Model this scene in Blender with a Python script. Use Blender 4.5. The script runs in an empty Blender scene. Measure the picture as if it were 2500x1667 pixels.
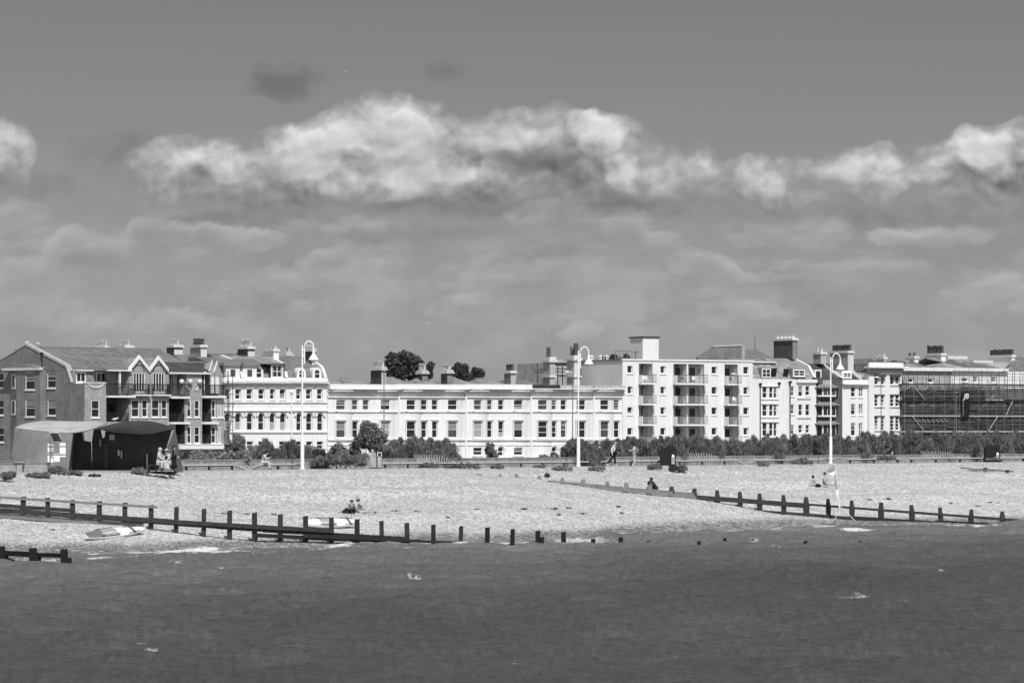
import bpy, bmesh, math, random
from mathutils import Vector, Matrix
R = random.Random(7)
F = 9000.0; HZ = 1054.0; CAM = 6.3          # focal length in photo pixels, horizon row, eye height above the sea
scene = bpy.context.scene
COL = scene.collection
# ---------------------------------------------------------------- materials
MATS = {}
def nodes(m):
    m.use_nodes = True
    nt = m.node_tree; nt.nodes.clear()
    return nt, nt.nodes, nt.links
def mat(name, base, rough=0.85, var=0.12, scale=3.0, bump=0.0, stretch=(1,1,1), kind=None, spec=0.3, streak=0.0, metal=0.0, bscale=None):
    m = bpy.data.materials.new(name); nt, N, L = nodes(m)
    out = N.new('ShaderNodeOutputMaterial'); b = N.new('ShaderNodeBsdfPrincipled'); L.new(b.outputs[0], out.inputs[0])
    b.inputs['Roughness'].default_value = rough; b.inputs['Specular IOR Level'].default_value = spec; b.inputs['Metallic'].default_value = metal
    tc = N.new('ShaderNodeTexCoord'); mp = N.new('ShaderNodeMapping'); L.new(tc.outputs['Object'], mp.inputs[0]); mp.inputs['Scale'].default_value = stretch
    n1 = N.new('ShaderNodeTexNoise'); n1.inputs['Scale'].default_value = scale; n1.inputs['Detail'].default_value = 6; n1.inputs['Roughness'].default_value = .6
    L.new(mp.outputs[0], n1.inputs['Vector'])
    mr = N.new('ShaderNodeMapRange'); L.new(n1.outputs[0], mr.inputs[0])
    mr.inputs[1].default_value = .25; mr.inputs[2].default_value = .75
    mr.inputs[3].default_value = base*(1-var); mr.inputs[4].default_value = base*(1+var)
    val = mr.outputs[0]
    if streak > 0:                                   # rain stains running down the wall
        mp2 = N.new('ShaderNodeMapping'); L.new(tc.outputs['Object'], mp2.inputs[0]); mp2.inputs['Scale'].default_value = (1.6, 1.6, .16)
        n2 = N.new('ShaderNodeTexNoise'); n2.inputs['Scale'].default_value = 1.6; n2.inputs['Detail'].default_value = 5; L.new(mp2.outputs[0], n2.inputs['Vector'])
        m2 = N.new('ShaderNodeMapRange'); L.new(n2.outputs[0], m2.inputs[0]); m2.inputs[1].default_value = .5; m2.inputs[2].default_value = .75
        m2.inputs[3].default_value = 1; m2.inputs[4].default_value = 1-streak
        mu = N.new('ShaderNodeMath'); mu.operation = 'MULTIPLY'; L.new(val, mu.inputs[0]); L.new(m2.outputs[0], mu.inputs[1]); val = mu.outputs[0]
    if kind in ('brick', 'slate', 'block'):
        sx = N.new('ShaderNodeSeparateXYZ'); L.new(tc.outputs['Object'], sx.inputs[0])
        ad = N.new('ShaderNodeMath'); ad.operation = 'ADD'; L.new(sx.outputs[0], ad.inputs[0]); L.new(sx.outputs[1], ad.inputs[1])
        cb = N.new('ShaderNodeCombineXYZ'); L.new(ad.outputs[0], cb.inputs[0]); L.new(sx.outputs[2], cb.inputs[1])
        bt = N.new('ShaderNodeTexBrick'); L.new(cb.outputs[0], bt.inputs['Vector'])
        bt.inputs['Scale'].default_value = 1.0
        w, h, ms = {'brick': (.225, .075, .01), 'slate': (.32, .22, .012), 'block': (.45, .22, .012)}[kind]
        if bscale: w *= bscale; h *= bscale; ms *= bscale
        bt.inputs['Brick Width'].default_value = w; bt.inputs['Row Height'].default_value = h; bt.inputs['Mortar Size'].default_value = ms
        bt.inputs['Color1'].default_value = (.72,.72,.72,1); bt.inputs['Color2'].default_value = (1.22,1.22,1.22,1)
        mo = 1.5 if kind != 'slate' else .45
        bt.inputs['Mortar'].default_value = (mo,mo,mo,1)
        mu = N.new('ShaderNodeMath'); mu.operation = 'MULTIPLY'; L.new(val, mu.inputs[0]); L.new(bt.outputs[0], mu.inputs[1]); val = mu.outputs[0]
    L.new(val, b.inputs['Base Color'])
    if bump > 0:
        n3 = N.new('ShaderNodeTexNoise'); n3.inputs['Scale'].default_value = scale*4; n3.inputs['Detail'].default_value = 8; L.new(mp.outputs[0], n3.inputs['Vector'])
        bp = N.new('ShaderNodeBump'); bp.inputs['Strength'].default_value = bump; bp.inputs['Distance'].default_value = .05; L.new(n3.outputs[0], bp.inputs['Height']); L.new(bp.outputs[0], b.inputs['Normal'])
    m.diffuse_color = (base, base, base, 1)
    MATS[name] = m
    return m
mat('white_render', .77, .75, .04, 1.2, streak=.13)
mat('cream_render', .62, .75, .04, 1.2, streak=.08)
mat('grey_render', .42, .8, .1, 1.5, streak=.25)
mat('stained_render', .46, .85, .22, .8, bump=.2, streak=.45)
mat('white_paint', .82, .45, .02, 2)
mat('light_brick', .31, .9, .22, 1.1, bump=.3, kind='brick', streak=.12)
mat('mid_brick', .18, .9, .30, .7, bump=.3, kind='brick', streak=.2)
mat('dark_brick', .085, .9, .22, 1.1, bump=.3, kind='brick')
mat('slate', .19, .75, .28, 1.3, bump=.4, kind='slate', bscale=1.3)
mat('pale_slate', .28, .8, .35, 1.6, bump=.5, kind='slate', bscale=1.3)
mat('dark_slate', .075, .7, .28, 1.5, bump=.4, kind='slate', bscale=1.3)
mat('lead', .22, .6, .15, 2)
mat('dark_metal', .02, .5, .1, 4)
mat('grey_metal', .22, .45, .1, 4, metal=.3)
mat('dark_paint', .012, .5, .1, 4)
mat('clay_pot', .50, .9, .2, 5)
mat('dark_pot', .085, .9, .2, 5)
mat('glass', .022, .12, .3, 1.3, spec=.5)
mat('glass_pale', .07, .15, .3, 1.3, spec=.5)
mat('curtain', .34, .9, .18, 8, stretch=(6,6,.3))
mat('blind', .24, .9, .05, 8)
mat('timber', .042, .9, .5, 2.2, bump=.8, stretch=(1,1,3), streak=.2)
mat('pale_timber', .19, .9, .3, 2.2, bump=.6, stretch=(1,1,3))
mat('wet_timber', .02, .7, .4, 3, bump=.9)
mat('weed_timber', .012, .8, .5, 6, bump=1.0)
mat('slat_wood', .58, .8, .2, 3)
mat('concrete', .27, .9, .18, 2.5, bump=.4, kind='block')
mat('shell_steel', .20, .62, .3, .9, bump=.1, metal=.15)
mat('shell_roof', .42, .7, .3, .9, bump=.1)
mat('leaf_dark', .11, .8, .5, 1.6)
mat('leaf_mid', .25, .8, .5, 2.2)
mat('leaf_light', .30, .8, .5, 3)
mat('tamarisk', .22, .9, .65, .9)
mat('bark', .06, .9, .3, 4, bump=.5)
mat('skin', .38, .6, .05, 5)
mat('skin_light', .40, .6, .05, 5)
mat('skin_dark', .07, .6, .05, 5)
mat('hair_dark', .012, .7, .2, 20)
mat('hair_grey', .5, .8, .2, 20)
mat('cloth_black', .012, .9, .2, 12)
mat('cloth_grey', .14, .9, .3, 12)
mat('cloth_pale', .48, .9, .12, 12)
mat('cloth_white', .72, .9, .08, 12)
mat('board_white', .78, .4, .02, 3)
mat('board_grey', .33, .5, .08, 3)
mat('board_dark', .16, .5, .08, 3)
mat('feather_white', .75, .8, .05, 8)
mat('feather_grey', .35, .8, .1, 8)
mat('feather_black', .02, .8, .1, 8)
mat('flag_grey', .33, .8, .1, 4)
mat('kelp', .02, .7, .4, 9)
mat('tarmac', .10, .95, .2, 3)
mat('paving', .34, .9, .15, 2, bump=.1)
mat('garden_soil', .09, .95, .4, 1, bump=.5)
mat('netting', .035, .9, .5, .5)
mat('tube', .26, .4, .1, 6, metal=.4)
mat('dark_tube', .09, .5, .1, 6, metal=.2)
mat('plank', .40, .9, .25, 3)
mat('solar', .03, .2, .1, 4, spec=.6)
for nm in ('leaf_dark', 'leaf_mid', 'leaf_light', 'tamarisk'):       # light also comes through the leaves
    m = MATS[nm]; nt = m.node_tree; b = [n for n in nt.nodes if n.type == 'BSDF_PRINCIPLED'][0]; out = [n for n in nt.nodes if n.type == 'OUTPUT_MATERIAL'][0]
    tr = nt.nodes.new('ShaderNodeBsdfTranslucent'); ad = nt.nodes.new('ShaderNodeMixShader'); ad.inputs[0].default_value = .4
    src = b.inputs['Base Color'].links[0].from_socket; nt.links.new(src, tr.inputs[0]); nt.links.new(b.outputs[0], ad.inputs[1]); nt.links.new(tr.outputs[0], ad.inputs[2]); nt.links.new(ad.outputs[0], out.inputs[0])
# ---------------------------------------------------------------- mesh builder (world coordinates)
def top(o):
    while o.parent: o = o.parent
    return o
def tag(o, label=None, cat=None, group=None, kind=None):
    if label: o['label'] = label
    if cat: o['category'] = cat
    if group: o['group'] = group
    if kind: o['kind'] = kind
    return o
def thing(name, loc, label, cat, group=None, rz=0.0):
    o = bpy.data.objects.new(name, None); COL.objects.link(o); o.empty_display_size = .3
    o.location = loc; o.rotation_euler = (0, 0, rz)
    return tag(o, label, cat, group)
def wmat(o):
    return Matrix.Translation(o.location) @ Matrix.Rotation(o.rotation_euler.z, 4, 'Z')
class MB:
    def __init__(s, tf=None): s.v = []; s.f = []; s.tf = tf; s.m = []; s.mi = 0
    def add(s, vs, fs):
        n = len(s.v)
        for p in vs: s.v.append(s.tf(p) if s.tf else tuple(p))
        for f in fs: s.f.append(tuple(n+i for i in f)); s.m.append(s.mi)
    def poly(s, pts): s.add(pts, [tuple(range(len(pts)))])
    def box(s, x0, x1, y0, y1, z0, z1):
        s.add([(x0,y0,z0),(x1,y0,z0),(x1,y1,z0),(x0,y1,z0),(x0,y0,z1),(x1,y0,z1),(x1,y1,z1),(x0,y1,z1)],
              [(0,3,2,1),(4,5,6,7),(0,1,5,4),(1,2,6,5),(2,3,7,6),(3,0,4,7)])
    def prism(s, poly, d):
        """poly: list of 3-D points (planar); d: extrusion vector"""
        n = len(poly); a = [Vector(p) for p in poly]; d = Vector(d)
        s.add([tuple(p) for p in a]+[tuple(p+d) for p in a],
              [tuple(range(n)), tuple(range(2*n-1, n-1, -1))]+[(i, i+n, (i+1) % n+n, (i+1) % n) for i in range(n)])
    def tube(s, pts, r, n=6, r1=None, caps=True):
        pts = [Vector(p) for p in pts]; m = len(pts); rings = []
        for i, p in enumerate(pts):
            d = (pts[min(i+1, m-1)]-pts[max(i-1, 0)]).normalized()
            a = d.cross(Vector((0,0,1)))
            if a.length < .05: a = d.cross(Vector((1,0,0)))
            a.normalize(); b = d.cross(a).normalized()
            rr = r[i] if isinstance(r, (list, tuple)) else (r if r1 is None else r+(r1-r)*i/max(1, m-1))
            rings.append([tuple(p+a*math.cos(2*math.pi*k/n)*rr+b*math.sin(2*math.pi*k/n)*rr) for k in range(n)])
        vs = [q for rg in rings for q in rg]; fs = []
        for i in range(m-1):
            for k in range(n):
                fs.append((i*n+k, i*n+(k+1) % n, (i+1)*n+(k+1) % n, (i+1)*n+k))
        if caps: fs.append(tuple(range(n-1, -1, -1))); fs.append(tuple((m-1)*n+k for k in range(n)))
        s.add(vs, fs)
    def lathe(s, c, prof, n=12):
        """prof: list of (r, z) about the vertical through c"""
        vs = []
        for r, z in prof:
            for k in range(n):
                a = 2*math.pi*k/n; vs.append((c[0]+r*math.cos(a), c[1]+r*math.sin(a), c[2]+z))
        fs = [(i*n+k, i*n+(k+1) % n, (i+1)*n+(k+1) % n, (i+1)*n+k) for i in range(len(prof)-1) for k in range(n)]
        fs.append(tuple(range(n-1, -1, -1))); fs.append(tuple((len(prof)-1)*n+k for k in range(n)))
        s.add(vs, fs)
    def ball(s, c, rx, ry=None, rz=None, n=10, m=6):
        ry = ry or rx; rz = rz or rx; vs = []; fs = []
        for i in range(m+1):
            t = math.pi*i/m
            for k in range(n):
                a = 2*math.pi*k/n; vs.append((c[0]+rx*math.sin(t)*math.cos(a), c[1]+ry*math.sin(t)*math.sin(a), c[2]+rz*math.cos(t)))
        for i in range(m):
            for k in range(n): fs.append((i*n+k, (i+1)*n+k, (i+1)*n+(k+1) % n, i*n+(k+1) % n))
        s.add(vs, fs)
    def build(s, name, mats, parent=None, smooth=False, loc=None):
        """one mesh object; with a parent the vertices become local to its top-level thing"""
        if not isinstance(mats, (list, tuple)): mats = [mats]
        me = bpy.data.meshes.new(name)
        if parent is not None:
            inv = wmat(top(parent)).inverted(); vs = [inv @ Vector(p) for p in s.v]
        elif loc is not None:
            l = Vector(loc); vs = [Vector(p)-l for p in s.v]
        else: vs = s.v
        me.from_pydata([tuple(p) for p in vs], [], s.f)
        for m in mats: me.materials.append(MATS[m] if isinstance(m, str) else m)
        if len(mats) > 1:
            for p, mi in zip(me.polygons, s.m): p.material_index = mi
        if smooth:
            for p in me.polygons: p.use_smooth = True
        me.update()
        o = bpy.data.objects.new(name, me); COL.objects.link(o)
        if parent is not None: o.parent = parent
        elif loc is not None: o.location = loc
        return o
def unproj(px, py, Z): return Vector(((px-1250)/F*Z, Z, CAM-(py-HZ)*Z/F))
# ---------------------------------------------------------------- a vertical plane of building front, addressed by photo pixels
class Fac:
    def __init__(s, px, Z, ang, zb=2.8):
        s.X0 = (px-1250)/F*Z; s.Z0 = Z; s.a = ang; s.c = math.cos(ang); s.s = math.sin(ang); s.zb = zb
    def W(s, p):
        u, v, w = p
        return (s.X0+u*s.c-v*s.s, s.Z0+u*s.s+v*s.c, s.zb+w)
    def u(s, px, v=0):
        k = (px-1250)/F
        return (k*s.Z0+k*v*s.c-s.X0+v*s.s)/(s.c-k*s.s)
    def w(s, px, py, v=0):
        Y = s.Z0+s.u(px, v)*s.s+v*s.c
        return CAM-(py-HZ)*Y/F-s.zb
    def P(s, px, py, v=0): return (s.u(px, v), v, s.w(px, py, v))
    def scale(s, px, v=0): return F/(s.Z0+s.u(px, v)*s.s+v*s.c)
    def mb(s): return MB(s.W)
    def root(s, name, label, cat, group=None): return thing(name, (s.X0, s.Z0, s.zb), label, cat, group, s.a)
def Zb(px, off=0): return 473.7/(1-(px-1250)/16000.0)+off
ANG = math.atan(0.5625)
def Zp(px): return 256.4/(1-(px-1250)/8000.0)
YW = [(-2500,1352),(-900,1352),(0,1352),(300,1350),(600,1338),(900,1330),(1250,1325),(1500,1306),(1900,1290),(2300,1283),(2500,1277),(3400,1268),(5000,1262)]
def lerp_tab(t, x):
    if x <= t[0][0]: return t[0][1]
    for (a, b), (c, d) in zip(t, t[1:]):
        if x <= c: return b+(d-b)*(x-a)/(c-a)
    return t[-1][1]
def Zw(px): return CAM*F/(lerp_tab(YW, px)-HZ)
def hsh(i, j):
    n = math.sin(i*127.1+j*311.7)*43758.5453
    return n-math.floor(n)
def vnoise(x, y):
    i, j = math.floor(x), math.floor(y); a, b = x-i, y-j; a = a*a*(3-2*a); b = b*b*(3-2*b)
    return (hsh(i,j)*(1-a)+hsh(i+1,j)*a)*(1-b)+(hsh(i,j+1)*(1-a)+hsh(i+1,j+1)*a)*b
def beach_z(px, Z):
    s = (Z-Zw(px))/(Zp(px)-Zw(px))
    X = (px-1250)/F*Z
    if s < 0: return max(-3.0, 5.0*s)
    if s > 1: return 3.83
    z = 3.83*(1-(1-s)**1.25)
    e = min(1, s*5)*min(1, (1-s)*6)
    a, b = (X+Z)*.7, (Z-X)*.7
    return z+e*((vnoise(a*.045, b*.42)-.5)*.34+(vnoise(a*.15+9, b*.9)-.5)*.07+(vnoise(X*.5, Z*.5)-.5)*.03)
def at(px, py, lo=None):
    """the point of the beach seen at this pixel"""
    a, b = Zw(px)-6, Zp(px)+.5
    best = None; n = 400
    for i in range(n):
        Z = a+(b-a)*i/n
        if CAM-(py-HZ)*Z/F <= beach_z(px, Z): best = Z; break
    if best is None: best = b
    return Vector(((px-1250)/F*best, best, beach_z(px, best)))
# ================================================================ camera, sun, sky
cd = bpy.data.cameras.new('camera'); cam = bpy.data.objects.new('camera', cd); COL.objects.link(cam); scene.camera = cam
cam.location = (0, 0, CAM); cam.rotation_euler = (math.pi/2, 0, 0)
cd.sensor_width = 36; cd.lens = 36*F/2500; cd.shift_y = (HZ-833.5)/2500.0; cd.clip_start = 1; cd.clip_end = 20000
scene.view_settings.view_transform = 'Standard'; scene.view_settings.look = 'None'
scene.view_settings.exposure = 0; scene.view_settings.gamma = 1
SAZ, SEL = math.radians(15), math.radians(50)
sd = Vector((math.sin(SAZ)*math.cos(SEL), -math.cos(SAZ)*math.cos(SEL), math.sin(SEL)))   # towards the sun
ld = bpy.data.lights.new('sun', 'SUN'); ld.energy = 4.1; ld.angle = math.radians(.5); ld.color = (1, .995, .985)
lo = bpy.data.objects.new('sun', ld); COL.objects.link(lo); lo.rotation_euler = sd.to_track_quat('Z', 'Y').to_euler()
w = bpy.data.worlds.new('World'); scene.world = w; w.use_nodes = True
nt = w.node_tree; nt.nodes.clear(); N = nt.nodes; L = nt.links
def fm(op, a, b=None, c=None, nn=None, ll=None, clamp=False):
    x = nn.new('ShaderNodeMath'); x.operation = op; x.use_clamp = clamp
    for i, q in enumerate((a, b, c)):
        if q is None: continue
        if isinstance(q, (int, float)): x.inputs[i].default_value = q
        else: ll.new(q, x.inputs[i])
    return x.outputs[0]
def noise(vec, sc, det, rough=.55, nn=None, ll=None, dist=0):
    x = nn.new('ShaderNodeTexNoise'); x.inputs['Scale'].default_value = sc; x.inputs['Detail'].default_value = det
    x.inputs['Roughness'].default_value = rough; x.inputs['Distortion'].default_value = dist; ll.new(vec, x.inputs['Vector']); return x
# ---- cumulus banks: a field of cloud water grown from noise, lit by marching towards the sun, laid out by direction (x/y, z/y)
import numpy as np
BLOBS = [  # cumulus towers: centre x, centre y, radius x, radius y (photo px / 1000), weight
 (.40,.42,.08,.06,.75),(.47,.40,.10,.06,.8),(.56,.41,.10,.065,.85),(.63,.43,.10,.07,.8),(.70,.37,.07,.055,.95),(.74,.41,.09,.08,1.0),(.80,.37,.09,.08,.8),
 (.84,.325,.08,.06,1.0),(.93,.298,.10,.065,1.15),(1.02,.32,.08,.07,1.0),(1.06,.37,.075,.07,1.0),(.96,.38,.12,.08,.9),(1.10,.42,.09,.06,.9),(1.15,.43,.08,.05,.7),
 (1.19,.34,.07,.05,.6),(1.27,.33,.09,.06,.62),(1.35,.35,.09,.08,.6),(1.43,.315,.05,.035,1.0),(1.48,.34,.07,.06,1.1),(1.54,.39,.08,.07,1.05),(1.57,.44,.10,.06,.85),(1.44,.42,.12,.07,.6),
 (1.67,.41,.07,.06,.55),(1.74,.45,.06,.06,.5),(1.84,.44,.055,.05,1.0),(1.88,.475,.07,.05,.9),(1.93,.50,.07,.035,.7),(1.94,.41,.045,.035,.6),
 (2.06,.41,.07,.045,.7),(2.14,.40,.06,.04,.8),(2.12,.45,.09,.04,.6),(2.28,.40,.06,.05,.8),(2.37,.37,.07,.05,1.0),(2.43,.37,.09,.06,1.1),(2.52,.39,.10,.08,1.0),(2.42,.44,.13,.07,.8),
 (.0,.37,.065,.07,1.0),(-.08,.40,.12,.10,1.0),
 (.55,.475,.22,.04,.55),(.80,.47,.22,.055,.7),(1.05,.465,.20,.04,.6),(1.35,.46,.25,.045,.55),
 (3.1,.42,.4,.1,.9),(-.9,.45,.5,.12,.9),(3.9,.38,.3,.1,.9)]
LOWS = [(.36,.555,.05,.03,.7),(.42,.575,.10,.035,.8),(.55,.585,.12,.030,.8),(.22,.61,.09,.045,.6),(.30,.635,.12,.03,.45),(.06,.68,.09,.05,.6),(.03,.53,.08,.05,.45),(1.36,.53,.09,.035,.75),(1.45,.555,.13,.045,.8),(1.55,.59,.10,.035,.55),
 (.83,.64,.09,.032,.85),(.90,.575,.10,.04,.5),(1.71,.645,.08,.035,.8),(1.80,.67,.07,.02,.4),(1.95,.665,.08,.025,.5),(2.17,.575,.05,.02,.5),(2.32,.585,.09,.03,.5),(2.10,.66,.14,.035,.4),(1.16,.76,.10,.035,.5),(1.82,.77,.10,.03,.45),(.35,.78,.14,.035,.45),(.75,.755,.05,.03,.5),(1.43,.815,.05,.03,.4),(1.9,.57,.14,.04,.4),(2.4,.70,.1,.04,.35),(1.3,.66,.2,.03,.3),(.6,.68,.2,.03,.3)]
DARKS = [(.86,.385,.06,.015,.6),(.98,.395,.05,.018,.5),(.69,.44,.03,.03,.6),(1.06,.36,.03,.03,.4),(.46,.44,.05,.02,.4),(.68,.20,.085,.038,.9),(.28,.375,.10,.055,.55),(1.09,.175,.04,.02,.3),(1.32,.395,.09,.028,.8),(.62,.535,.26,.018,.6),(1.22,.51,.35,.022,.6),(2.15,.53,.35,.03,.5),(1.6,.505,.16,.025,.45),(.65,.42,.05,.03,.45),(.90,.41,.05,.03,.4),(1.50,.40,.02,.04,.4),(.93,.35,.04,.012,.35),(.10,.46,.1,.03,.3),(1.0,.57,.2,.02,.35)]
LIT = [(.84,.335,.07,.045,.8),(.93,.300,.10,.05,1.0),(1.0,.335,.07,.055,1.0),(.92,.375,.07,.035,.6),(.73,.375,.08,.055,1.0),(.79,.43,.10,.035,.9),(1.03,.41,.09,.04,.7),(1.13,.43,.09,.035,.5),(.95,.455,.15,.03,.35),(.60,.42,.07,.03,.5),(1.24,.335,.09,.03,.35),(1.33,.335,.05,.02,.3),(1.70,.42,.06,.04,.35),(2.2,.44,.12,.05,.35),(.52,.38,.09,.03,.6),(.40,.43,.05,.05,.5),(1.05,.42,.09,.05,.5),(1.46,.32,.05,.05,.8),(1.52,.39,.04,.07,.8),(1.57,.44,.07,.04,.5),(1.86,.455,.05,.05,.7),(2.38,.365,.08,.04,.6),(2.45,.38,.08,.05,.7),(2.06,.41,.05,.03,.4),(2.15,.395,.04,.02,.5),(.0,.36,.05,.05,.4),(2.29,.40,.04,.03,.4)]
CX0, CX1, CY0, CY1, CW, CH = -.7, 3.2, -.10, 1.08, 2340, 708
def perlin(x, y, seed):
    rs = np.random.RandomState(seed); pt = rs.permutation(256); pt = np.concatenate([pt, pt]); an = rs.rand(256)*2*np.pi
    xi = np.floor(x).astype(int); yi = np.floor(y).astype(int); xf = x-xi; yf = y-yi; xi &= 255; yi &= 255
    f = lambda t: t*t*t*(t*(t*6-15)+10)
    def gr(ix, iy, dx, dy):
        a = an[pt[(pt[ix & 255]+iy) & 255]]; return np.cos(a)*dx+np.sin(a)*dy
    u, v = f(xf), f(yf)
    a = gr(xi, yi, xf, yf)*(1-u)+gr(xi+1, yi, xf-1, yf)*u; b = gr(xi, yi+1, xf, yf-1)*(1-u)+gr(xi+1, yi+1, xf-1, yf-1)*u
    return (a*(1-v)+b*v)*1.5
def fbm(x, y, f0, octs, seed, gain=.52, billow=False):
    t = 0; a = 1; s = 0
    for o in range(octs):
        n = perlin(x*f0+o*17.3, y*f0+o*9.1, seed+o)
        if billow: n = 1-2*np.abs(n)*1.6
        t = t+a*n; s += a; a *= gain; f0 *= 2.03
    return t/s
def cloud_fields():
    gx, gy = np.meshgrid(np.linspace(CX0, CX1, CW), np.linspace(CY0, CY1, CH))
    wx = fbm(gx, gy, 9, 6, 1)*.050; wy = fbm(gx, gy, 9, 6, 21)*.032
    X, Y = gx+wx, gy+wy
    def field(bl, p=1.3, flat=1.0):
        acc = np.zeros_like(X)
        for cx, cy, rx, ry, wt in bl:
            dy = (Y-cy)/(ry*1.35); dy = np.where(dy > 0, dy*flat, dy)
            e = np.clip(1-((X-cx)/(rx*1.42))**2-dy**2, 0, 1); acc += wt*e**p
        return acc
    base = field(BLOBS); low = field(LOWS, 1.2, 1.2); lit = field(LIT, 1.0); dk = field(DARKS)
    bil = fbm(gx, gy*1.15, 11, 6, 40, .48, True); soft = fbm(gx, gy*1.5, 5, 7, 60, .55); str_ = fbm(gx*.8+gy*.5, gy*2.4, 4, 7, 90, .56)
    D = base+((bil-.30)*.30+soft*.30)*np.clip(base*2.0, 0, 1)
    D = np.clip(D-.06, 0, None)
    L_ = np.clip(low*1.0+(str_*.9+(bil-.3)*.25)*np.clip(low*2.2, 0, 1)-.05, 0, None)
    # light: thickness of cloud met on the way up towards the sun, row by row
    T = np.zeros_like(D); t = np.zeros(CW)
    for r in range(CH):
        t = .965*(.72*t+.28*np.roll(t, -1))+D[r]*.034; T[r] = np.exp(-t*1.7)
    TL = np.zeros_like(D); t = np.zeros(CW)
    for r in range(CH):
        t = .95*t+L_[r]*.05; TL[r] = np.exp(-t*2.6)
    lit = np.clip(lit*1.1+(bil-.3)*.22*np.clip(lit*2, 0, 1)+soft*.85*np.clip(lit*2, 0, 1), 0, 1); aH = 1-np.exp(-D*4.8); aL = (1-np.exp(-L_*3.2))*.9
    rb = fbm(gx, gy*1.2, 8, 4, 140, .42, True); rel = rb-np.roll(np.roll(rb, 11, 0), -5, 1)          # billows catch the light on their upper right
    foot = np.clip((gy-.44)/.09, 0, 1); aH = aH*(1-.55*foot)                   # bases dissolve in the murk
    bH = .225+.24*T*(.6+.4*np.clip(D*1.4, 0, 1))+.50*lit*(.62+.38*T)+.05*(bil-.3)+.12*soft-.10*rel*np.clip(D*1.5, 0, 1)
    bL = .255+.24*TL+.14*str_
    murk = np.clip(.5+str_*1.5, 0, 1)*np.clip((gy-.34)/.2, 0, 1)*np.clip((1.0-gy)/.25, .25, 1)*.6
    # composite far to near over the clear sky: murk, low banks, towers
    a = murk; c = (.205+.20*np.clip(.5+soft*1.6+str_*1.2, 0, 1)*1.0+.05*np.clip((gy-.5)/.4, 0, 1))*a
    c = c*(1-aL)+bL*aL; a = 1-(1-a)*(1-aL)
    c = c*(1-aH)+bH*aH; a = 1-(1-a)*(1-aH)
    dn = np.clip(dk*1.15+(soft*.8+(bil-.3)*.3)*np.clip(dk*2.5, 0, 1), 0, 1)
    c = c*(1-.34*dn); dsky = 1-.30*dn
    bright = c/np.maximum(a, .02)
    return bright, a, dsky
def cloud_image():
    bright, alpha, dsky = cloud_fields()
    im = bpy.data.images.new('cumulus_field', CW, CH, float_buffer=True, is_data=True)
    px = np.zeros((CH, CW, 4), dtype=np.float32); px[..., 0] = bright; px[..., 1] = alpha; px[..., 2] = dsky; px[..., 3] = 1
    im.pixels.foreach_set(px[::-1].ravel()); im.update(); im.pack(); return im
W_ = dict(nn=N, ll=L)
tc = N.new('ShaderNodeTexCoord'); sx = N.new('ShaderNodeSeparateXYZ'); L.new(tc.outputs['Generated'], sx.inputs[0])
ya = fm('MAXIMUM', sx.outputs[1], .05, **W_)
el = fm('DIVIDE', sx.outputs[2], ya, **W_)
qx = fm('MULTIPLY_ADD', fm('DIVIDE', sx.outputs[0], ya, **W_), 9.0, 1.25, **W_); qy = fm('MULTIPLY_ADD', el, -9.0, 1.054, **W_)
cb = N.new('ShaderNodeCombineXYZ'); L.new(fm('DIVIDE', fm('SUBTRACT', qx, CX0, **W_), CX1-CX0, **W_), cb.inputs[0]); L.new(fm('DIVIDE', fm('SUBTRACT', CY1, qy, **W_), CY1-CY0, **W_), cb.inputs[1])
ti = N.new('ShaderNodeTexImage'); ti.image = cloud_image(); ti.extension = 'CLIP'; ti.interpolation = 'Cubic'; L.new(cb.outputs[0], ti.inputs[0])
cs = N.new('ShaderNodeSeparateColor'); L.new(ti.outputs[0], cs.inputs[0])
# the clear sky as a red filter on black and white film sees it: mostly the red channel of the Nishita sky
sk = N.new('ShaderNodeTexSky'); sk.sky_type = 'NISHITA'; sk.sun_disc = False; sk.sun_elevation = SEL; sk.sun_rotation = math.pi-SAZ
sk.air_density = 1.0; sk.dust_density = .5; sk.ozone_density = 1.0; sk.altitude = 0
sp = N.new('ShaderNodeSeparateColor'); L.new(sk.outputs[0], sp.inputs[0])
lum = fm('ADD', fm('MULTIPLY', sp.outputs[0], .85, **W_), fm('MULTIPLY', sp.outputs[1], .15, **W_), **W_)
SKYGAIN = .46; STR = .1
base = fm('MULTIPLY', lum, SKYGAIN, **W_)
dsk = fm('MAXIMUM', cs.outputs[2], fm('SUBTRACT', 1.0, ti.outputs[1], **W_), **W_)
hi_ = N.new('ShaderNodeMapRange'); L.new(el, hi_.inputs[0]); hi_.inputs[1].default_value = .2; hi_.inputs[2].default_value = 1.2; hi_.inputs[3].default_value = 1; hi_.inputs[4].default_value = 2.6  # sky above the view brightened, added to lift the ambient fill
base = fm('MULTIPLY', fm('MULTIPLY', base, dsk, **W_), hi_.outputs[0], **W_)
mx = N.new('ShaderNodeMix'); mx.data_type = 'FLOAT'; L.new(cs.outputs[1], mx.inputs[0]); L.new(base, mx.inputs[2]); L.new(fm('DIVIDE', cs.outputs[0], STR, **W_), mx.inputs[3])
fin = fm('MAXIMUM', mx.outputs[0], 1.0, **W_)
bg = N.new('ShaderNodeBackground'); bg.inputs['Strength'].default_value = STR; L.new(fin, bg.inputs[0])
wo = N.new('ShaderNodeOutputWorld'); L.new(bg.outputs[0], wo.inputs[0])
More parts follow.
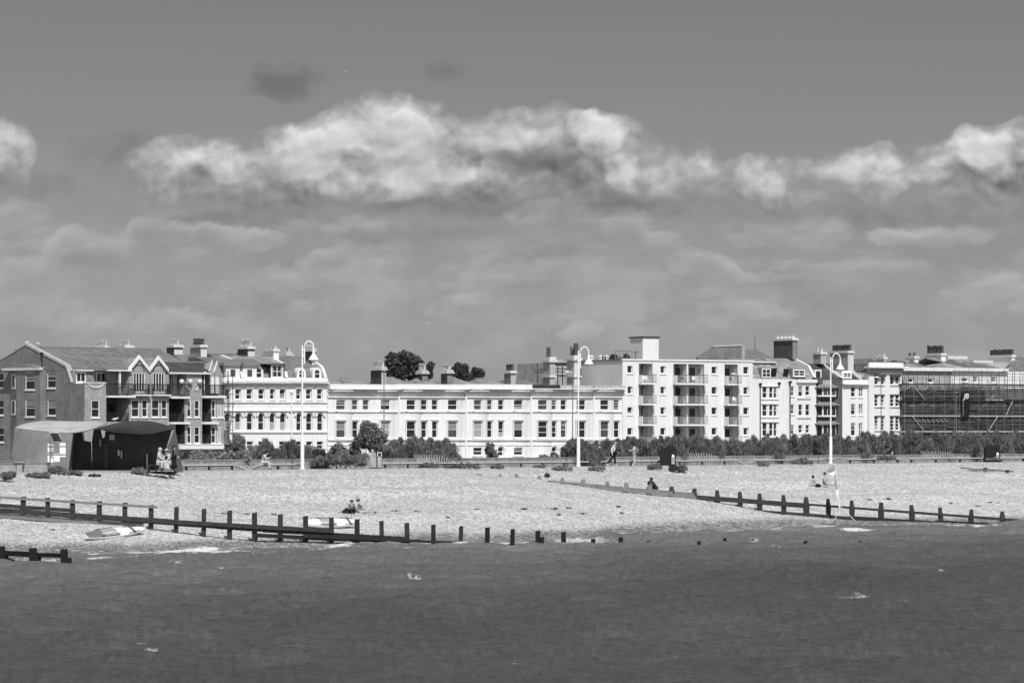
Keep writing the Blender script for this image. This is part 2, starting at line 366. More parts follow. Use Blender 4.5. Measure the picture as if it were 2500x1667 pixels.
# ================================================================ beach, promenade, ground, sea
def pebble_material():
    m = bpy.data.materials.new('pebbles'); nt, N, L = nodes(m); k = dict(nn=N, ll=L)
    out = N.new('ShaderNodeOutputMaterial'); b = N.new('ShaderNodeBsdfPrincipled'); L.new(b.outputs[0], out.inputs[0])
    tc = N.new('ShaderNodeTexCoord'); v = tc.outputs['Object']
    at_ = N.new('ShaderNodeAttribute'); at_.attribute_name = 'wet'
    def vor(sc):
        x = N.new('ShaderNodeTexVoronoi'); x.inputs['Scale'].default_value = sc; L.new(v, x.inputs['Vector']); return x
    a, c = vor(6.5), vor(15)
    def grey(x):
        s = N.new('ShaderNodeSeparateColor'); L.new(x.outputs['Color'], s.inputs[0]); return s.outputs[0]
    big = noise(v, .12, 5, .6, N, L); 
    mp = N.new('ShaderNodeMapping'); mp.inputs['Rotation'].default_value = (0, 0, -math.radians(46)); mp.inputs['Scale'].default_value = (.035, .55, 1); L.new(v, mp.inputs[0])
    band = noise(mp.outputs[0], 1.0, 5, .6, N, L)
    val = fm('ADD', fm('MULTIPLY', grey(a), .52, **k), fm('MULTIPLY', grey(c), .30, **k), **k)
    val = fm('ADD', val, .27, **k)
    val = fm('MULTIPLY', val, fm('ADD', fm('MULTIPLY', band.outputs[0], .50, **k), .74, **k), **k)
    val = fm('MULTIPLY', val, fm('ADD', fm('MULTIPLY', big.outputs[0], .3, **k), .85, **k), **k)
    wetf = fm('SUBTRACT', 1.0, fm('MULTIPLY', at_.outputs['Fac'], .55, **k), **k)
    val = fm('MULTIPLY', fm('MULTIPLY', val, .74, **k), wetf, **k)
    # near the water the stones are coarser and darker
    cst = vor(3.6); cg = grey(cst); cg = fm('ADD', fm('MULTIPLY', cg, 1.0, **k), .5, **k)
    mix = N.new('ShaderNodeMix'); mix.data_type = 'FLOAT'; L.new(at_.outputs['Fac'], mix.inputs[0]); mix.inputs[2].default_value = 1; L.new(cg, mix.inputs[3])
    val = fm('MULTIPLY', val, mix.outputs[0], **k)
    L.new(val, b.inputs['Base Color']); b.inputs['Roughness'].default_value = .85; b.inputs['Specular IOR Level'].default_value = .2
    h = fm('ADD', fm('MULTIPLY', a.outputs['Distance'], -.5, **k), fm('MULTIPLY', c.outputs['Distance'], -.2, **k), **k)
    bp = N.new('ShaderNodeBump'); bp.inputs['Strength'].default_value = .55; bp.inputs['Distance'].default_value = .12; L.new(h, bp.inputs['Height']); L.new(bp.outputs[0], b.inputs['Normal'])
    return m
MATS['pebbles'] = pebble_material()
def build_beach():
    xs = [-2400, -1900, -1500, -1100, -800]+[-600+i*22 for i in range(170)]+[3400, 3800, 4300, 5000]; xs = sorted(set(xs)); nr = 130
    vs = []; wet = []; ss = [-.45+1.45*i/(nr-1) for i in range(nr)]
    for x in xs:
        zw, zp = Zw(x), Zp(x)
        for s in ss:
            Z = zw+(zp-zw)*s; vs.append(((x-1250)/F*Z, Z, beach_z(x, Z)))
            e = .035+.05*vnoise(x*.012, 3.1); q = (s-e)/.07
            wet.append(max(0, min(1, 1-q)) if s < .3 else 0)
    fs = [(i*nr+j, (i+1)*nr+j, (i+1)*nr+j+1, i*nr+j+1) for i in range(len(xs)-1) for j in range(nr-1)]
    me = bpy.data.meshes.new('beach'); me.from_pydata(vs, [], fs); a = me.attributes.new('wet', 'FLOAT', 'POINT'); a.data.foreach_set('value', wet)
    me.materials.append(MATS['pebbles'])
    for p in me.polygons: p.use_smooth = True
    o = bpy.data.objects.new('beach', me); COL.objects.link(o); tag(o, 'pale shingle beach sloping down to the sea', kind='structure')
build_beach()
XS = [-2400, -1500, -800, -400]+[i*125 for i in range(-1, 24)]+[3300, 3900, 5000]
def strip(name, fn0, fn1, z0, z1, m, label, skirt=0):
    b = MB()
    for x0, x1 in zip(XS, XS[1:]):
        q = []
        for x, fn, z in ((x0, fn0, z0), (x1, fn0, z0), (x1, fn1, z1), (x0, fn1, z1)):
            Z = fn(x); q.append(((x-1250)/F*Z, Z, z))
        b.poly(q)
        if skirt: b.poly([(q[0][0], q[0][1], z0-skirt), (q[1][0], q[1][1], z0-skirt), q[1], q[0]])
    o = b.build(name, m); tag(o, label, kind='structure'); return o
strip('promenade', lambda x: Zp(x)-.4, lambda x: Zp(x)+5.3, 3.836, 3.836, 'paving', 'pale promenade path along the top of the beach', .3)
strip('garden', lambda x: Zp(x)+5.3, lambda x: Zp(x)+26, 3.90, 3.70, 'garden_soil', 'planted garden strip behind the low wall')
strip('road', lambda x: Zp(x)+26, lambda x: Zb(x)-3.0, 3.70, 2.80, 'tarmac', 'road in front of the buildings')
strip('ground', lambda x: Zb(x)+60, lambda x: 15000, 2.80, 2.80, 'tarmac', 'flat town ground reaching to the horizon')
strip('pavement', lambda x: Zb(x)-3.0, lambda x: Zb(x)+60, 2.80, 2.80, 'paving', 'pavement under the buildings', .5)
def sea_material():
    m = bpy.data.materials.new('sea_water'); nt, N, L = nodes(m); k = dict(nn=N, ll=L)
    out = N.new('ShaderNodeOutputMaterial'); b = N.new('ShaderNodeBsdfPrincipled'); L.new(b.outputs[0], out.inputs[0])
    tc = N.new('ShaderNodeTexCoord'); v = tc.outputs['Object']
    at_ = N.new('ShaderNodeAttribute'); at_.attribute_name = 'foam'
    mp = N.new('ShaderNodeMapping'); mp.inputs['Scale'].default_value = (.6, .24, 1); L.new(v, mp.inputs[0])
    mq = N.new('ShaderNodeMapping'); mq.inputs['Scale'].default_value = (1.0, .30, 1); L.new(v, mq.inputs[0]); fn = noise(mq.outputs[0], 3.2, 9, .78, N, L, .8)
    th = fm('SUBTRACT', 1.0, at_.outputs['Fac'], **k)
    fo = N.new('ShaderNodeMapRange'); L.new(fm('SUBTRACT', fn.outputs[0], fm('MULTIPLY', th, .62, **k), **k), fo.inputs[0]); fo.inputs[1].default_value = .25; fo.inputs[2].default_value = .46
    big = noise(mp.outputs[0], .10, 5, .6, N, L); mf = N.new('ShaderNodeMapping'); mf.inputs['Scale'].default_value = (1.5, .30, 1); L.new(v, mf.inputs[0]); fine = noise(mf.outputs[0], 3.0, 8, .8, N, L); sh_ = N.new('ShaderNodeAttribute'); sh_.attribute_name = 'shallow'
    col = fm('MULTIPLY', fm('ADD', fm('MULTIPLY', big.outputs[0], .065, **k), .040, **k), fm('ADD', fm('MULTIPLY', fine.outputs[0], 2.0, **k), .10, **k), **k)
    col = fm('MULTIPLY', col, fm('ADD', fm('MULTIPLY', sh_.outputs['Fac'], 1.3, **k), 1.0, **k), **k)
    mx = N.new('ShaderNodeMix'); mx.data_type = 'FLOAT'; L.new(fo.outputs[0], mx.inputs[0]); L.new(col, mx.inputs[2]); mx.inputs[3].default_value = .72
    L.new(mx.outputs[0], b.inputs['Base Color'])
    mr = N.new('ShaderNodeMix'); mr.data_type = 'FLOAT'; L.new(fo.outputs[0], mr.inputs[0]); mr.inputs[2].default_value = .34; mr.inputs[3].default_value = .9; L.new(mr.outputs[0], b.inputs['Roughness'])
    b.inputs['IOR'].default_value = 1.333; b.inputs['Specular IOR Level'].default_value = .22
    mb_ = N.new('ShaderNodeMapping'); mb_.inputs['Scale'].default_value = (.35, .9, 1); L.new(v, mb_.inputs[0]); n2 = noise(mb_.outputs[0], 2.2, 8, .66, N, L); n3 = noise(mb_.outputs[0], 9.0, 6, .7, N, L)
    h = fm('ADD', n2.outputs[0], fm('MULTIPLY', n3.outputs[0], .30, **k), **k)
    bp = N.new('ShaderNodeBump'); bp.inputs['Strength'].default_value = .8; bp.inputs['Distance'].default_value = .22; L.new(h, bp.inputs['Height']); L.new(bp.outputs[0], b.inputs['Normal'])
    return m
MATS['sea_water'] = sea_material()
FOAM = [(1050,1440,16,3,.9),(760,1470,14,3,.8),(2300,1395,20,3,.9),(1600,1440,14,3,.8),(2420,1500,22,4,.9),(880,1520,18,4,.8),(180,1500,16,4,.8),(1250,1620,26,5,.85),(1950,1590,24,5,.9),(560,1640,22,5,.8),(2080,1330,40,3,.9),(1900,1340,30,3,.8),(500,1350,260,7,1),(820,1341,160,5,.8),(1000,1335,120,5,.7),(1420,1322,110,8,1),(1250,1328,120,6,.7),(1500,1327,140,5,.7),(1780,1298,60,4,.9),(1660,1306,40,4,.9),
 (1940,1295,100,3,.7),(2130,1287,70,4,.8),(2250,1286,90,3,.7),(2460,1277,80,5,1),(100,1376,110,5,.9),(200,1384,60,3,.9),(60,1366,60,4,.7),(105,1396,35,6,.6),(430,1378,30,3,.8),
 (1000,1408,12,5,1.0),(1015,1411,16,3,.95),(1990,1412,0,0,0),(2090,1465,55,5,.9),(345,1575,26,3.5,1.0),(372,1581,26,3,1.0),(325,1572,10,4,1.0),(290,1570,12,5,.9),(2210,1465,50,5,.6),(1840,1322,20,4,.9),(1400,1355,40,3,.5),(1010,1585,60,4,.5),
 (1130,1545,45,3,.4),(700,1586,25,3,.5),(1380,1585,30,3,.5),(1720,1383,40,4,.6),(2000,1420,60,3,.5),(1520,1470,40,3,.4),(640,1425,40,2,.5),(540,1389,16,2,.9),(1700,1520,40,4,.4),(2330,1330,60,3,.4)]
def build_sea():
    rnd = random.Random(3); comps = []
    for i in range(34):
        lam = rnd.uniform(.7, 4.5) if i < 28 else rnd.uniform(5, 9); a = rnd.gauss(math.radians(-80), .5); kk = 2*math.pi/lam
        comps.append((kk*math.cos(a), kk*math.sin(a), rnd.uniform(0, 6.28), .0125*lam**.75))
    Zs = []; Z = 60.0
    while Z < 262: Zs.append(Z); Z += .16+Z*.0019
    nx = 460; ks = [-1950+i*(3900.0/(nx-1)) for i in range(nx)]
    vs = []; foam = []; shal = []
    for Z in Zs:
        py = HZ+CAM*F/Z
        near = [f for f in FOAM if f[3] and abs(py-f[1]) < f[3]*2.2]
        for k in ks:
            X = k/F*Z; px = k+1250
            d = (Zw(px)-Z)
            if d < -9: h = -.3
            else:
                h = 0
                for a, b, c, e in comps: h += e*math.sin(a*X+b*Z+c)
                damp = max(.15, min(1, (d+3)/16)); h *= damp
                if -2 < d < 5:                       # the last small breakers
                    h += .28*math.exp(-((d-2.6-1.3*math.sin(px*.011))/1.1)**2)*vnoise(px*.016, 5)
            q = 0
            for fx, fy, fr, fh, wt in near:
                e = ((px-fx)/fr)**2+((py-fy)/fh)**2
                if e < 4: q = max(q, .86*wt*math.exp(-e*.8))
            if -4 < d < 14:
                q = max(q, min(1, .55+.9*vnoise(px*.018, 1))*math.exp(-((d-.8-1.6*math.sin(px*.017)-1.0*math.sin(px*.041))/2.3)**2))
                q = max(q, min(1, max(0, vnoise(px*.012, 8)*2.2-.75))*math.exp(-((d-7.5-2.5*math.sin(px*.009+1))/1.5)**2))
            q = max(q, .40*max(0, min(1, (h-.12)/.12))*(vnoise(X*.12, Z*.05) > .55))
            vs.append((X, Z, h)); foam.append(q); shal.append(max(0, min(1, 1-d/85))**1.4*(.7+.6*vnoise(X*.12, Z*.1)))
    fs = [(j*nx+i, j*nx+i+1, (j+1)*nx+i+1, (j+1)*nx+i) for j in range(len(Zs)-1) for i in range(nx-1)]
    me = bpy.data.meshes.new('sea'); me.from_pydata(vs, [], fs); a = me.attributes.new('foam', 'FLOAT', 'POINT'); a.data.foreach_set('value', foam); a = me.attributes.new('shallow', 'FLOAT', 'POINT'); a.data.foreach_set('value', shal)
    me.materials.append(MATS['sea_water'])
    for p in me.polygons: p.use_smooth = True
    o = bpy.data.objects.new('sea', me); COL.objects.link(o); tag(o, 'dark choppy sea with small whitecaps', kind='structure')
    b = MB(); b.box(-4000, 4000, -3000, 320, -4, -.35); tag(b.build('deep_water', 'sea_water'), 'open sea beyond the shore', kind='structure')
build_sea()

def shingle_stones():
    """loose stones lying proud of the shingle, nearest and largest to the eye first"""
    rs = np.random.RandomState(11); n = 90000; px = rs.rand(n)*2620-60; q = rs.rand(n)**.8
    zw = np.array([Zw(a) for a in range(-80, 2600, 10)]); zp = np.array([Zp(a) for a in range(-80, 2600, 10)]); gx = np.arange(-80, 2600, 10)
    w0, w1 = np.interp(px, gx, zw), np.interp(px, gx, zp); s = .01+.97*q; Z = w0+(w1-w0)*s; X = (px-1250)/F*Z
    z = np.array([beach_z(a, b) for a, b in zip(px, Z)]); r = .018+.030*rs.rand(n)**2.2; r *= np.where(s < .12, 1.35, 1.0)
    base = np.array([(1,0,0), (0,1,0), (-1,0,0), (0,-1,0), (0,0,.62), (0,0,-.5)]); a = rs.rand(n)*6.28; ca, sa = np.cos(a), np.sin(a)
    ex = rs.uniform(.8, 1.5, n); V = np.empty((n, 6, 3)); bx = base[:, 0][None]*ex[:, None]; by = base[:, 1][None]
    V[..., 0] = X[:, None]+r[:, None]*(bx*ca[:, None]-by*sa[:, None]); V[..., 1] = Z[:, None]+r[:, None]*(bx*sa[:, None]+by*ca[:, None]); V[..., 2] = z[:, None]+r[:, None]*(base[:, 2][None]+.30)
    tri = np.array([(0,1,4), (1,2,4), (2,3,4), (3,0,4), (1,0,5), (2,1,5), (3,2,5), (0,3,5)]); I = (np.arange(n)[:, None, None]*6+tri[None]).ravel().astype(np.int32)
    me = bpy.data.meshes.new('shingle_stones'); me.vertices.add(6*n); me.vertices.foreach_set('co', V.astype(np.float32).ravel()); me.loops.add(len(I)); me.loops.foreach_set('vertex_index', I)
    me.polygons.add(8*n); me.polygons.foreach_set('loop_start', np.arange(0, 24*n, 3, dtype=np.int32)); me.update(calc_edges=True)
    tone = np.clip(rs.normal(.46, .11, n), .10, .8); tone *= np.where(s < .06+.05*rs.rand(n), .45, 1.0)
    at_ = me.attributes.new('tone', 'FLOAT', 'POINT'); at_.data.foreach_set('value', np.repeat(tone, 6).astype(np.float32))
    m = bpy.data.materials.new('stones'); nt, N, L = nodes(m); o_ = N.new('ShaderNodeOutputMaterial'); b = N.new('ShaderNodeBsdfPrincipled'); L.new(b.outputs[0], o_.inputs[0]); b.inputs['Roughness'].default_value = .8
    t = N.new('ShaderNodeAttribute'); t.attribute_name = 'tone'; L.new(t.outputs['Fac'], b.inputs['Base Color']); MATS['stones'] = m; me.materials.append(m)
    o = bpy.data.objects.new('shingle_stones', me); COL.objects.link(o); tag(o, 'loose grey and white stones over the shingle', 'stones', kind='stuff')
shingle_stones()
# ================================================================ building kit (local coords u right, v into the building, w up; photo pixels via Fac)
def wall(fac, parent, m, u0, u1, w0, w1, holes=(), v=0.0, rev=.22, vf=None, name='wall', back=None, solid=True):
    """front with real openings and reveals; holes: (u0,u1,w0,w1,arch)"""
    b = fac.mb(); V = (lambda u: v+vf(u)) if vf else (lambda u: v)
    us = {u0, u1}; ws = {w0, w1}
    for h in holes: us |= {h[0], h[1]}; ws |= {h[2], h[3]}
    if vf:
        n = max(2, int((u1-u0)/.45)); us |= {u0+(u1-u0)*i/n for i in range(1, n)}
    us = sorted(x for x in us if u0-1e-6 <= x <= u1+1e-6); ws = sorted(x for x in ws if w0-1e-6 <= x <= w1+1e-6)
    us = [x for i, x in enumerate(us) if i == 0 or x-us[i-1] > 1e-4]; ws = [x for i, x in enumerate(ws) if i == 0 or x-ws[i-1] > 1e-4]
    for a, c in zip(us, us[1:]):
        for d, e in zip(ws, ws[1:]):
            mu, mw = (a+c)/2, (d+e)/2
            if any(h[0] < mu < h[1] and h[2] < mw < h[3] for h in holes): continue
            b.poly([(a, V(a), d), (c, V(c), d), (c, V(c), e), (a, V(a), e)])
    for h in holes:
        a, c, d, e = h[:4]; arch = len(h) > 4 and h[4]
        mid = V((a+c)/2)+rev
        if arch:
            r = (c-a)/2; ec = e-r; n = 8; arc = [(a+r-r*math.cos(math.pi*i/n), ec+r*math.sin(math.pi*i/n)) for i in range(n+1)]
            for i in range(n):
                (x0, z0), (x1, z1) = arc[i], arc[i+1]
                b.poly([(x0, V(x0), z0), (x1, V(x1), z1), (x1, V(x1), e+.0), (x0, V(x0), e+.0)])
                b.poly([(x0, V(x0), z0), (x0, mid, z0), (x1, mid, z1), (x1, V(x1), z1)])
            e2 = ec
        else:
            e2 = e; b.poly([(a, V(a), e), (c, V(c), e), (c, mid, e), (a, mid, e)])
        b.poly([(a, V(a), d), (a, V(a), e2), (a, mid, e2), (a, mid, d)]); b.poly([(c, V(c), d), (c, mid, d), (c, mid, e2), (c, V(c), e2)])
        b.poly([(a, V(a), d), (a, mid, d), (c, mid, d), (c, V(c), d)])
    D = back if back is not None else v+6
    if solid:
        b.poly([(u0, V(u0), w0), (u0, V(u0), w1), (u0, D, w1), (u0, D, w0)]); b.poly([(u1, V(u1), w0), (u1, D, w0), (u1, D, w1), (u1, V(u1), w1)])
        b.poly([(u0, D, w0), (u0, D, w1), (u1, D, w1), (u1, D, w0)])
        tp = [(x, V(x), w1) for x in us]+[(u1, D, w1), (u0, D, w1)]; b.poly(tp)
    return b.build(name, m, parent)
def window(fac, parent, u0, u1, w0, w1, v=0.0, rev=.22, style='sash', glass='glass', cover=None, sill=True, arch=False, fw=.07, paint='white_paint', surround=0):
    """frame (a part) with its pane, blind and sill (sub-parts)"""
    b = fac.mb(); y0, y1 = v+rev-.10, v+rev-.02; e = .002
    a, c, d, t = u0+e, u1-e, w0+e, w1-e
    if arch:
        r = (c-a)/2; zc = t-r; n = 10
        out = [(a+r-r*math.cos(math.pi*i/n), zc+r*math.sin(math.pi*i/n)) for i in range(n+1)]; ri = r-fw
        inn = [(a+r-ri*math.cos(math.pi*i/n), zc+ri*math.sin(math.pi*i/n)) for i in range(n+1)]
        for i in range(n):
            b.prism([(out[i][0], y0, out[i][1]), (out[i+1][0], y0, out[i+1][1]), (inn[i+1][0], y0, inn[i+1][1]), (inn[i][0], y0, inn[i][1])], (0, y1-y0, 0))
        b.box(a, a+fw, y0, y1, d, zc); b.box(c-fw, c, y0, y1, d, zc); b.box(a+fw, c-fw, y0, y1, d, d+fw)
        mids = (d+(t-d)*.46,)
    else:
        b.box(a, a+fw, y0, y1, d, t); b.box(c-fw, c, y0, y1, d, t); b.box(a+fw, c-fw, y0, y1, t-fw, t); b.box(a+fw, c-fw, y0, y1, d, d+fw*1.3)
        mids = ((d+t)/2,)
    h = t-d
    if style in ('sash', 'sash4', 'arch'):
        for z in mids: b.box(a+fw, c-fw, y0+.01, y1, z-.035, z+.035)
    if style in ('sash4', 'double'):
        b.box((a+c)/2-.045, (a+c)/2+.045, y0+.005, y1, d+fw*1.3, t-fw)
    if style == 'bars':
        for k in (1, 2, 3): b.box(a+fw, c-fw, y0+.01, y1, d+h*k/4-.03, d+h*k/4+.03)
    if style == 'three':
        for k in (1, 2): b.box(a+fw, c-fw, y0+.01, y1, d+h*k/3-.03, d+h*k/3+.03)
    if style == 'french':
        for k in (1, 2, 3): b.box(a+(c-a)*k/4-.05, a+(c-a)*k/4+.05, y0+.005, y1, d+fw, t-fw)
        b.box(a+fw, c-fw, y0+.01, y1-.01, d+fw, d+.35)
    o = b.build('window', paint, parent)
    g = fac.mb(); g.box(a+.01, c-.01, y1-.03, y1-.01, d+.01, t-.01-(0 if not arch else (c-a)*.0)); 
    if arch:
        g = fac.mb(); r = (c-a)/2-.01; zc = t-(c-a)/2
        pts = [(a+.01, y1-.03, d+.01), (c-.01, y1-.03, d+.01)]+[((a+c)/2+r*math.cos(math.pi*i/10), y1-.03, zc+r*math.sin(math.pi*i/10)) for i in range(11)]
        g.prism(pts, (0, .02, 0))
    g.build('pane', glass, o)
    if cover:
        k = fac.mb(); y = y1-.034
        kind, fr = cover
        if kind == 'blind': k.box(a+fw, c-fw, y-.006, y, t-fw-(h-2*fw)*fr, t-fw); k.build('blind', 'blind', o)
        elif kind == 'curtain':
            w = (c-a-2*fw)*fr
            k.box(a+fw, a+fw+w/2, y-.006, y, d+fw*1.3, t-fw); k.box(c-fw-w/2, c-fw, y-.006, y, d+fw*1.3, t-fw); k.build('curtain', 'curtain', o)
        elif kind == 'net': k.box(a+fw, c-fw, y-.006, y, d+fw*1.3, d+fw+(h-2*fw)*fr); k.build('curtain', 'curtain', o)
    if sill:
        s = fac.mb(); s.box(u0-.09, u1+.09, v-.10, v+rev-.1, w0-.13, w0-.003); s.build('sill', paint, o)
    if surround:
        s = fac.mb(); q = surround
        s.box(u0-q, u0-.003, v-.05, v+.01, w0, w1+q); s.box(u1+.003, u1+q, v-.05, v+.01, w0, w1+q); s.box(u0-.003, u1+.003, v-.05, v+.01, w1+.003, w1+q)
        s.box(u0-q-.05, u1+q+.05, v-.14, v+.01, w1+q+.003, w1+q+.10); s.build('surround', paint, o)
    return o
CV = [None, None, ('blind', .3), ('curtain', .3), None, None, ('blind', .45), ('net', .35), None, ('curtain', .25), None]
def pxwin(fac, x0, y0, x1, y1, v=0):      # the photo rows and columns are those of the glass: add the frame and the reveal
    return [fac.u(x0, v)-.07, fac.u(x1, v)+.07+.12*max(0, fac.s), fac.w((x0+x1)/2, y1, v)-.06, fac.w((x0+x1)/2, y0, v)+.06]
def band(fac, parent, m, u0, u1, w0, w1, proj, v=0.0, vf=None, name='cornice', flat=False, n=None):
    b = fac.mb(); V = (lambda u: v+vf(u)) if (vf and not flat) else (lambda u: v)
    n = n or (max(1, int((u1-u0)/.45)) if vf and not flat else 1)
    us = [u0+(u1-u0)*i/n for i in range(n+1)]
    for a, c in zip(us, us[1:]):
        b.add([(a, V(a)-proj, w0), (c, V(c)-proj, w0), (c, V(c)+.3, w0), (a, V(a)+.3, w0), (a, V(a)-proj, w1), (c, V(c)-proj, w1), (c, V(c)+.3, w1), (a, V(a)+.3, w1)],
              [(0,3,2,1), (4,5,6,7), (0,1,5,4)]+([(3,0,4,7)] if a == us[0] else [])+([(1,2,6,5)] if c == us[-1] else []))
    return b.build(name, m, parent)
def roof(fac, parent, m, u0, u1, we, wr, v0, v1, hl=0, hr=0, name='roof', flatw=0):
    """pitched roof: eaves we, ridge wr, hipped by hl / hr at the ends (0 = gable)"""
    b = fac.mb(); vm = (v0+v1)/2; f = flatw/2
    A, B, C, D = (u0, v0, we), (u1, v0, we), (u1, v1, we), (u0, v1, we)
    E, G = (u0+hl, vm-f, wr), (u1-hr, vm-f, wr); E2, G2 = (u0+hl, vm+f, wr), (u1-hr, vm+f, wr)
    b.add([A, B, C, D, E, G, E2, G2], [(0,1,5,4), (2,3,6,7), (0,3,2,1)]+([(3,0,4,6), (1,2,7,5), (4,5,7,6)] if f else [(3,0,4), (1,2,5)]))
    o = b.build(name, m, parent)
    if not f:
        r = fac.mb(); r.tube([(u0+hl, vm, wr+.02), (u1-hr, vm, wr+.02)], .11, 6); r.build('ridge', 'lead', o)
    return o
def chimney(fac, parent, v, xl, xc, xr, yt, yb, pots=4, pot='clay_pot', m='dark_brick', mf=None, cap='slab', ph=.7, pr=.15, rows=1, capm=None):
    """xl..xc is the shaded left face, xc..xr the front face in the photo; yt/yb top and foot rows"""
    u0 = fac.u(xc, v); s = fac.scale(xc, v); wd = (fac.u(xr, v)-u0); d = (xc-xl)/(s*max(.25, abs(fac.s)))
    w1 = fac.w(xc, yt, v); w0 = fac.w(xc, yb, v)
    b = fac.mb(); b.box(u0, u0+wd, v, v+d, w0, w1-.0)
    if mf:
        b.mi = 1; b.box(u0+.01, u0+wd-.01, v-.02, v+.01, w0, w1-.3)  # paler front slab: the sunlit face is put into the colour
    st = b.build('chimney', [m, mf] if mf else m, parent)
    c = fac.mb(); cm = capm or ('cream_render' if cap == 'slab' else 'grey_render')
    if cap == 'slab':
        c.box(u0-.14, u0+wd+.14, v-.14, v+d+.14, w1+.002, w1+.22); c.box(u0-.07, u0+wd+.07, v-.07, v+d+.07, w1+.222, w1+.34); th = .34
    elif cap == 'flare':
        e = .2; z = w1
        c.add([(u0-e,v-e,z+.02),(u0+wd+e,v-e,z+.02),(u0+wd+e,v+d+e,z+.02),(u0-e,v+d+e,z+.02),(u0,v,z+.5),(u0+wd,v,z+.5),(u0+wd,v+d,z+.5),(u0,v+d,z+.5)],
              [(0,3,2,1),(4,5,6,7),(0,1,5,4),(1,2,6,5),(2,3,7,6),(3,0,4,7)]); th = .5
    else: c.box(u0-.05, u0+wd+.05, v-.05, v+d+.05, w1+.002, w1+.1); th = .1
    c.build('cap', cm, st)
    for k in range(pots):
        t = (k+.5)/pots; p = fac.mb(); r_ = pr*1.3*R.uniform(.9, 1.1); h = ph*.82*R.uniform(.9, 1.08)
        cx, cy = (u0+wd/2, v+d*t) if d > wd else (u0+wd*t, v+d/2)
        p.lathe((cx, cy, w1+th), [(r_*1.1, 0), (r_*.95, .05), (r_*.85, h*.85), (r_*1.15, h*.87), (r_*1.15, h), (r_*.7, h), (r_*.7, h-.1)], 8)
        p.build('chimney_pot', pot, st)
    return st
def railing(fac, parent, u0, u1, w0, w1, v, m='dark_metal', n=None, cross=True, ends=(None, None), r=.034, name='railing'):
    b = fac.mb(); b.tube([(u0, v, w1), (u1, v, w1)], r*1.4, 5); b.tube([(u0, v, w0+.08), (u1, v, w0+.08)], r, 5)
    n = n or max(2, int((u1-u0)/.16))
    for i in range(n+1):
        u = u0+(u1-u0)*i/n; b.tube([(u, v, w0), (u, v, w1)], r if i % 6 else r*1.5, 4)
    for u, vb in zip((u0, u1), ends):
        if vb is not None:
            b.tube([(u, v, w1), (u, vb, w1)], r*1.4, 5); k = max(1, int((vb-v)/.16))
            for i in range(1, k+1): b.tube([(u, v+(vb-v)*i/k, w0), (u, v+(vb-v)*i/k, w1)], r, 4)
    return b.build(name, m, parent)
def pipe(fac, parent, px, y0, y1, v=0, m='dark_paint', r=.06, hopper=True):
    u = fac.u(px, v-.1); b = fac.mb(); b.tube([(u, v-.12, fac.w(px, y0, v)), (u, v-.12, fac.w(px, y1, v))], r, 6)
    if hopper: b.box(u-.16, u+.16, v-.3, v-.02, fac.w(px, y0, v)-.02, fac.w(px, y0, v)+.28)
    return b.build('drainpipe', m, parent)
def prism_part(fac, parent, m, name, pts, v, depth):
    """outline in photo pixels on the plane v, extruded into the building"""
    b = fac.mb(); b.prism([fac.P(x, y, v) for x, y in pts], (0, depth, 0)); return b.build(name, m, parent)
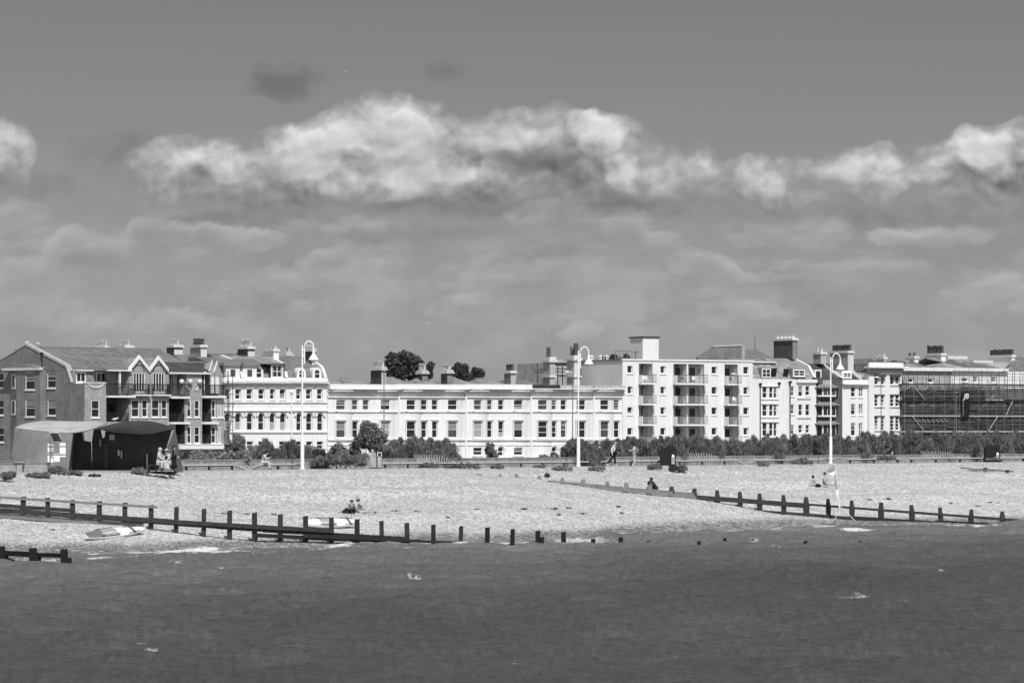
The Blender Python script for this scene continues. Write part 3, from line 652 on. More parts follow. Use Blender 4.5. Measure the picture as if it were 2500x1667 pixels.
# ================================================================ the brick flats on the left
def brick_flats():
    A = math.radians(45)
    f = Fac(206, 432, A); g = Fac(206, 432, A-math.pi/2)          # f: front to the right of the corner, g: gable end to its left
    t = f.root('brick_apartment_block', 'long brick block of flats with a big gable end and balconies, left end', 'building')
    w = lambda y, x=230: f.w(x, y)
    # gable end ------------------------------------------------------------
    W = [('sash', 0, 912, 8, 946), ('sash', 116, 911, 135, 946), ('sash', 117, 977, 135, 1013), ('sash', 0, 978, 8, 1012), ('sash', 0, 1045, 9, 1078)]
    holes = []
    for st, x0, y0, x1, y1 in W:
        q = pxwin(g, x0-(12 if x0 == 0 else 0), y0, x1, y1); holes.append(q); window(g, t, *q, rev=.14, cover=R.choice(CV))
    ul = g.u(-150); wl = g.w(206, 936)
    wall(g, t, 'mid_brick', ul, g.u(163), 0, g.w(163, 905), holes, rev=.14, solid=False, name='gable_wall'); wall(g, t, 'mid_brick', g.u(163)+.003, -.01, 0, wl, [], rev=.14, solid=False, name='gable_wall')
    # peak of the gable (solid prism) following the mansard outline
    out = [(172, 936), (172, 934), (160, 896), (61, 843), (-40, 905), (-52, 936)]
    prism_part(g, t, 'mid_brick', 'gable_peak', [(162.7, 904.9), (160, 896), (61, 843), (-40, 904.9)], .0, .5); prism_part(g, t, 'mid_brick', 'gable_peak', [(163.2, 935.9), (163.2, 906), (171.5, 934), (172, 935.9)], .0, .4)
    for (xa, ya), (xb, yb) in zip(out[1:], out[2:]):
        b = g.mb(); p, q = Vector(g.P(xa, ya, -.08)), Vector(g.P(xb, yb, -.08)); n = Vector((0, 0, .28))
        b.prism([p, q, q+n, p+n], (0, .75, 0)); b.build('parapet_coping', 'grey_render', t)
    bay = g.mb(); x0, x1 = g.u(25), g.u(99); v = -.9
    W2 = [pxwin(g, 63, 909, 84, 950, v), pxwin(g, 63, 976, 84, 1016, v)]
    ua, ub = g.u(40, v), g.u(98, v); wt = g.w(60, 900, v)
    wall(g, t, 'mid_brick', ua, ub, 0, wt, W2, v=v, rev=.14, back=0, name='bay_wall')
    for q in W2: window(g, t, *q, v=v, rev=.14, cover=('blind', .4), surround=0)
    b = g.mb(); b.prism([(x0, 0, 0), (ua, v, 0), (ua+.01, 0, 0)], (0, 0, wt)); b.build('bay_side', 'mid_brick', t)
    # slit windows in the canted side of the bay
    for ya, yb in ((913, 949), (977, 1013)):
        b = g.mb(); p = Vector((x0, 0, 0)).lerp(Vector((ua, v, 0)), .22); q = Vector((x0, 0, 0)).lerp(Vector((ua, v, 0)), .85)
        z0, z1 = g.w(38, yb, v), g.w(38, ya, v); n = Vector((-(q-p).y, (q-p).x, 0)).normalized()*-.04
        p, q = p-n*0, q-n*0; nn = Vector(((q-p).y, -(q-p).x, 0)).normalized()*.04
        b.prism([p+Vector((0,0,z0)), q+Vector((0,0,z0)), q+Vector((0,0,z1)), p+Vector((0,0,z1))], nn); wi = b.build('window', 'white_paint', t)
        b = g.mb(); P_, Q_ = p.lerp(q, .2), p.lerp(q, .85); b.prism([P_+Vector((0,0,z0+.2)), Q_+Vector((0,0,z0+.2)), Q_+Vector((0,0,z1-.1)), P_+Vector((0,0,z1-.1))], nn*1.3); b.build('pane', 'glass', wi)
    band(g, t, 'cream_render', x0-.2, ub+.15, g.w(60, 904, v), g.w(60, 898, v), .25, v=v, name='bay_lintel')
    b = g.mb(); n = 12; pts = [(x0-.1, -1.0, wt)]+[(x0+(ub-x0)*i/n, -1.0, wt+.03+.55*math.sin(math.pi*i/n)) for i in range(n+1)]+[(ub+.1, -1.0, wt)]
    b.prism(pts, (0, 1.0, 0)); b.build('bay_roof', 'lead', t)
    pipe(g, t, 103, 866, 1000, m='dark_paint')
    # front ------------------------------------------------------------------
    F0, F1 = .0, f.u(517)
    def seg(xa, xb, ytop, wins, v=0, m='light_brick', yb=None, loggias=(), nm='wall', back=8, solid=True):
        hs = []
        for q in wins:
            st, a, c, d, e = q[:5]; h = pxwin(f, a, c, d, e, v); hs.append(h); window(f, t, *h, v=v, rev=.12, style=st, cover=R.choice(CV), fw=.09)
        for a, c, d, e in loggias:
            h = pxwin(f, a, c, d, e, v); h[0] = max(h[0], f.u(xa, v)+.02); hs.append(h)
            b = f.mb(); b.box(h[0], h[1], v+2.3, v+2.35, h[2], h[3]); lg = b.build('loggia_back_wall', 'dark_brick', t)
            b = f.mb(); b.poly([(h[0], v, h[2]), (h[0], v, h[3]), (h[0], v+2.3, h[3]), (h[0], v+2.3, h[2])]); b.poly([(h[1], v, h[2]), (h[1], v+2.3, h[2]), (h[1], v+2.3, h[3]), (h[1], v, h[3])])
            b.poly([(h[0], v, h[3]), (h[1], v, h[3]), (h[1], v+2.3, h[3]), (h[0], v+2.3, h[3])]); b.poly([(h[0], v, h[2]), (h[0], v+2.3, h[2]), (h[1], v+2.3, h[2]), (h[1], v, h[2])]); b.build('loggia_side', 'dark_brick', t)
            um = (h[0]*.3+h[1]*.7); b = f.mb(); b.box(um-.5, um+.45, v+2.2, v+2.295, h[2]+.05, h[2]+2.1); b.build('loggia_door', 'glass', t)
            railing(f, t, h[0]+.05, h[1]-.05, h[2], h[2]+1.0, v+.05)
        return wall(f, t, m, f.u(xa, v), f.u(xb, v), 0 if yb is None else f.w(xa, yb, v), f.w((xa+xb)/2, ytop, v), hs, v=v, rev=.12, back=v+back, name=nm, solid=solid)
    seg(206.2, 259, 936, [('sash', 224, 978, 240, 1018)], solid=False)
    b = f.mb(); b.poly([(0, .0, w(936)), (f.u(259), 0, w(936)), (f.u(259), 2.5, w(936)), (0, 2.5, w(936))]); b.build('roof_terrace', 'lead', t)
    s = f.mb(); n = 14; ua, ub = f.u(214), f.u(253)
    for i in range(n):       # scooped coping of the roof terrace
        a, c = i/n, (i+1)/n; z = lambda q: w(936)-.55*max(0, math.sin(math.pi*q))**.4
        s.prism([(ua+(ub-ua)*a, -.10, z(a)), (ua+(ub-ua)*c, -.10, z(c)), (ua+(ub-ua)*c, -.10, z(c)+.2), (ua+(ub-ua)*a, -.10, z(a)+.2)], (0, .09, 0))
    s.build('scooped_coping', 'cream_render', t)
    b = f.mb(); b.box(f.u(206), f.u(259), -.06, .3, w(936)+.002, w(936)+.15); b.build('parapet_coping', 'cream_render', t)
    # mansard dormer storey, set back
    v = 2.45
    hs = [pxwin(f, 187, 909, 207, 933, v), pxwin(f, 236, 910, 256, 933, v)]
    um0, um1 = .3, f.u(262, v)
    wall(f, t, 'pale_slate', um0, um1, w(936)-.1, f.w(230, 905, v), hs, v=v, rev=.1, back=8, name='mansard_wall')
    for h in hs: window(f, t, *h, v=v, rev=.1, style='double', fw=.14)
    band(f, t, 'white_paint', .5, um1+.3, f.w(230, 906, v), f.w(230, 903, v), .35, v=v, name='gutter')
    # loggia column 1
    seg(259, 317, 966, [], loggias=[(260, 971, 316, 1028)])
    def slab(xa, xb, y0, y1, v=0, pr=.55):
        b = f.mb(); b.box(f.u(xa, v), f.u(xb, v), v-pr, v+.01, f.w(xa, y1, v), f.w(xa, y0, v)); return b.build('balcony_slab', 'white_paint', t)
    slab(259, 324, 965.5, 970); railing(f, t, f.u(259)+.1, f.u(322), w(963, 290), w(937, 290), -.45)
    wall(f, t, 'light_brick', f.u(262, 2), f.u(317, 2), w(966, 290), w(905, 290), [], v=2.0, back=8, name='upper_wall')
    b = f.mb(); u = f.u(291); b.box(u-.1, u+.1, -.2, 0, w(963, 291), w(906, 291)); b.build('post', 'white_paint', t)
    band(f, t, 'white_paint', f.u(259), f.u(318), w(906, 290), w(903, 290), .4, name='gutter')
    # twin gables
    seg(315.5, 412, 907, [('french', 327, 911, 351, 960), ('french', 375, 911, 399, 960), ('sash', 322, 977, 337, 1017), ('sash', 347, 977, 358, 1017), ('sash', 371, 977, 386, 1017), ('sash', 395, 977, 405, 1017)])
    for pts in ([(315.5, 907), (341, 875), (366, 907)], [(366, 907), (388, 877), (412, 907)]):
        prism_part(f, t, 'light_brick', 'gable', pts, 0, .35)
        for (xa, ya), (xb, yb) in zip(pts, pts[1:]):
            b = f.mb(); p, q = Vector(f.P(xa, ya, -.25)), Vector(f.P(xb, yb, -.25)); n = Vector((0, 0, .42)); b.prism([p-n*.15, q-n*.15, q+n, p+n], (0, .24, 0)); b.build('bargeboard', 'white_paint', t)
        a, m_, c = [Vector(f.P(x, y, .3)) for x, y in pts]; b = f.mb(); up = Vector((0, 0, .12)); bk = Vector((0, 4.5, 0))
        b.add([a+up, m_+up, m_+up+bk, a+up+bk, c+up, c+up+bk], [(0,1,2,3), (1,4,5,2), (3,2,5)]); b.build('gable_roof', 'pale_slate', t)
    for x0, x1 in ((325, 361), (370, 409)): railing(f, t, f.u(x0), f.u(x1), w(963, 350), w(938, 350), -.5, ends=(-.02, -.02)); slab(x0-1, x1+1, 963, 966, pr=.6)
    for xc in (339, 387):
        b = f.mb(); u = f.u(xc); z = f.w(xc, 907); n = 10; r = .75
        for i in range(n): 
            a, c = math.pi*i/n, math.pi*(i+1)/n; b.prism([(u+r*math.cos(a), -.05, z+r*math.sin(a)), (u+r*math.cos(c), -.05, z+r*math.sin(c)), (u+(r+.14)*math.cos(c), -.05, z+(r+.14)*math.sin(c)), (u+(r+.14)*math.cos(a), -.05, z+(r+.14)*math.sin(a))], (0, .049, 0))
        b.build('brick_arch', 'dark_brick', t)
    # loggia column 2
    seg(412, 456, 968, [('sash', 452, 978, 459.5, 1017)][:0], loggias=[(413, 974, 448, 1029), (430, 1037, 449, 1082)])
    slab(412, 458, 968, 972.5); slab(412, 458, 1030, 1035)
    railing(f, t, f.u(413), f.u(457), w(965, 430), w(938, 430), -.45)
    hs = [pxwin(f, 414, 916, 421, 962, 1.6), pxwin(f, 432, 916, 441, 950, 1.6), pxwin(f, 453, 916, 460, 950, 1.6)]
    wall(f, t, 'cream_render', f.u(412.3, 1.6), f.u(462, 1.6), w(968, 430), w(911, 430), hs, v=1.6, back=8, rev=.1, name='upper_wall')
    for h in hs: window(f, t, *h, v=1.6, rev=.1, style='double', sill=False)
    seg(456, 493, 911, [('sash', 455, 978, 461.5, 1017)][:0]+[('sash', 475, 978, 485, 1017), ('sash', 457.5, 1042, 464, 1081), ('sash', 475, 1042, 485, 1081), ('sash', 457.5, 978, 464, 1017)])
    for xa, xb in ((454, 464), (473, 484)):
        b = f.mb(); n = 8; u0, u1 = f.u(xa), f.u(xb); z = lambda q: w(944, 470)-.5*math.sin(math.pi*q)**.5
        for i in range(n): a, c = i/n, (i+1)/n; b.prism([(u0+(u1-u0)*a, -.12, z(a)), (u0+(u1-u0)*c, -.12, z(c)), (u0+(u1-u0)*c, -.12, z(c)+.22), (u0+(u1-u0)*a, -.12, z(a)+.22)], (0, .11, 0))
        b.build('scooped_coping', 'cream_render', t)
    for xc in (443, 464, 487): 
        b = f.mb(); b.ball((f.u(xc, -.2), -.25, f.w(xc, 932)), .33); b.build('stone_ball', 'cream_render', t, smooth=True)
    # loggia column 3
    seg(493, 546, 966, [('double', 532, 978, 536, 1018), ('double', 540, 978, 544, 1018), ('sash', 517, 978, 524, 1018), ('sash', 517, 1042, 524, 1081), ('double', 532, 1042, 536, 1081)], loggias=[(494, 975, 514, 1028), (494, 1038, 514, 1081)])
    slab(493, 546, 966, 971); slab(493, 527, 1030, 1035)
    railing(f, t, f.u(496), f.u(546), w(964, 520), w(940, 520), -.5, ends=(1, 1))
    wall(f, t, 'light_brick', f.u(495, 2.2), f.u(543, 2.2), w(966, 520), w(909, 520), [], v=2.2, back=8, name='upper_wall')
    for xa, xm, xb, yt in ((511, 519, 526, 885), (523, 531, 538, 887)):
        prism_part(f, t, 'light_brick', 'gable', [(xa, 940), (xa, 911), (xm, yt), (xb, 911), (xb, 940)], .6, 1.3)
        b = f.mb(); p, q = Vector(f.P(xa, 911, .45)), Vector(f.P(xm, yt, .45)); n = Vector((0, 0, .35)); b.prism([p, q, q+n, p+n], (0, .14, 0)); b.build('bargeboard', 'white_paint', t)
        b = f.mb(); u = f.u(xm, .5); b.box(u-.25, u+.25, .5, .598, w(960, 520), w(920, 520)); b.build('window', 'white_paint', t)
    pipe(f, t, 498.5, 913, 965, m='white_paint', v=.3)
    b = f.mb(); b.box(f.u(427), f.u(552), -1.0, -.02, w(1096, 480), w(1087, 480)); b.build('terrace_slab', 'white_paint', t)
    # roofs
    def slope(pts, m='slate', name='roof'):
        b = f.mb(); b.poly([f.P(x, y, v) for x, y, v in pts]); a = [f.P(x, y, v) for x, y, v in pts]; b.poly([(p[0], p[1]+.02, p[2]-.18) for p in reversed(a)])
        return b.build(name, m, t)
    vk, vr = -g.u(160), -g.u(61); zk, zr = g.w(160, 899), g.w(61, 846)
    b = f.mb(); b.prism([(.45, vk-.6, zk-.35), (.45, vr, zr), (.45, 2*vr-vk, zk-.35)], (f.u(392, vr)-.45, 0, 0)); o = b.build('roof', 'slate', t)
    r = f.mb(); r.tube([(.4, vr, zr+.02), (f.u(392, vr), vr, zr+.02)], .12, 6); r.build('ridge', 'lead', o)
    def roofpoly(ul, ur, url, urr, ze, zr, v0, vr, m='slate', name='roof'):
        b = f.mb(); A_, B_, C_, D_ = (ul, v0, ze), (ur, v0, ze), (urr, vr, zr), (url, vr, zr); vb = 2*vr-v0
        b.add([A_, B_, C_, D_, (ul, vb, ze), (ur, vb, ze)], [(0,1,2,3), (3,2,5,4), (0,4,5,1), (0,3,4), (1,5,2)]); o = b.build(name, m, t)
        r = f.mb(); r.tube([D_, C_], .12, 6); r.build('ridge', 'lead', o); return o
    roofpoly(f.u(258, -.2), f.u(318, -.2), f.u(238, 3.6), f.u(330, 3.6), w(904, 290), f.w(300, 878, 3.6), -.2, 3.6, 'slate')
    roofpoly(f.u(405, -.2), f.u(517, -.2), f.u(385, 4.2), f.u(500, 4.2), w(910, 470), f.w(450, 884, 4.2), -.2, 4.2, 'dark_slate')
    band(f, t, 'white_paint', f.u(410), f.u(512), w(913, 470), w(909.5, 470), .35, name='gutter')
    for xb, yb_, xt, yt_ in ((237, 880, 257, 905), (415, 889, 448, 909)): pass
brick_flats()
# roofs and chimneys of the street behind the brick flats
def back_house(name, label, px0, px1, Zoff, yeave, yridge, chims, m='slate', hl=0, hr=0, wallm='light_brick', dep=9, group='houses in the street behind', parapet=None):
    Zc = Zb(px0)+Zoff; f = Fac(px0, Zc, ANG); t = f.root(name, label, 'house', group)
    u1 = f.u(px1); we = f.w((px0+px1)/2, yeave); wr = f.w((px0+px1)/2, yridge, dep/2)
    wall(f, t, wallm, 0, u1, 0, we, [], back=dep)
    roof(f, t, m, -.1, u1+.1, we, wr, -.3, dep+.3, hl, hr)
    for c in chims:
        kw = dict(c[-1]); chimney(f, t, *c[:-1], **kw)
    return f, t
back_house('house', 'slate roofed house with two tall clay pot stacks behind the brick flats', 212, 335, 30, 880, 862, [(1, 221, 256, 265, 851, 880, dict(pots=7, pot='clay_pot', cap='slab', ph=1.0)), (1, 280, 306, 325, 849, 880, dict(pots=6, m='cream_render', cap='slab', ph=.8))])
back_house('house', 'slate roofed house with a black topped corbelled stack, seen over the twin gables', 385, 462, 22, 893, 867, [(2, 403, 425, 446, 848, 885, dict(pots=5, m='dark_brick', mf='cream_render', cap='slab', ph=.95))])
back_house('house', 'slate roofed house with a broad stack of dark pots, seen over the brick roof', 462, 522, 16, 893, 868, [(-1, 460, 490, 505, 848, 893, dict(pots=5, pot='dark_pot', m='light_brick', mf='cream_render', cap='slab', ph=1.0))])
# ================================================================ three stucco houses with mansards and dormers
def mansard_houses():
    segs = [(524, 597, 'white stucco mansard house with two arched dormers, scaffold on its left edge'), (597, 705, 'white stucco mansard house with a square two-light dormer and a tall white chimney'), (705, 799.5, 'white stucco mansard house with two small arched dormers behind the tall lamp post')]
    top_w = {524: [(550, 951, 560, 974), (575, 951, 586, 974)], 597: [(603, 951, 614, 974), (632, 951, 643, 974), (660, 951, 669, 974), (684, 951, 695, 974)], 705: [(724, 951, 733, 974), (748, 951, 759, 974), (775, 951, 785, 974)]}
    mid_w = {524: [(550, 1009, 560, 1049), (575.5, 1009, 586.5, 1049)], 597: [(604, 1009, 615, 1049), (632, 1009, 643, 1049), (660, 1009, 670, 1050), (685, 1009, 696, 1050)], 705: [(725, 1009, 734, 1050), (749, 1009, 760, 1050), (776, 1009, 786.5, 1050)]}
    low_w = {524: [], 597: [(604, 1078, 616, 1094), (632, 1078, 645, 1094), (683, 1078, 696, 1094)], 705: [(724, 1078, 736, 1094), (749, 1078, 761, 1094), (775, 1078, 787, 1094)]}
    for x0, x1, lab in segs:
        f = Fac(x0, Zb(x0, .3), ANG); t = f.root('terraced_house', lab, 'house', 'stucco houses with mansard roofs')
        u1 = f.u(x1); xm = (x0+x1)/2; w = lambda y: f.w(xm, y)
        hs = []
        for q in top_w[x0]: h = pxwin(f, *q); hs.append(h); window(f, t, *h, rev=.3, cover=R.choice(CV), surround=.12, fw=.08)
        for q in mid_w[x0]: h = pxwin(f, *q); hs.append(h+[True]); window(f, t, *h, rev=.3, arch=True, style='arch', fw=.08, cover=None if R.random() < .6 else ('net', .45))
        for q in low_w[x0]: h = pxwin(f, *q); hs.append(h); window(f, t, *h, rev=.3, surround=0)
        ul = 0 if x0 != 524 else f.u(546)
        wall(f, t, 'white_render', ul if x0 != 524 else 0, u1, 0, w(924), hs, rev=.3, back=7)
        for y0, y1, pr in ((922, 930, .12), (932, 935, .62), (936, 939, .35), (980.5, 983, .16), (1001, 1003.5, .28), (1005, 1006.5, .14), (1053, 1056, .18)):
            band(f, t, 'white_render', 0, u1, w(y1), w(y0), pr, name='cornice' if y0 < 940 else 'string_course')
        # small consoles between the arched windows
        for q in mid_w[x0]:
            for xx in (q[0]-5, q[2]+5):
                b = f.mb(); u = f.u(xx); b.box(u-.12, u+.12, -.22, .01, w(1016), w(1007)); b.build('console', 'white_render', t)
            b = f.mb(); h = pxwin(f, *q); r = (h[1]-h[0])/2; cx = (h[0]+h[1])/2; zc = h[3]-r
            for i in range(10):
                a, c = math.pi*i/10, math.pi*(i+1)/10; b.prism([(cx+(r+.02)*math.cos(a), -.07, zc+(r+.02)*math.sin(a)), (cx+(r+.02)*math.cos(c), -.07, zc+(r+.02)*math.sin(c)), (cx+(r+.2)*math.cos(c), -.07, zc+(r+.2)*math.sin(c)), (cx+(r+.2)*math.cos(a), -.07, zc+(r+.2)*math.sin(a))], (0, .069, 0))
            b.build('hood_mould', 'white_render', t)
        # mansard: steep lower slope then shallow upper slope
        yk = {524: 888, 597: 890, 705: 897}[x0]; yr = {524: 872, 597: 870, 705: 870}[x0]
        zb_, zk, zr = w(924), f.w(xm, yk, 1.7), f.w(xm, yr, 6.5)
        ua, ub = (0 if x0 != 524 else f.u(530)), u1
        b = f.mb(); sec = [(.35, zb_-.1), (.8, zb_+(zk-zb_)*.45), (1.2, zb_+(zk-zb_)*.8), (1.7, zk), (6.5, zr), (12, zk), (12, zb_-.1)]
        b.prism([(ua, v, z) for v, z in sec], (ub-ua, 0, 0)); rf = b.build('mansard_roof', 'slate' if x0 != 597 else 'pale_slate', t)
        # raised party wall on the right, following the section
        b = f.mb(); s2 = [(v-.25, z+.28) for v, z in sec[:5]]+[(12, zk+.2), (12, zb_)]
        b.prism([(u1-.38, v, z) for v, z in s2], (.36, 0, 0)); b.build('party_wall', 'white_render', t)
        def dorm(xa, xb, ya, yb_, v=.3, arch=True, hood='pale'):
            h = pxwin(f, xa, ya, xb, yb_, v); b = f.mb(); r = (h[1]-h[0])/2+.32; cx = (h[0]+h[1])/2; zc = h[3]-(h[1]-h[0])/2
            n = 10; pts = [(cx-r, v, zb_), (cx-r, v, zc)]+[(cx-r*math.cos(math.pi*i/n), v, zc+r*math.sin(math.pi*i/n)) for i in range(1, n)]+[(cx+r, v, zc), (cx+r, v, zb_)]
            b.prism(pts, (0, 1.5, 0)); d = b.build('dormer', 'white_render', t)
            b = f.mb(); rr = (h[1]-h[0])/2; p2 = [(cx-rr, v-.04, h[2]), (cx+rr, v-.04, h[2])]+[(cx+rr*math.cos(math.pi*i/n), v-.04, zc+rr*math.sin(math.pi*i/n)) for i in range(n+1)]; b.prism(p2, (0, .03, 0)); b.build('pane', 'glass', d)
            b = f.mb(); zm = (h[2]+h[3])/2; b.box(cx-rr, cx+rr, v-.07, v-.042, zm-.04, zm+.04); b.build('glazing_bar', 'white_paint', d)
            return h, cx, zc
        if x0 == 524:
            for xa, xb in ((564, 572), (605, 613)):
                h = pxwin(f, xa, 903, xb, 918, .2); cx = (h[0]+h[1])/2; z1 = f.w(xa, 893, .2)
                b = f.mb(); b.box(cx-.95, cx+.95, .2, 1.9, zb_, z1); d = b.build('dormer', 'white_render', t)
                b = f.mb(); b.box(h[0], h[1], .16, .195, h[2], h[3]); b.build('pane', 'glass_pale', d)
                b = f.mb(); n = 10; b.prism([(cx-1.35, -.1, z1)]+[(cx-1.35*math.cos(math.pi*i/n), -.1, z1+.12+.75*math.sin(math.pi*i/n)) for i in range(n+1)]+[(cx+1.35, -.1, z1)], (0, 2.4, 0)); b.build('dormer_roof', 'lead', d)
        elif x0 == 597:
            dorm(627, 635, 901, 919)
            h = pxwin(f, 663, 892, 689, 921, .1); b = f.mb(); b.box(h[0]-.12, h[1]+.12, .2, 4, h[2]-.1, h[3]+.1); d = b.build('dormer', 'dark_slate', t)
            window(f, d, h[0], h[1], h[2], h[3], v=-.02, rev=.2, style='sash4', fw=.12, sill=False, cover=('curtain', .3)).name = 'window'
            b = f.mb(); b.box(h[0]-1.5, h[1]+.7, -.25, 4, h[3]+.1, h[3]+.26); b.build('dormer_roof', 'lead', d)
        else:
            dorm(732, 739, 905, 919); dorm(770, 777, 904, 921)
        if x0 == 597: chimney(f, t, 3.5, 640, 668, 681, 858, 885, pots=6, m='white_render', cap='slab', ph=.7)
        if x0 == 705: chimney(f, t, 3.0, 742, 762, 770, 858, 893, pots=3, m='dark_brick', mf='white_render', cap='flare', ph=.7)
    back_house('house', 'house with a dark corbelled stack of tall pots, behind the mansard with arched dormers', 545, 625, 24, 888, 864, [(1, 576, 605, 622, 852, 885, dict(pots=7, pot='clay_pot', m='dark_brick', mf='cream_render', cap='slab', ph=1.1))])
    back_house('house', 'house with three pale pots on a low stack, behind the lamp post mansard', 668, 742, 26, 885, 872, [(1, 690, 700, 715, 869, 880, dict(pots=3, m='cream_render', cap='flare', ph=.9))])
mansard_houses()
def scaffold_left():
    f = Fac(540, Zb(540, -2.0), ANG); t = f.root('scaffolding', 'thin scaffold tower up the left edge of the mansard houses', 'scaffolding')
    for x in (541, 555, 568):
        for v in (0, 1.2):
            b = f.mb(); u = f.u(x, 0); b.tube([(u, v, 0), (u, v, f.w(x, 905))], .04, 5); b.build('upright', 'dark_tube', t)
    for y in (918, 940, 962, 985, 1005, 1028, 1050):
        b = f.mb(); b.tube([(f.u(538), 0, f.w(550, y)), (f.u(571), 0, f.w(550, y))], .04, 5); b.build('rail', 'dark_tube', t)
    b = f.mb(); b.box(f.u(538), f.u(571), .1, 1.1, f.w(550, 1029), f.w(550, 1026.5)); b.build('platform', 'plank', t)
    for a, c in (((556, 1070), (572, 980)), ((544, 1070), (563, 1030))):
        b = f.mb(); b.tube([(f.u(a[0]), 0, f.w(*a)), (f.u(c[0]), 0, f.w(*c))], .035, 5); b.build('brace', 'dark_tube', t)
scaffold_left()
# ================================================================ the long white terrace with shallow bows
def terrace():
    H = [ # x0, x1, label, windows (glass columns), bows
     (800, 970, 'white two-bowed terrace house at the left end, beside the mansards', [(822,842),(861,872),(887,899),(931,951)], [(803,860),(912,966)]),
     (970, 1134, 'white bowed terrace house, second from the left, below the big tree', [(994,1013),(1029,1041),(1055.5,1067),(1095,1115)], [(975,1028),(1077,1130)]),
     (1134, 1293, 'white bowed terrace house with lace curtains, conifer and arched front door', [(1157,1176),(1190.5,1200),(1217.5,1228),(1256,1275)], [(1138,1190),(1239,1290)]),
     (1293, 1446, 'white bowed terrace house with two arched doorways and a dark missing parapet', [(1315,1335),(1348,1357),(1370,1381),(1409,1428)], [(1297,1347),(1391,1442)]),
     (1446, 1520, 'narrow white terrace house against the modern flats, stained parapet', [(1467,1485),(1499.5,1510)], [(1449,1498)])]
    for x0, x1, lab, wins, bows in H:
        f = Fac(x0, Zb(x0), ANG); t = f.root('terraced_house', lab, 'house', 'white bow-fronted terrace')
        u1 = f.u(x1); xm = (x0+x1)/2; w = lambda y: f.w(xm, y)
        bw = [(f.u(a), f.u(b)) for a, b in bows]
        def vf(u):
            for a, b in bw:
                if a < u < b: q = (u-a)/(b-a); return -.55*math.sin(math.pi*q)**.75
            return 0.0
        hs = []
        for i, (a, b) in enumerate(wins):
            wide = b-a > 15
            vv = vf(f.u((a+b)/2))
            for ya, yb_, lvl in ((977, 1000, 0), (1029, 1067.5, 1), (1093, 1110, 2)):
                if lvl == 2 and x0 < 970 and a < 900: continue
                if lvl == 2 and not wide: continue
                if lvl == 2 and x1 > 1440: continue
                h = pxwin(f, a, ya, b, yb_, vv); hs.append(h)
                st = 'sash'
                if x0 == 1446 and not wide and lvl == 0: st = 'bars'
                if x0 == 1293 and lvl == 1 and i < 2: st = 'three'
                cv = R.choice(CV)
                if lvl == 1 and (a, b) in ((931,951), (1157,1176)): cv = ('net', .97)
                if lvl == 1 and (a, b) in ((822,842), (1095,1115), (1256,1275)): cv = ('blind', .45)
                window(f, t, *h, v=vv, rev=.25, style=st, cover=cv, fw=.08, surround=.13 if lvl == 1 else 0, glass=R.choice(['glass', 'glass', 'glass_pale']))
        for a, b in {1134: [(1218, 1227)], 1293: [(1349, 1357), (1370, 1379)]}.get(x0, []):
            h = pxwin(f, a-1, 1091, b+1, 1112); h[2] = f.w(a, 1113); hs.append(h+[True]); window(f, t, *h, rev=.3, arch=True, style='arch', sill=False, fw=.1)
            bb = f.mb(); r = (h[1]-h[0])/2; cx = (h[0]+h[1])/2; zc = h[3]-r
            for i in range(10):
                p, q = math.pi*i/10, math.pi*(i+1)/10; bb.prism([(cx+(r+.1)*math.cos(p), -.1, zc+(r+.1)*math.sin(p)), (cx+(r+.1)*math.cos(q), -.1, zc+(r+.1)*math.sin(q)), (cx+(r+.35)*math.cos(q), -.1, zc+(r+.35)*math.sin(q)), (cx+(r+.35)*math.cos(p), -.1, zc+(r+.35)*math.sin(p))], (0, .099, 0))
            bb.build('door_arch', 'white_render', t)
        wtop = w(951)
        wall(f, t, 'white_render', 0, u1, 0, wtop, hs, rev=.25, vf=vf, back=8)
        # parapet, cornice and strings
        pm = 'white_render' if x0 < 1293 else 'stained_render'
        if x0 == 1293:
            band(f, t, 'netting', f.u(1293), f.u(1366), w(948), w(939.5), .25, flat=True, name='exposed_parapet'); band(f, t, 'grey_render', f.u(1366)+.01, u1, w(950), w(940.5), .2, flat=True, name='parapet')
        else: band(f, t, pm, 0, u1, w(948.5), w(938 if x0 < 1293 else 941), .7, flat=True, name='parapet')
        band(f, t, 'white_render', 0, u1, wtop, w(948.6), .92, flat=True, name='cornice')
        band(f, t, 'white_render', 0, u1, w(955.5), w(953.2), .62, vf=vf, name='string_course')
        band(f, t, 'white_render', 0, u1, w(970.5), w(967.8), .22, vf=vf, name='string_course')
        band(f, t, 'white_render', 0, u1, w(1006), w(1003.5), .16, vf=vf, name='string_course')
        band(f, t, 'white_render', 0, u1, w(1074.5), w(1071.5), .20, vf=vf, name='string_course')
        band(f, t, 'white_render', 0, u1, w(1087), w(1085.5), .10, vf=vf, name='string_course')
        if x0 > 800:
            b = f.mb(); b.box(.02, f.u(x0+4.5), -.25, .01, 0, w(957)); b.build('pilaster', 'white_render', t)
            pipe(f, t, x0-2+4, 975, 1071, v=-.05, m='cream_render', r=.04, hopper=False)
        b = f.mb(); b.box(.2, u1-.2, .3, 7.8, wtop, w(944)); b.build('roof_deck', 'lead', t)
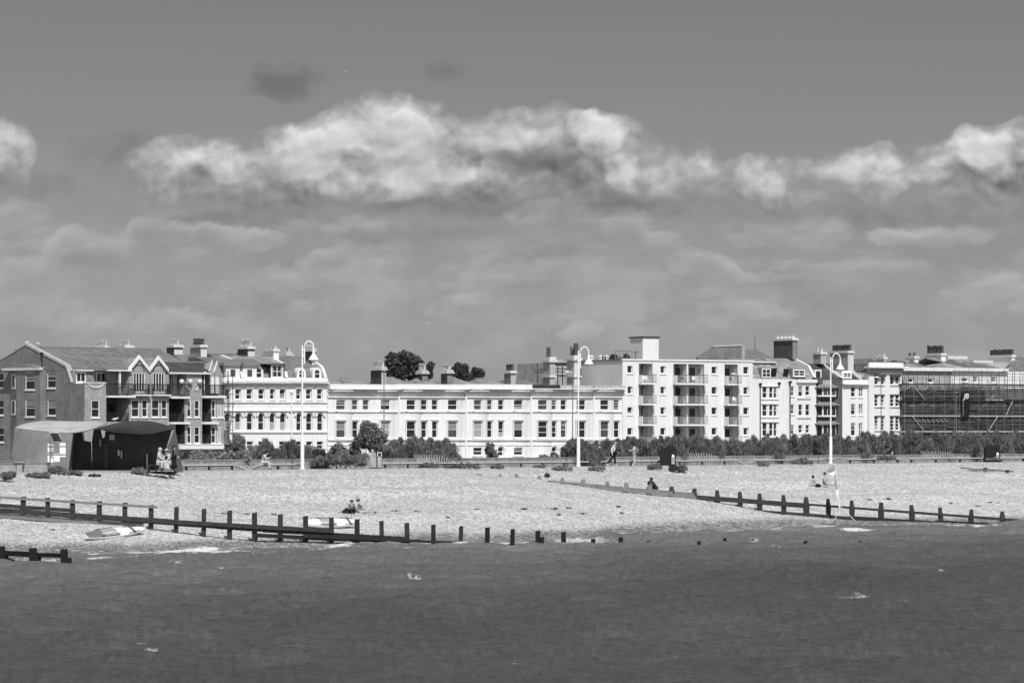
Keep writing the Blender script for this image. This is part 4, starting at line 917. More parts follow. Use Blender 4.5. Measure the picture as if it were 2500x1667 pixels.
    back = [ # hipped roofs and stacks standing behind the parapet
     ('hipped dark roof just right of the mansard gable', 790, 862, 6, 945, 917, 'pale_slate', [], 1, 3),
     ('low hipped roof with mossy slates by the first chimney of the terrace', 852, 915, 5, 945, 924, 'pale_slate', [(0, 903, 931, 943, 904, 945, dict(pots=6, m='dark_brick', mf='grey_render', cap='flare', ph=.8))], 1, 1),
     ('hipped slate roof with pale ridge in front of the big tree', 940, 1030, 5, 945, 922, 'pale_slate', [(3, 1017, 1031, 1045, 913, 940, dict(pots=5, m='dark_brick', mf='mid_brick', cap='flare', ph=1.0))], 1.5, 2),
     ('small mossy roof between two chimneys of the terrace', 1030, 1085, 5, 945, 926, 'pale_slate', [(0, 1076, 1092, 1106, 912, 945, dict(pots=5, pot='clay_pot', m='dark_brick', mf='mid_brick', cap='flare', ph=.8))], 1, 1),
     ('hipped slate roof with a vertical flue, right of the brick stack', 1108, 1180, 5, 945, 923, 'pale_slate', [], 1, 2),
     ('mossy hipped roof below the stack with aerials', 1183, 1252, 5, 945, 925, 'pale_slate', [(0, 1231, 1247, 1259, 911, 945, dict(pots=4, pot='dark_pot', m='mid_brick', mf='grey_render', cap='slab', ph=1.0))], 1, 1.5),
     ('dark hipped roof left of the tall rendered stacks', 1258, 1345, 5, 945, 925, 'slate', [], 1, 3)]
    for lab, a, b, zo, ye, yr, m, ch, hl, hr in back:
        f, t = back_house('rear_roof_range', lab, a, b, zo, ye, yr, ch, m=m, hl=hl, hr=hr, wallm='grey_render', dep=8, group='roofs behind the terrace parapet')
    # the two tall rendered stacks
    for nm, x, c, r_, yt, lab in (('a', 1326, 1343, 1355, 884, 'tall rendered chimney stack with a single pot, left of the scaffolded wall'), ('b', 1384, 1402, 1416, 880, 'tall rendered chimney stack with cowls, right behind the tall lamp post')):
        f = Fac(x, Zb(x, 9), ANG); t = f.root('chimney_stack', lab, 'chimney', 'tall rendered chimney stacks')
        s = f.scale(c); u0 = f.u(c); u1 = f.u(r_); d = (c-x)/(s*f.s)
        b = f.mb(); b.box(u0, u1, 0, d, 0, f.w(c, yt)); b.build('shaft', 'grey_render' if nm == 'a' else 'cream_render', t)
        b = f.mb(); b.box(u0-.25, u1+.25, -.25, d+.25, f.w(c, yt)+.002, f.w(c, yt)+.35); b.box(u0-.1, u1+.1, -.1, d+.1, f.w(c, yt)+.352, f.w(c, yt)+.7); b.build('cap', 'cream_render', t)
        b = f.mb(); b.box(u0-.18, u1+.18, -.18, d+.18, f.w(c, 921), f.w(c, 916)); b.build('string_course', 'cream_render', t)
        top_ = f.w(c, yt)+.7
        if nm == 'a':
            b = f.mb(); b.lathe((u0+.3, d*.5, top_), [(.32, 0), (.26, 1.0), (.3, 1.02), (.22, 1.3)], 10); b.build('chimney_pot', 'dark_pot', t)
        else:
            for vv, rr, h in ((d*.85, .12, 1.2), (d*.2, .32, 1.6)):
                b = f.mb(); b.tube([(u0+.5, vv, top_), (u0+.5, vv, top_+h)], rr, 8); b.build('chimney_pot', 'dark_pot', t)
            b = f.mb(); b.tube([(u0+.5, d*.6, top_), (u0+.5, d*.6, top_+.7), (u0+.5, d*.4, top_+1.1), (u0+.5, d*.2, top_+1.1)], .12, 6); b.build('flue', 'dark_pot', t)
    # the blind rendered side wall with its scaffold
    f = Fac(1352, Zb(1352, 16), ANG); t = f.root('rendered_building', 'old stained building behind the terrace, wrapped in scaffolding', 'building')
    wall(f, t, 'stained_render', 0, f.u(1519), 0, f.w(1430, 886), [], back=10)
    band(f, t, 'grey_render', -.1, f.u(1519), f.w(1430, 886), f.w(1430, 879), .35, name='cornice'); band(f, t, 'dark_slate', 0, f.u(1519), f.w(1430, 889), f.w(1430, 887.5), .1, name='string_course')
    for x, h in ((1444, 878), (1467, 877), (1480, 877)):
        b = f.mb(); u = f.u(x, 3); b.lathe((u, 3, f.w(x, 881, 3)), [(.35, 0), (.3, .5), (.45, .55), (.1, .8)], 8); b.build('roof_vent', 'cream_render', t)
    g = Fac(1308, Zb(1308, 12), ANG); s = g.root('scaffolding', 'dark tube scaffold with boarded lift in front of the stained wall', 'scaffolding')
    for x, y0 in ((1312, 886), (1362, 886), (1373, 886), (1445, 886), (1471, 868), (1478, 868), (1502, 872), (1512, 885), (1517, 885)):
        b = g.mb(); u = g.u(x); b.tube([(u, 0, g.w(x, 942)), (u, 0, g.w(x, y0))], .08, 5); b.build('upright', 'dark_tube', s)
    for y, xa, xb in ((902, 1304, 1325), (908, 1304, 1326), (900, 1353, 1384), (907, 1353, 1384), (899, 1414, 1516), (905, 1414, 1516), (888, 1416, 1516), (912, 1414, 1505), (927, 1420, 1510)):
        b = g.mb(); b.tube([(g.u(xa), 0, g.w(xa, y)), (g.u(xb), 0, g.w(xb, y))], .07, 5); b.build('rail', 'dark_tube', s)
    for xa, xb in ((1355, 1384), (1414, 1488)):
        b = g.mb(); b.box(g.u(xa), g.u(xb), -.2, 1.2, g.w(xa, 918.5), g.w(xa, 915)); b.build('platform', 'timber', s)
        for k in range(int((xb-xa)/11)):
            x = xa+4+k*11; b = g.mb(); b.tube([(g.u(x), -.25, g.w(x, 913)), (g.u(x+4), -.25, g.w(x+4, 919))], .05, 5); b.build('brace', 'tube', s)
    b = g.mb(); b.box(g.u(1418), g.u(1490), .3, 3, 0, g.w(1450, 926)); b.build('dust_sheet', 'netting', s)
    b = g.mb(); ua, ub = g.u(1471), g.u(1480)
    for k in range(9): z = g.w(1475, 876+k*5); b.tube([(ua, -.1, z), (ub, -.1, z)], .03, 4)
    b.build('ladder', 'dark_tube', s)
terrace()
# ================================================================ white modern flats with recessed balconies
def flats():
    f = Fac(1520, Zb(1520, -.3), ANG); t = f.root('modern_apartment_block', 'white flat-roofed block of flats with glazed balconies and a roof tower', 'building')
    ul, ur = 0, f.u(1838); wt = f.w(1520, 880)
    rows = (0, 50.6, 100.9, 151.1); sh = 0.0
    hs = []
    def row(y, k, px): # rows converge slightly to the right
        return y+k*50.4*(1-(px-1535)/16000.)
    for px0, px1 in ((1533, 1541), (1613.5, 1621.5), (1738.5, 1747), (1816, 1824.5)):
        for k in range(4):
            y0 = row(894+(px0-1535)*.009, k, px0); h = pxwin(f, px0, y0, px1, y0+16); h[1] += .08; hs.append(h)
            window(f, t, *h, rev=.28, style='plain', fw=.07, cover=R.choice([None, None, ('net', .4), ('curtain', .4)]), sill=True)
    LOG = [(1560, 1593, 1557.5, 1602, 1), (1644, 1719, 1642, 1727, 2), (1769, 1801, 1767, 1810, 1)]
    dep = 1.25
    for a, b_, sa, sb, n in LOG:
        for k in range(5):
            yt, yb = row(887+(a-1535)*.009, k, a), row(934+(a-1535)*.009, k, a)
            if k == 4: yt, yb = row(887, 4, a), row(887, 4, a)+40
            u0, u1, w0, w1 = f.u(a), f.u(b_), f.w(a, yb), f.w(a, yt)
            if k: w1 = w0p-.32
            w0p = w0
            hs.append([u0, u1, w0, w1])
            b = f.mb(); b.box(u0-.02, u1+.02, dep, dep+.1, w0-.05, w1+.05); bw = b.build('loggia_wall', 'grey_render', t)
            b = f.mb(); b.poly([(u1, 0, w0), (u1, dep, w0), (u1, dep, w1), (u1, 0, w1)]); b.poly([(u0, 0, w0), (u0, 0, w1), (u0, dep, w1), (u0, dep, w0)])
            b.poly([(u0, 0, w1), (u1, 0, w1), (u1, dep, w1), (u0, dep, w1)]); b.poly([(u0, 0, w0), (u0, dep, w0), (u1, dep, w0), (u1, 0, w0)]); b.build('loggia_side', 'white_render', t)
            if n == 2:
                um = f.u(1679, 0); b = f.mb(); b.box(um-.12, um+.12, .05, dep, w0, w1); b.build('divider', 'white_render', t)
                doors = [(f.u(1645, dep)+.6, .8), (f.u(1683, dep)+.4, .9), (f.u(1705, dep)+.5, 1.0)]
            else: doors = [((u0*.75+u1*.25)-.1, .8)]+([(u1-.95, .9)] if a > 1700 else [])
            for du, dw in doors:
                b = f.mb(); b.box(du-dw/2-.07, du+dw/2+.07, dep-.06, dep-.002, w0+.02, w0+2.15); d = b.build('balcony_door', 'cream_render', t)
                b = f.mb(); b.box(du-dw/2, du+dw/2, dep-.08, dep-.062, w0+.15, w0+2.08); b.build('pane', 'glass', d)
            if n == 1 and a < 1700 or n == 2:
                b = f.mb(); ud = (u0+1.15) if n == 1 else u0+1.2; b.tube([(ud+.25, dep-.2, w1-.02), (ud, dep-.14, w1-.35), (ud, dep-.14, w0)], .09, 6); b.build('drainpipe', 'dark_paint', t)
            if k == 4: continue
            # balcony: slab, solid left cheek, glass front, rail
            s0, s1 = f.u(sa), f.u(sb)-.55; pj = -1.0
            b = f.mb(); b.box(s0, s1, pj, -.002, w0-.22, w0-.02); sl = b.build('balcony_slab', 'white_paint', t)
            b = f.mb(); b.box(s0, s0+.12, pj, -.002, w0-.018, w0+1.0); b.build('balcony_cheek', 'white_render', t)
            b = f.mb(); b.tube([(s0, pj+.05, w0+1.07), (s1, pj+.05, w0+1.07), (s1, 0, w0+1.07)], .035, 5)
            nn = 4 if n == 1 else 7
            for i in range(nn+1): u = s0+.1+(s1-s0-.12)*i/nn; b.tube([(u, pj+.05, w0), (u, pj+.05, w0+1.05)], .022, 4)
            b.tube([(s0, pj+.05, w0+.06), (s1, pj+.05, w0+.06)], .03, 4)
            rl = b.build('balcony_rail', 'dark_metal', t)
            b = f.mb(); b.box(s0+.13, s1-.02, pj+.03, pj+.045, w0+.1, w0+1.0); b.box(s1-.03, s1-.015, pj+.05, -.02, w0+.1, w0+1.0); b.build('balcony_glass', 'tinted_glass', t)
    f_ = wall(f, t, 'white_render', ul, ur, 0, wt, hs, rev=.28, back=12)
    band(f, t, 'white_render', -.1, ur+.1, wt+.002, wt+.22, .12, name='roof_edge'); b = f.mb(); b.box(-.1, ur+.1, .31, 12, wt+.002, wt+.2); b.build('roof_deck', 'lead', t)
    # lift tower
    v = 2.5; u0, u1 = f.u(1569, v), f.u(1608, v); d = (1569-1540)/(f.scale(1569, v)*f.s); w1 = f.w(1569, 824, v)
    b = f.mb(); b.box(u0, u1, v, v+d, wt+.23, w1); tw = b.build('lift_tower', 'white_render', t)
    b = f.mb(); b.box(u0-.15, u1+.15, v-.15, v+d+.15, w1+.002, w1+.15); b.build('tower_roof_edge', 'dark_metal', tw)
    b = f.mb(); q = v+d*.4; b.tube([(u0-.35, q, w1-3.4), (u0-.35, q, w1-1.9)], .04, 5); b.tube([(u0-.02, q, w1-2.8), (u0-.35, q, w1-2.8)], .04, 5); b.box(u0-.5, u0-.2, q-.5, q+.5, w1-1.95, w1-1.88); b.build('aerial', 'dark_metal', tw)
    railing(f, t, f.u(1520)+.1, f.u(1541, 2), wt+.25, wt+1.35, 2.0, n=4, m='tube', r=.04)
m = mat('tinted_glass', .5, .1, .02, 1); bs = m.node_tree.nodes['Principled BSDF'] if 'Principled BSDF' in m.node_tree.nodes else [n for n in m.node_tree.nodes if n.type == 'BSDF_PRINCIPLED'][0]
bs.inputs['Alpha'].default_value = .16
flats()
def balcony_things():
    """garden chairs and tables standing on the balconies"""
    f = Fac(1520, Zb(1520, -.3), ANG)
    def row(y, k, px): return y+k*50.4*(1-(px-1535)/16000.)
    spots = [(1571, 0, 'white_paint', 'white plastic chair on the top left balcony'), (1579, 0, 'white_paint', 'second white plastic chair on the top left balcony'),
             (1660, 0, 'dark_metal', 'dark garden chair at the left end of the top wide balcony'), (1668, 0, 'dark_metal', 'dark garden chair beside another on the top wide balcony'), (1696, 0, 'white_paint', 'white chair in the middle of the top wide balcony'),
             (1655, 1, 'dark_metal', 'dark garden chair on the second wide balcony'), (1785, 0, 'dark_metal', 'dark chair on the top right balcony'), (1782, 2, 'dark_metal', 'dark chair on the third right balcony'), (1795, 1, 'white_paint', 'white chair on the second right balcony')]
    for px, k, m, lab in spots:
        u = f.u(px, -.4); w0 = f.w(px, row(934+(px-1535)*.009, k, px), 0)
        P = f.W((u, -.4, w0)); t = thing('garden_chair', P, lab, 'chair', 'garden chairs on the balconies', ANG)
        T = lambda p, P=P: (P[0]+p[0]*f.c-p[1]*f.s, P[1]+p[0]*f.s+p[1]*f.c, P[2]+p[2])
        b = MB(T); b.box(-.25, .25, -.25, .25, .42, .47); b.build('seat', m, t)
        b = MB(T); b.prism([(-.25, .22, .47), (.25, .22, .47), (.22, .32, .92), (-.22, .32, .92)], (0, .04, 0)); b.build('backrest', m, t)
        for sx_, sy_ in ((-.22,-.22), (.22,-.22), (-.22,.22), (.22,.22)):
            b = MB(T); b.tube([(sx_, sy_, .42), (sx_*1.1, sy_*1.15, 0)], .025, 5); b.build('leg', m, t)
balcony_things()
# ================================================================ buildings right of the modern flats
def right_side():
    # brick gabled hall behind the flats
    f = Fac(1704, Zb(1704, 22), ANG); t = f.root('brick_hall', 'brick building with a blind stepped gable and slate roof, behind the modern flats', 'building')
    prism_part(f, t, 'mid_brick', 'gable_wall', [(1704, 960), (1704, 872), (1743, 847), (1811, 844), (1811, 960)], 0, .5)
    prism_part(f, t, 'cream_render', 'coping', [(1741, 846.5), (1741, 844.5), (1812, 841.5), (1812, 843.5)], -.12, .9)
    b = f.mb(); b.box(f.u(1811), f.u(1817), -.1, 1.2, 0, f.w(1811, 845)); b.build('pier', 'grey_render', t)
    u0, u1 = f.u(1817), f.u(1915); b = f.mb(); ze, zr = f.w(1850, 885), f.w(1845, 852, 6)
    b.add([(u0, .3, ze), (u1, .3, ze), (u1, 12, ze), (u0, 12, ze), (u0, 6, zr), (f.u(1846, 6), 6, zr)], [(0,1,5,4), (2,3,4,5), (1,2,5), (0,4,3), (0,3,2,1)]); b.build('roof', 'slate', t)
    wall(f, t, 'mid_brick', u0, u1, 0, ze, [], v=.4, back=11.5)
    b = f.mb(); p = f.P(1843, 852, 6); b.tube([p, (p[0], p[1], p[2]+1.7)], .04, 5); b.build('lightning_rod', 'dark_metal', t)
    w_ = lambda f, y, x: f.w(x, y)
    # house A: three stacked triple windows --------------------------------------
    f = Fac(1838, Zb(1838), ANG); t = f.root('terraced_house', 'white seafront house with stacked triple windows, next to the modern flats', 'house', 'narrow seafront houses on the right')
    u1 = f.u(1922); W = lambda y: f.w(1880, y); hs = []
    for y0, y1 in ((945, 971), (988, 1015), (1032, 1064)):
        for a, b_ in ((1862.5, 1871), (1879, 1885.5), (1890, 1895)):
            h = pxwin(f, a, y0, b_, y1); hs.append(h); window(f, t, *h, rev=.2, cover=R.choice(CV), sill=False, fw=.08)
        b = f.mb(); ua, ub = f.u(1858), f.u(1901); b.box(ua, ub, -.12, .01, f.w(1880, y1+4.5), f.w(1880, y1+2.5)); b.build('window_band', 'white_render', t); b = f.mb(); b.box(ua, ub, -.16, .01, f.w(1880, y0-3), f.w(1880, y0-1.8)); b.build('window_band', 'white_render', t)
    wall(f, t, 'white_render', 0, u1, 0, W(925), hs, rev=.2, back=8)
    pipe(f, t, 1856, 940, 1075); pipe(f, t, 1902, 938, 946); pipe(f, t, 1929, 935, 1075)
    b = f.mb(); zb_, zk = W(925), f.w(1860, 885, 1.6); b.prism([(.0, .15, zb_), (.0, 1.6, zk), (.0, 7, zk+.6), (.0, 7, zb_)], (u1, 0, 0)); b.build('mansard_roof', 'pale_slate', t)
    b = f.mb(); b.box(-.2, f.u(1898, 1), 1.2, 2, zk-.05, zk+.15); b.build('roof_edge', 'cream_render', t)
    h = pxwin(f, 1861, 901, 1879, 921, .1); b = f.mb(); b.box(h[0]-.1, h[1]+.1, .15, 2, h[2]-.1, h[3]+.1); d = b.build('dormer', 'lead', t); window(f, d, *h, v=-.07, rev=.2, style='sash4', fw=.12, sill=False)
    h = pxwin(f, 1882, 902, 1892, 916, .3); b = f.mb(); z = h[2]; b.prism([(h[0], .25, z), (h[1], .25, z), (h[1], .05, h[3]+.1), (h[0], .05, h[3]+.1)], (0, -.06, .02)); b.build('skylight', 'glass', t)
    # house B ---------------------------------------------------------------------
    f = Fac(1922, Zb(1922, .1), ANG); t = f.root('terraced_house', 'white seafront house with a wide dormer under the big square brick stack', 'house', 'narrow seafront houses on the right')
    u1 = f.u(1992.5); W = lambda y: f.w(1955, y); hs = []
    for (a, b_), ys in (((1932, 1936.5), ((944, 966), (988, 1010), (1038, 1060))), ((1950, 1958), ((943, 967), (988, 1014), (1038, 1056))), ((1967.5, 1975), ((943, 965), (988, 1014), (1038, 1056)))):
        for y0, y1 in ys: h = pxwin(f, a, y0, b_, y1); hs.append(h); window(f, t, *h, rev=.2, cover=R.choice(CV), fw=.08)
    wall(f, t, 'white_render', .01, u1, 0, W(926), hs, rev=.2, back=8)
    band(f, t, 'white_render', f.u(1944), u1, W(934), W(926), .3, name='parapet'); band(f, t, 'white_render', f.u(1946), f.u(1979), W(973.5), W(971), .15, name='string_course'); band(f, t, 'white_render', f.u(1946), f.u(1979), W(1020.5), W(1018), .15, name='string_course')
    zb_, zk, zr = W(926), f.w(1950, 898, 1.6), f.w(1930, 875, 6)
    sec = [(.2, zb_), (1.6, zk), (6, zr), (10, zk), (10, zb_)]
    b = f.mb(); b.prism([(.02, v, z) for v, z in sec], (u1-.4, 0, 0)); b.build('mansard_roof', 'pale_slate', t)
    b = f.mb(); b.prism([(u1-.36, v-.2, z+.3) for v, z in sec], (.34, 0, 0)); b.build('party_wall', 'white_render', t)
    h = pxwin(f, 1937, 903, 1963, 919, .1); b = f.mb(); b.box(h[0]-.15, h[1]+.15, .15, 3, h[2]-.1, h[3]+.15); d = b.build('dormer', 'lead', t); window(f, d, *h, v=-.07, rev=.2, style='sash4', fw=.16, sill=False)
    h = pxwin(f, 1912, 904, 1921, 917, .3); b = f.mb(); b.prism([(h[0], .25, h[2]), (h[1], .25, h[2]), (h[1], .05, h[3]+.1), (h[0], .05, h[3]+.1)], (0, -.06, .02)); b.build('skylight', 'glass', t)
    chimney(f, t, 4.5, 1894, 1935, 1947, 831, 876, pots=5, pot='cream_render', m='dark_brick', mf='mid_brick', cap='slab', ph=.5, pr=.2)
    # house C: narrow dark brick with canopied bays --------------------------------
    f = Fac(1991.5, Zb(1992, .2), ANG); t = f.root('terraced_house', 'narrow dark brick house with three pale-roofed bay windows', 'house', 'narrow seafront houses on the right')
    u1 = f.u(2056.5); W = lambda y: f.w(2024, y); hs = []
    wall(f, t, 'dark_brick', .02, u1, 0, W(926), [], back=8)
    b = f.mb(); b.box(f.u(2008), f.u(2030), -.06, .01, W(945), W(928)); b.build('render_patch', 'grey_render', t)
    for y0, y1, yr in ((948, 964, 938), (991, 1013, 980), (1037, 1066, 1025)):
        ua, ub = f.u(2009, -.8), f.u(2041, -.8); z0, z1, zt = W(y1+1.5), W(y0-1), W(yr)
        b = f.mb(); b.prism([(ua-.5, 0, z0-.15), (ua, -.8, z0-.15), (ub, -.8, z0-.15), (ub+.5, 0, z0-.15)], (0, 0, z1-z0+.2)); by = b.build('bay', 'white_paint', t)
        b = f.mb(); n = 3
        for i in range(n): p, q = ua+.1+(ub-ua-.1)*i/n, ua+(ub-ua-.1)*(i+1)/n; b.box(p, q, -.84, -.803, z0+.1, z1-.1)
        b.build('pane', R.choice(['glass', 'glass_pale']), by)
        b = f.mb()
        b.prism([(ua-.42, -.08, z0+.1), (ua-.08, -.70, z0+.1), (ua-.08, -.70, z1-.1), (ua-.42, -.08, z1-.1)], (-.05, -.02, 0)); b.build('pane', 'glass', by)
        b = f.mb(); e = .45; b.add([(ua-.5-e, 0, z1+.06), (ua-e, -.8-e, z1+.06), (ub+e, -.8-e, z1+.06), (ub+.5+e, 0, z1+.06), (ua, -.02, zt), (ub, -.02, zt)], [(0,1,2,3), (0,4,1), (1,4,5,2), (2,5,3), (0,3,5,4)]); b.build('canopy', 'lead', by)
    pipe(f, t, 1995.5, 938, 1065)
    zb_, zr = W(926), f.w(2000, 888, 5)
    sec = [(.0, zb_+.02), (5, zr), (10, zb_)]
    b = f.mb(); b.prism([(.02, v, z) for v, z in sec], (u1-.4, 0, 0)); b.build('roof', 'dark_slate', t)
    b = f.mb(); b.prism([(u1-.36, v-.1, z+.25) for v, z in sec], (.34, 0, 0)); b.build('party_wall', 'cream_render', t)
    h = pxwin(f, 1992, 907, 1999.5, 920, .6); b = f.mb(); b.box(h[0]-.2, h[1]+.2, .5, 2.5, h[2]-.1, h[3]+.2); d = b.build('dormer', 'white_paint', t)
    b = f.mb(); b.box(h[0], h[1], .46, .498, h[2], h[3]); b.build('pane', 'glass', d)
    chimney(f, t, 3.2, 1988, 2004, 2017, 865, 888, pots=2, pot='clay_pot', m='grey_render', cap='slab', ph=1.0, rows=1)
    # house D ----------------------------------------------------------------------
    f = Fac(2056.5, Zb(2057, .1), ANG); t = f.root('terraced_house', 'plain white house with six sash windows and a massive patched chimney', 'house', 'narrow seafront houses on the right')
    u1 = f.u(2122); W = lambda y: f.w(2090, y); hs = []
    for a, b_ in ((2078.5, 2086.5), (2097.5, 2104.5)):
        for y0, y1 in ((945, 968), (987, 1012), (1033, 1063)): h = pxwin(f, a, y0, b_, y1); hs.append(h); window(f, t, *h, rev=.2, style='sash' if a < 2090 else 'sash4', cover=R.choice(CV), fw=.08)
    wall(f, t, 'white_render', .01, u1, 0, W(936), hs, rev=.2, back=8)
    band(f, t, 'white_render', 0, u1+.2, W(936), W(927), .15, name='parapet'); band(f, t, 'white_render', -.05, u1+.35, W(939), W(936), .5, name='cornice')
    zb_, zr = W(930), f.w(2070, 889, 5)
    sec = [(.1, zb_+.02), (5, zr), (10, zb_)]
    b = f.mb(); b.prism([(-.0, v, z) for v, z in sec], (u1*.72, 0, 0)); b.build('roof', 'dark_slate', t)
    b = f.mb(); b.prism([(u1*.72+.02, v, z) for v, z in sec], (u1*.28-.03, 0, 0)); b.build('side_roof', 'grey_render', t)
    h = pxwin(f, 2058, 910, 2075, 922, .2); b = f.mb(); b.box(h[0]-.15, h[1]+.15, .15, 3, h[2]-.1, h[3]+.25); d = b.build('dormer', 'white_paint', t); window(f, d, *h, v=-.07, rev=.2, style='sash4', fw=.14, sill=False)
    chimney(f, t, 3.0, 2032, 2070, 2084, 862, 908, pots=9, pot='dark_pot', m='grey_render', mf='cream_render', cap='slab', ph=1.0, pr=.16)
    # house E: classical corner block ------------------------------------------------
    f = Fac(2122, Zb(2122, -.5), ANG); t = f.root('classical_corner_house', 'white corner house with heavy cornice and dark window heads', 'house')
    u1 = f.u(2202); W = lambda y: f.w(2160, y); hs = []
    for a, b_, c, d_ in ((2136, 2142, 2152, 2157), (2174, 2181, 2187, 2193)):
        for y0, y1, st in ((921, 938, 'sash'), (965, 991, 'three'), (1017, 1049, 'bars')):
            for p, q in ((a, b_), (c, d_)): h = pxwin(f, p, y0, q, y1); hs.append(h); window(f, t, *h, rev=.22, style=st, sill=False, fw=.07, cover=R.choice([None, ('net', .4), None]))
            b = f.mb(); ua, ub = f.u(a-2), f.u(d_+2.5); z = f.w(a, y1+2); b.box(ua, ub, -.12, .01, z-.1, z); b.build('sill', 'grey_render', t)
            if y0 == 921: b = f.mb(); b.box(ua, ub, -.5, .01, f.w(a, 920), f.w(a, 914.5)); b.build('window_head', 'dark_slate', t)
            else: b = f.mb(); b.box(ua, ub, -.15, .01, f.w(a, y0-1), f.w(a, y0-2.5)); b.build('window_head', 'dark_slate', t)
    wall(f, t, 'white_render', 0, u1, 0, W(912), hs, rev=.22, back=9)
    band(f, t, 'grey_render', -.1, u1+.1, W(908), W(899), .12, name='frieze'); band(f, t, 'white_render', -.6, u1+.6, W(898.5), W(894.5), .8, name='cornice'); band(f, t, 'white_render', -.1, u1+.1, W(894), W(883.5), .2, name='parapet'); band(f, t, 'dark_slate', -.3, u1+.2, W(883), W(881.8), .3, name='coping'); band(f, t, 'dark_slate', -.15, u1*.3, W(912), W(910), .3, name='string_course')
    band(f, t, 'white_render', -.1, u1+.1, W(912), W(908), .05, name='frieze_base')
    b = f.mb(); b.box(.05, u1-.05, .4, 8.8, W(905), W(886)); b.build('roof_deck', 'lead', t)
    pipe(f, t, 2199, 960, 1045); chimney(f, t, 5, 2142, 2158, 2164, 877, 885, pots=3, m='white_render', cap='slab', ph=.6)
    prism_part(f, t, 'slate', 'rear_roof', [(2096, 884), (2104, 876), (2130, 875), (2140, 884)], 12, 5)
    # house F: hotel under scaffold ---------------------------------------------------
    f = Fac(2203, Zb(2203, .8), ANG); t = f.root('hotel_building', 'large pale building behind scaffolding at the right edge', 'building')
    ue = f.u(2530); W = lambda y, x=2300: f.w(x, y); hs = []
    for a, b_, y0, y1, st in ((2218, 2228, 926, 933, 'plain'), (2266, 2276, 926, 933, 'plain'), (2349, 2361, 924, 931, 'plain'), (2376, 2385, 920, 933, 'three'), (2421, 2430, 921, 933, 'three'), (2218, 2230, 967, 990, 'sash'), (2266, 2278, 967, 990, 'sash'), (2376, 2386, 962, 974, 'sash'), (2421, 2430, 965, 976, 'sash'), (2376, 2386, 980, 992, 'sash'), (2266, 2278, 1020, 1050, 'sash'), (2376, 2386, 1018, 1050, 'sash'), (2460, 2472, 985, 1008, 'sash')):
        h = pxwin(f, a, y0, b_, y1); hs.append(h); window(f, t, *h, rev=.2, style=st, fw=.09)
    split = f.u(2322); wt = W(906)
    wall(f, t, 'grey_render', 0, split, W(942), W(902), [h for h in hs if h[2] > W(942) and h[1] < split], rev=.2, back=10, name='upper_wall')
    wall(f, t, 'white_render', split+.01, ue, f.w(2400, 942), f.w(2400, 905), [h for h in hs if h[2] > W(942) and h[0] > split], rev=.2, back=10, name='upper_wall')
    wall(f, t, 'mid_brick', 0, ue, 0, W(942)-.01, [h for h in hs if h[3] < W(942)], rev=.2, back=10)
    band(f, t, 'white_render', -.1, f.u(2458), W(906), W(898), .5, name='cornice'); band(f, t, 'white_render', split, f.u(2458), f.w(2400, 913), f.w(2400, 910), .25, name='string_course')
    for xa, xm, xb, y0, y1 in ((2208, 2225, 2238, 955, 944), (2258, 2272, 2285, 955, 943), (2408, 2432, 2450, 963, 948)):
        b = f.mb(); b.prism([f.P(xa, y0, -.5), f.P(xm, y1, -.5), f.P(xb, y0, -.5)], (0, .49, 0)); b.build('pediment', 'cream_render', t)
    b = f.mb(); b.box(f.u(2402), f.u(2445), -.45, -.01, f.w(2420, 977), f.w(2420, 955)); b.build('porch', 'white_render', t)
    b = f.mb(); b.box(f.u(2450), ue, -.25, -.01, f.w(2480, 975), f.w(2480, 945)); b.build('white_bay', 'white_render', t)
    for xa, xb, yr, m_, ex in ((2205, 2280, 880, 'pale_slate', (4, 4)), (2278, 2372, 875, 'pale_slate', (6, 5)), (2366, 2456, 886, 'slate', (2, 2))):
        roof(f, t, m_, f.u(xa, 1), f.u(xb, 1), W(899), f.w((xa+xb)/2, yr, 5), 1, 9, *ex)
    for x in (2309, 2370): pass
    b = f.mb(); b.box(f.u(2310, 5), f.u(2358, 5), 4.6, 5.4, f.w(2330, 877, 5), f.w(2330, 869, 5)); b.build('roof_light', 'cream_render', t); b = f.mb(); b.box(f.u(2372, 5), f.u(2420, 5), 4.6, 5.4, f.w(2400, 886, 5), f.w(2400, 880, 5)); b.build('roof_light', 'cream_render', t)
    chimney(f, t, 4, 2215, 2233, 2242, 875, 895, pots=2, pot='dark_pot', m='white_render', cap='slab', ph=.6)
    chimney(f, t, 4, 2265, 2298, 2309, 868, 892, pots=8, pot='dark_pot', m='white_render', cap='slab', ph=1.3)
    chimney(f, t, 4, 2424, 2470, 2478, 872, 902, pots=11, pot='dark_pot', m='white_render', cap='slab', ph=1.0)
    b = f.mb(); b.prism([(f.u(2458), .2, wt), (f.u(2478, 5), 5, wt+2.2), (f.u(2478, 5), 9, wt), ], (ue-f.u(2458), 0, 0)); b.build('roof', 'slate', t)
    chim = None
right_side()
